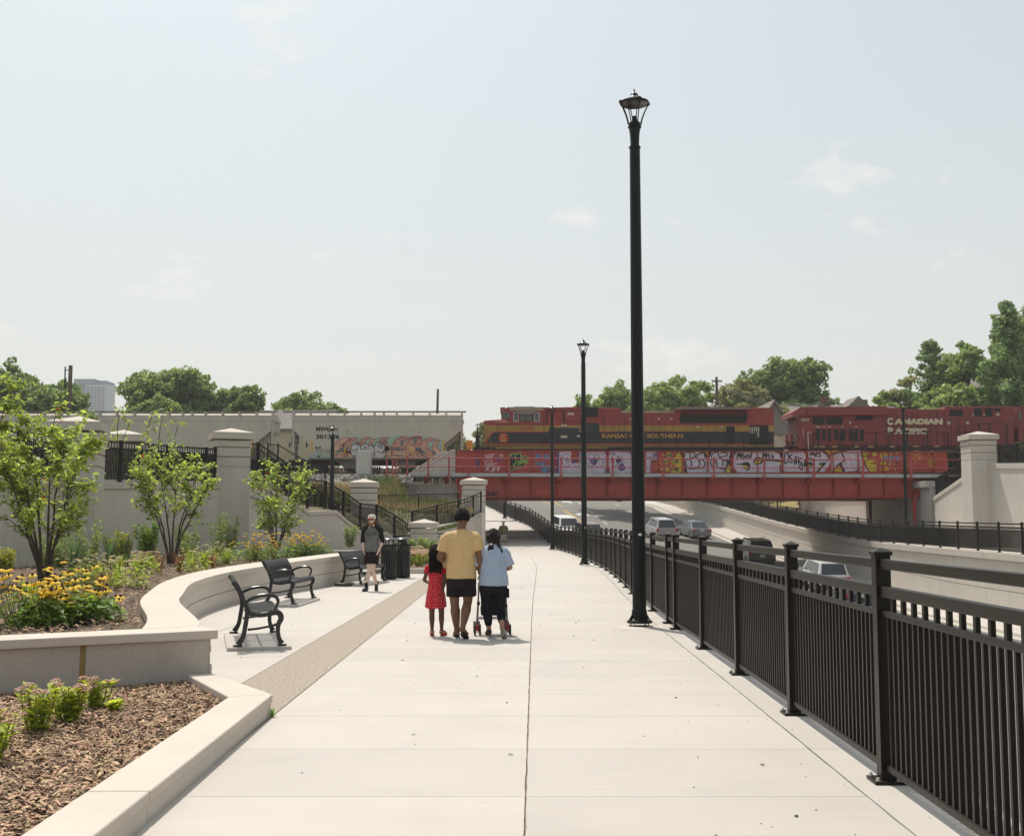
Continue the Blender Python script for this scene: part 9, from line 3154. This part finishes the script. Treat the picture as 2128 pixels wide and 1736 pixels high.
def house(name, label, x0, x1, y, d, zb, ze, zr, ridge, mw, mr, wins=(), group=None):
	"""simple house: walls x0..x1 at front y, depth d, eaves ze, ridge zr; ridge 'x' along the front or 'y' gable to the front"""
	t = thing(name, label, 'house', ((x0 + x1) / 2, y, zb), group=group, world=True)
	b = MB(); b.bx(x0, x1, y, y + d, zb, ze); w = b.build('wall', mw, t)
	b = MB()
	o = 0.35
	if ridge == 'x':
		ym = y + d / 2
		b.prism([(y - o, ze - 0.12), (ym, zr), (y + d + o, ze - 0.12), (y + d + o, ze - 0.3), (ym, zr - 0.22), (y - o, ze - 0.3)], lambda a, z, q: (q, a, z), x0 - o, x1 + o)
		b.build('roof', mr, t)
		b = MB(); b.prism([(y + 0.02, ze), (ym, zr - 0.25), (y + d - 0.02, ze)], lambda a, z, q: (q, a, z), x0 + 0.02, x1 - 0.02); b.build('gable', mw, t)
	else:
		xm = (x0 + x1) / 2
		b.prism([(x0 - o, ze - 0.12), (xm, zr), (x1 + o, ze - 0.12), (x1 + o, ze - 0.34), (xm, zr - 0.26), (x0 - o, ze - 0.34)], lambda a, z, q: (a, q, z), y - o, y + d + o)
		b.build('roof', mr, t)
		b = MB(); b.prism([(x0 + 0.02, ze), (xm, zr - 0.28), (x1 - 0.02, ze)], lambda a, z, q: (a, q, z), y + 0.01, y + d - 0.02); b.build('gable', mat(name + '_shingle', (0.23, 0.22, 0.19), 0.9, var=0.1, streak=0.1) if (name + '_shingle') not in MATS else MATS[name + '_shingle'], t)
	for wx0, wx1, wz0, wz1 in wins:
		b = MB(); b.bx(wx0 - 0.08, wx1 + 0.08, y - 0.06, y + 0.05, wz0 - 0.08, wz1 + 0.08); f = b.build('window', mat('window_trim', (0.62, 0.60, 0.55), 0.7) if 'window_trim' not in MATS else MATS['window_trim'], t)
		b = MB(); b.bx(wx0, wx1, y - 0.075, y - 0.06, wz0, wz1); b.build('pane', CGL, f)
	return t
CREAMW = mat('cream_siding', (0.50, 0.44, 0.31), 0.9, var=0.06)
TAUPE = mat('taupe_shingle_roof', (0.22, 0.185, 0.155), 0.9, var=0.15, speck=0.2, speckscale=8)
GREYR = mat('grey_shingle_roof', (0.20, 0.175, 0.165), 0.9, var=0.15, speck=0.2, speckscale=8)
BRK = mat('chimney_brick', (0.17, 0.13, 0.095), 0.9, var=0.3, vscale=6, speck=0.3, speckscale=10)
# beige house behind the gap between the hoppers
q0, q1 = P(572, 930, 104), P(656, 930, 104)
house('house', 'beige house with grey brown roof seen between the two hopper cars', q0.x - 2, q1.x + 1.0, 104, 8, 4.3, P(0, 888, 104).z, P(0, 852, 108).z, 'x', CREAMW, GREYR, [(P(621, 0, 104).x, P(638, 0, 104).x, P(0, 925, 104).z, P(0, 905, 104).z)])
# gable house between the locomotives
q0, q1 = P(1566, 930, 100), P(1655, 930, 100)
house('house', 'house with pointed grey gable between the two locomotives', q0.x, q1.x, 100, 8, 4.3, P(0, 905, 100).z, P(0, 830, 100).z, 'y', CREAMW, TAUPE, [(P(1615, 0, 100).x, P(1621, 0, 100).x, P(0, 876, 100).z, P(0, 866, 100).z)])
# chimney house above the maroon locomotive
q0, q1 = P(1650, 930, 122), P(1768, 930, 122)
h_ = house('house', 'house roof with big brick chimney and pots above the maroon locomotive', q0.x, q1.x, 122, 9, 4.3, P(0, 856, 122).z, P(0, 840, 126).z, 'x', CREAMW, TAUPE)
q0, q1 = P(1708, 860, 121), P(1727, 834, 121)
b = MB(); b.bx(q0.x, q1.x, 121.2, 122.6, 8, P(0, 834, 121).z - 0.25); ch = b.build('chimney', BRK, h_)
b = MB(); b.bx(q0.x - 0.12, q1.x + 0.12, 121.1, 122.7, P(0, 834, 121).z - 0.25, P(0, 834, 121).z); b.build('chimney_cap', BRK, ch)
for k in range(4):
	x = lerp(q0.x + 0.15, q1.x - 0.15, k / 3)
	b = MB(); b.lathe([(0.14, 0), (0.11, 0.35), (0.13, 0.4), (0.13, 0.45)], 10, (x, 121.8, P(0, 834, 121).z)); b.build('chimney_pot', mat('clay_pot', (0.20, 0.07, 0.045), 0.8) if 'clay_pot' not in MATS else MATS['clay_pot'], ch)
q0, q1 = P(1740, 850, 123), P(1775, 845, 123); qt = P(1757, 826, 123)
b = MB(); b.prism([(P(1733, 0, 123).x, P(0, 846, 123).z), (P(1754, 0, 123).x, P(0, 825, 123).z), (P(1776, 0, 123).x, P(0, 846, 123).z)], lambda a, z, d: (a, d, z), 121.6, 126); b.build('dormer_roof', TAUPE, h_)
q0, q1 = P(1788, 850, 123), P(1797, 832, 123)
b = MB(); b.bx(q0.x, q1.x, 122, 123, 8, q1.z); b.build('small_chimney', BRK, h_)
# house behind the trees at right
q0, q1 = P(2038, 860, 118), P(2150, 860, 118)
house('house', 'grey house with taupe roof showing between the trees at the right edge', q0.x, q1.x, 118, 9, 4.3, P(0, 808, 118).z, P(0, 772, 122).z, 'x', mat('grey_siding', (0.36, 0.34, 0.31), 0.9), TAUPE, [(P(2047, 0, 118).x, P(2056, 0, 118).x, P(0, 838, 118).z, P(0, 822, 118).z)])
# ------------------------------------------------------------------ poles and wires
WOOD = mat('pole_wood', (0.13, 0.10, 0.07), 0.9, var=0.3, streak=0.3)
def pole(label, u, vt, Y, r, zb=4.3, arm=None):
	q = P(u, vt, Y)
	t = thing('utility_pole', label, 'utility pole', (q.x, Y, zb), group='wooden utility poles')
	b = MB(); b.tube([(0, 0, -0.2), (0, 0, q.z - zb)], [r * 1.2, r * 0.85], 9); b.build('pole', WOOD, t, smooth=True)
	if arm:
		b = MB(); b.box((0, -r - 0.06, q.z - zb - arm[1]), (arm[0], 0.10, 0.12)); b.build('crossarm', WOOD, t)
		for k in (-1, -0.5, 0.5, 1):
			b = MB(); b.lathe([(0.03, 0), (0.05, 0.05), (0.02, 0.14)], 7, (k * arm[0] * 0.47, -r - 0.06, q.z - zb - arm[1] + 0.06)); b.build('insulator', GALV, t)
	return t, q
t, q = pole('brown utility pole with bracket left beside the grey tower', 147, 759, 96, 0.19)
b = MB(); b.tube([(-0.45, 0, q.z - 4.3 - 0.1), (-0.45, 0, q.z - 4.3 - 1.9), (0, 0, q.z - 4.3 - 1.9)], 0.06, 6); b.bar((-0.45, 0, q.z - 4.3 - 0.4), (0, 0, q.z - 4.3 - 0.4), 0.06, 0.06); b.build('bracket', FRM, t)
t, q = pole('bare leaning utility pole behind the right end of the hopper car', 905.5, 808, 110, 0.13)
t.rotation_euler.y = rad(1.2)
t, q = pole('utility pole with transformers behind the black and yellow locomotive', 1489, 783, 112, 0.15, arm=(1.0, 0.45))
b = MB()
for k in (-1, 0, 1):
	b.lathe([(0.20, 0), (0.23, 0.05), (0.23, 1.0), (0.15, 1.1)], 12, (k * 0.48, -0.45, q.z - 4.3 - 4.0))
b.build('transformers', SIL, t)
for k in range(3):
	q2 = P(1700 + k * 12, 838 + k * 3, 118)
	a = Vector((q.x + (k - 1) * 0.4, 112, q.z - 0.4 - 0.35 * k))
	w_ = thing('overhead_wire', ('upper', 'middle', 'lower')[k] + ' overhead wire running right from the transformer pole', 'wire', tuple(a), world=True)
	b = MB(); b.tube([tuple(a.lerp(Vector((q2.x, 118, q2.z)), f) - V(0, 0, 0.9 * math.sin(math.pi * f))) for f in np.linspace(0, 1, 9)], 0.022, 4); b.build('wire', GALV, w_)
q = P(1926, 818, 104)
t = thing('road_lamp', 'thin grey road lamp with short arm before the right trees', 'street lamp', (q.x, 104, 4.3))
b = MB(); b.tube([(0, 0, 0), (0, 0, q.z - 4.3)], [0.10, 0.06], 8); b.build('mast', GALV, t, smooth=True)
b = MB(); b.tube([(0, 0, q.z - 4.4), (0.5, 0, q.z - 4.25), (0.9, 0, q.z - 4.2)], 0.035, 6); b.box((1.15, 0, q.z - 4.2), (0.6, 0.25, 0.09)); b.build('luminaire', GALV, t)
# ------------------------------------------------------------------ grit, leaves and pebbles on the paving
r = random.Random(99)
b = MB()
PEB = mat('pebble', (0.30, 0.25, 0.19), 0.9, island=0.5)
for k in range(110):
	y = 5.2 + 24 * r.random() ** 1.6
	x = r.uniform(-1.9, fence_x(y) + 0.2)
	if r.random() < 0.6:
		x = lerp(x, fence_x(y) - r.uniform(0, 0.8), 0.75)
	s = r.uniform(0.003, 0.007) if r.random() < 0.93 else r.uniform(0.008, 0.014)
	b.ball((x, y, s * 0.5), (s, s * r.uniform(0.6, 1), s * 0.65), 6, 4)
for k in range(90):
	x, y = r.uniform(-5.2, -2.0), r.uniform(12, 30)
	s = r.uniform(0.004, 0.010)
	b.ball((x, y, s * 0.4), (s, s * 0.7, s * 0.5), 6, 4)
b.build('pebbles', PEB, None, kind='stuff')
b = MB()
for k in range(38):
	y = 5.5 + 22 * r.random()
	x = r.uniform(-1.9, 2.1) if k % 3 else r.uniform(-5, -2)
	a = r.uniform(0, 6.28)
	l, w_ = r.uniform(0.015, 0.035), r.uniform(0.006, 0.012)
	c1, s1 = math.cos(a), math.sin(a)
	b.add([(x - c1 * l, y - s1 * l, 0.004), (x - s1 * w_, y + c1 * w_, 0.012), (x + c1 * l, y + s1 * l, 0.005), (x + s1 * w_, y - c1 * w_, 0.003)], [(0, 3, 2, 1)])
b.build('fallen_leaves', mat('dry_leaf', (0.20, 0.12, 0.06), 0.9, island=0.3), None, kind='stuff')
# weed at the kerb corner
blades('small green weed in the crack at the kerb corner', ko1.x + 0.02, ko1.y - 0.1, 0.0, 0.06, 0.09, mat('weed_green', (0.10, 0.26, 0.02), 0.6, island=0.3, transl=0.3), 333, 16, name='weed', w=0.004, group='weeds')
# ------------------------------------------------------------------ humid summer air
b = MB()
b.bx(-420, 420, -70, 780, -7, 82)
hz = b.build('haze', None, None, kind='stuff')
hz.data.materials.clear()
hm_ = bpy.data.materials.new('haze_air')
hm_.use_nodes = True
hn = hm_.node_tree
hn.nodes.clear()
ho = hn.nodes.new('ShaderNodeOutputMaterial')
hv = hn.nodes.new('ShaderNodeVolumePrincipled')
hv.inputs['Color'].default_value = (0.95, 0.96, 0.97, 1)
hv.inputs['Density'].default_value = 0.0004
hv.inputs['Anisotropy'].default_value = 0.2
hn.links.new(hv.outputs[0], ho.inputs['Volume'])
hz.data.materials.append(hm_)
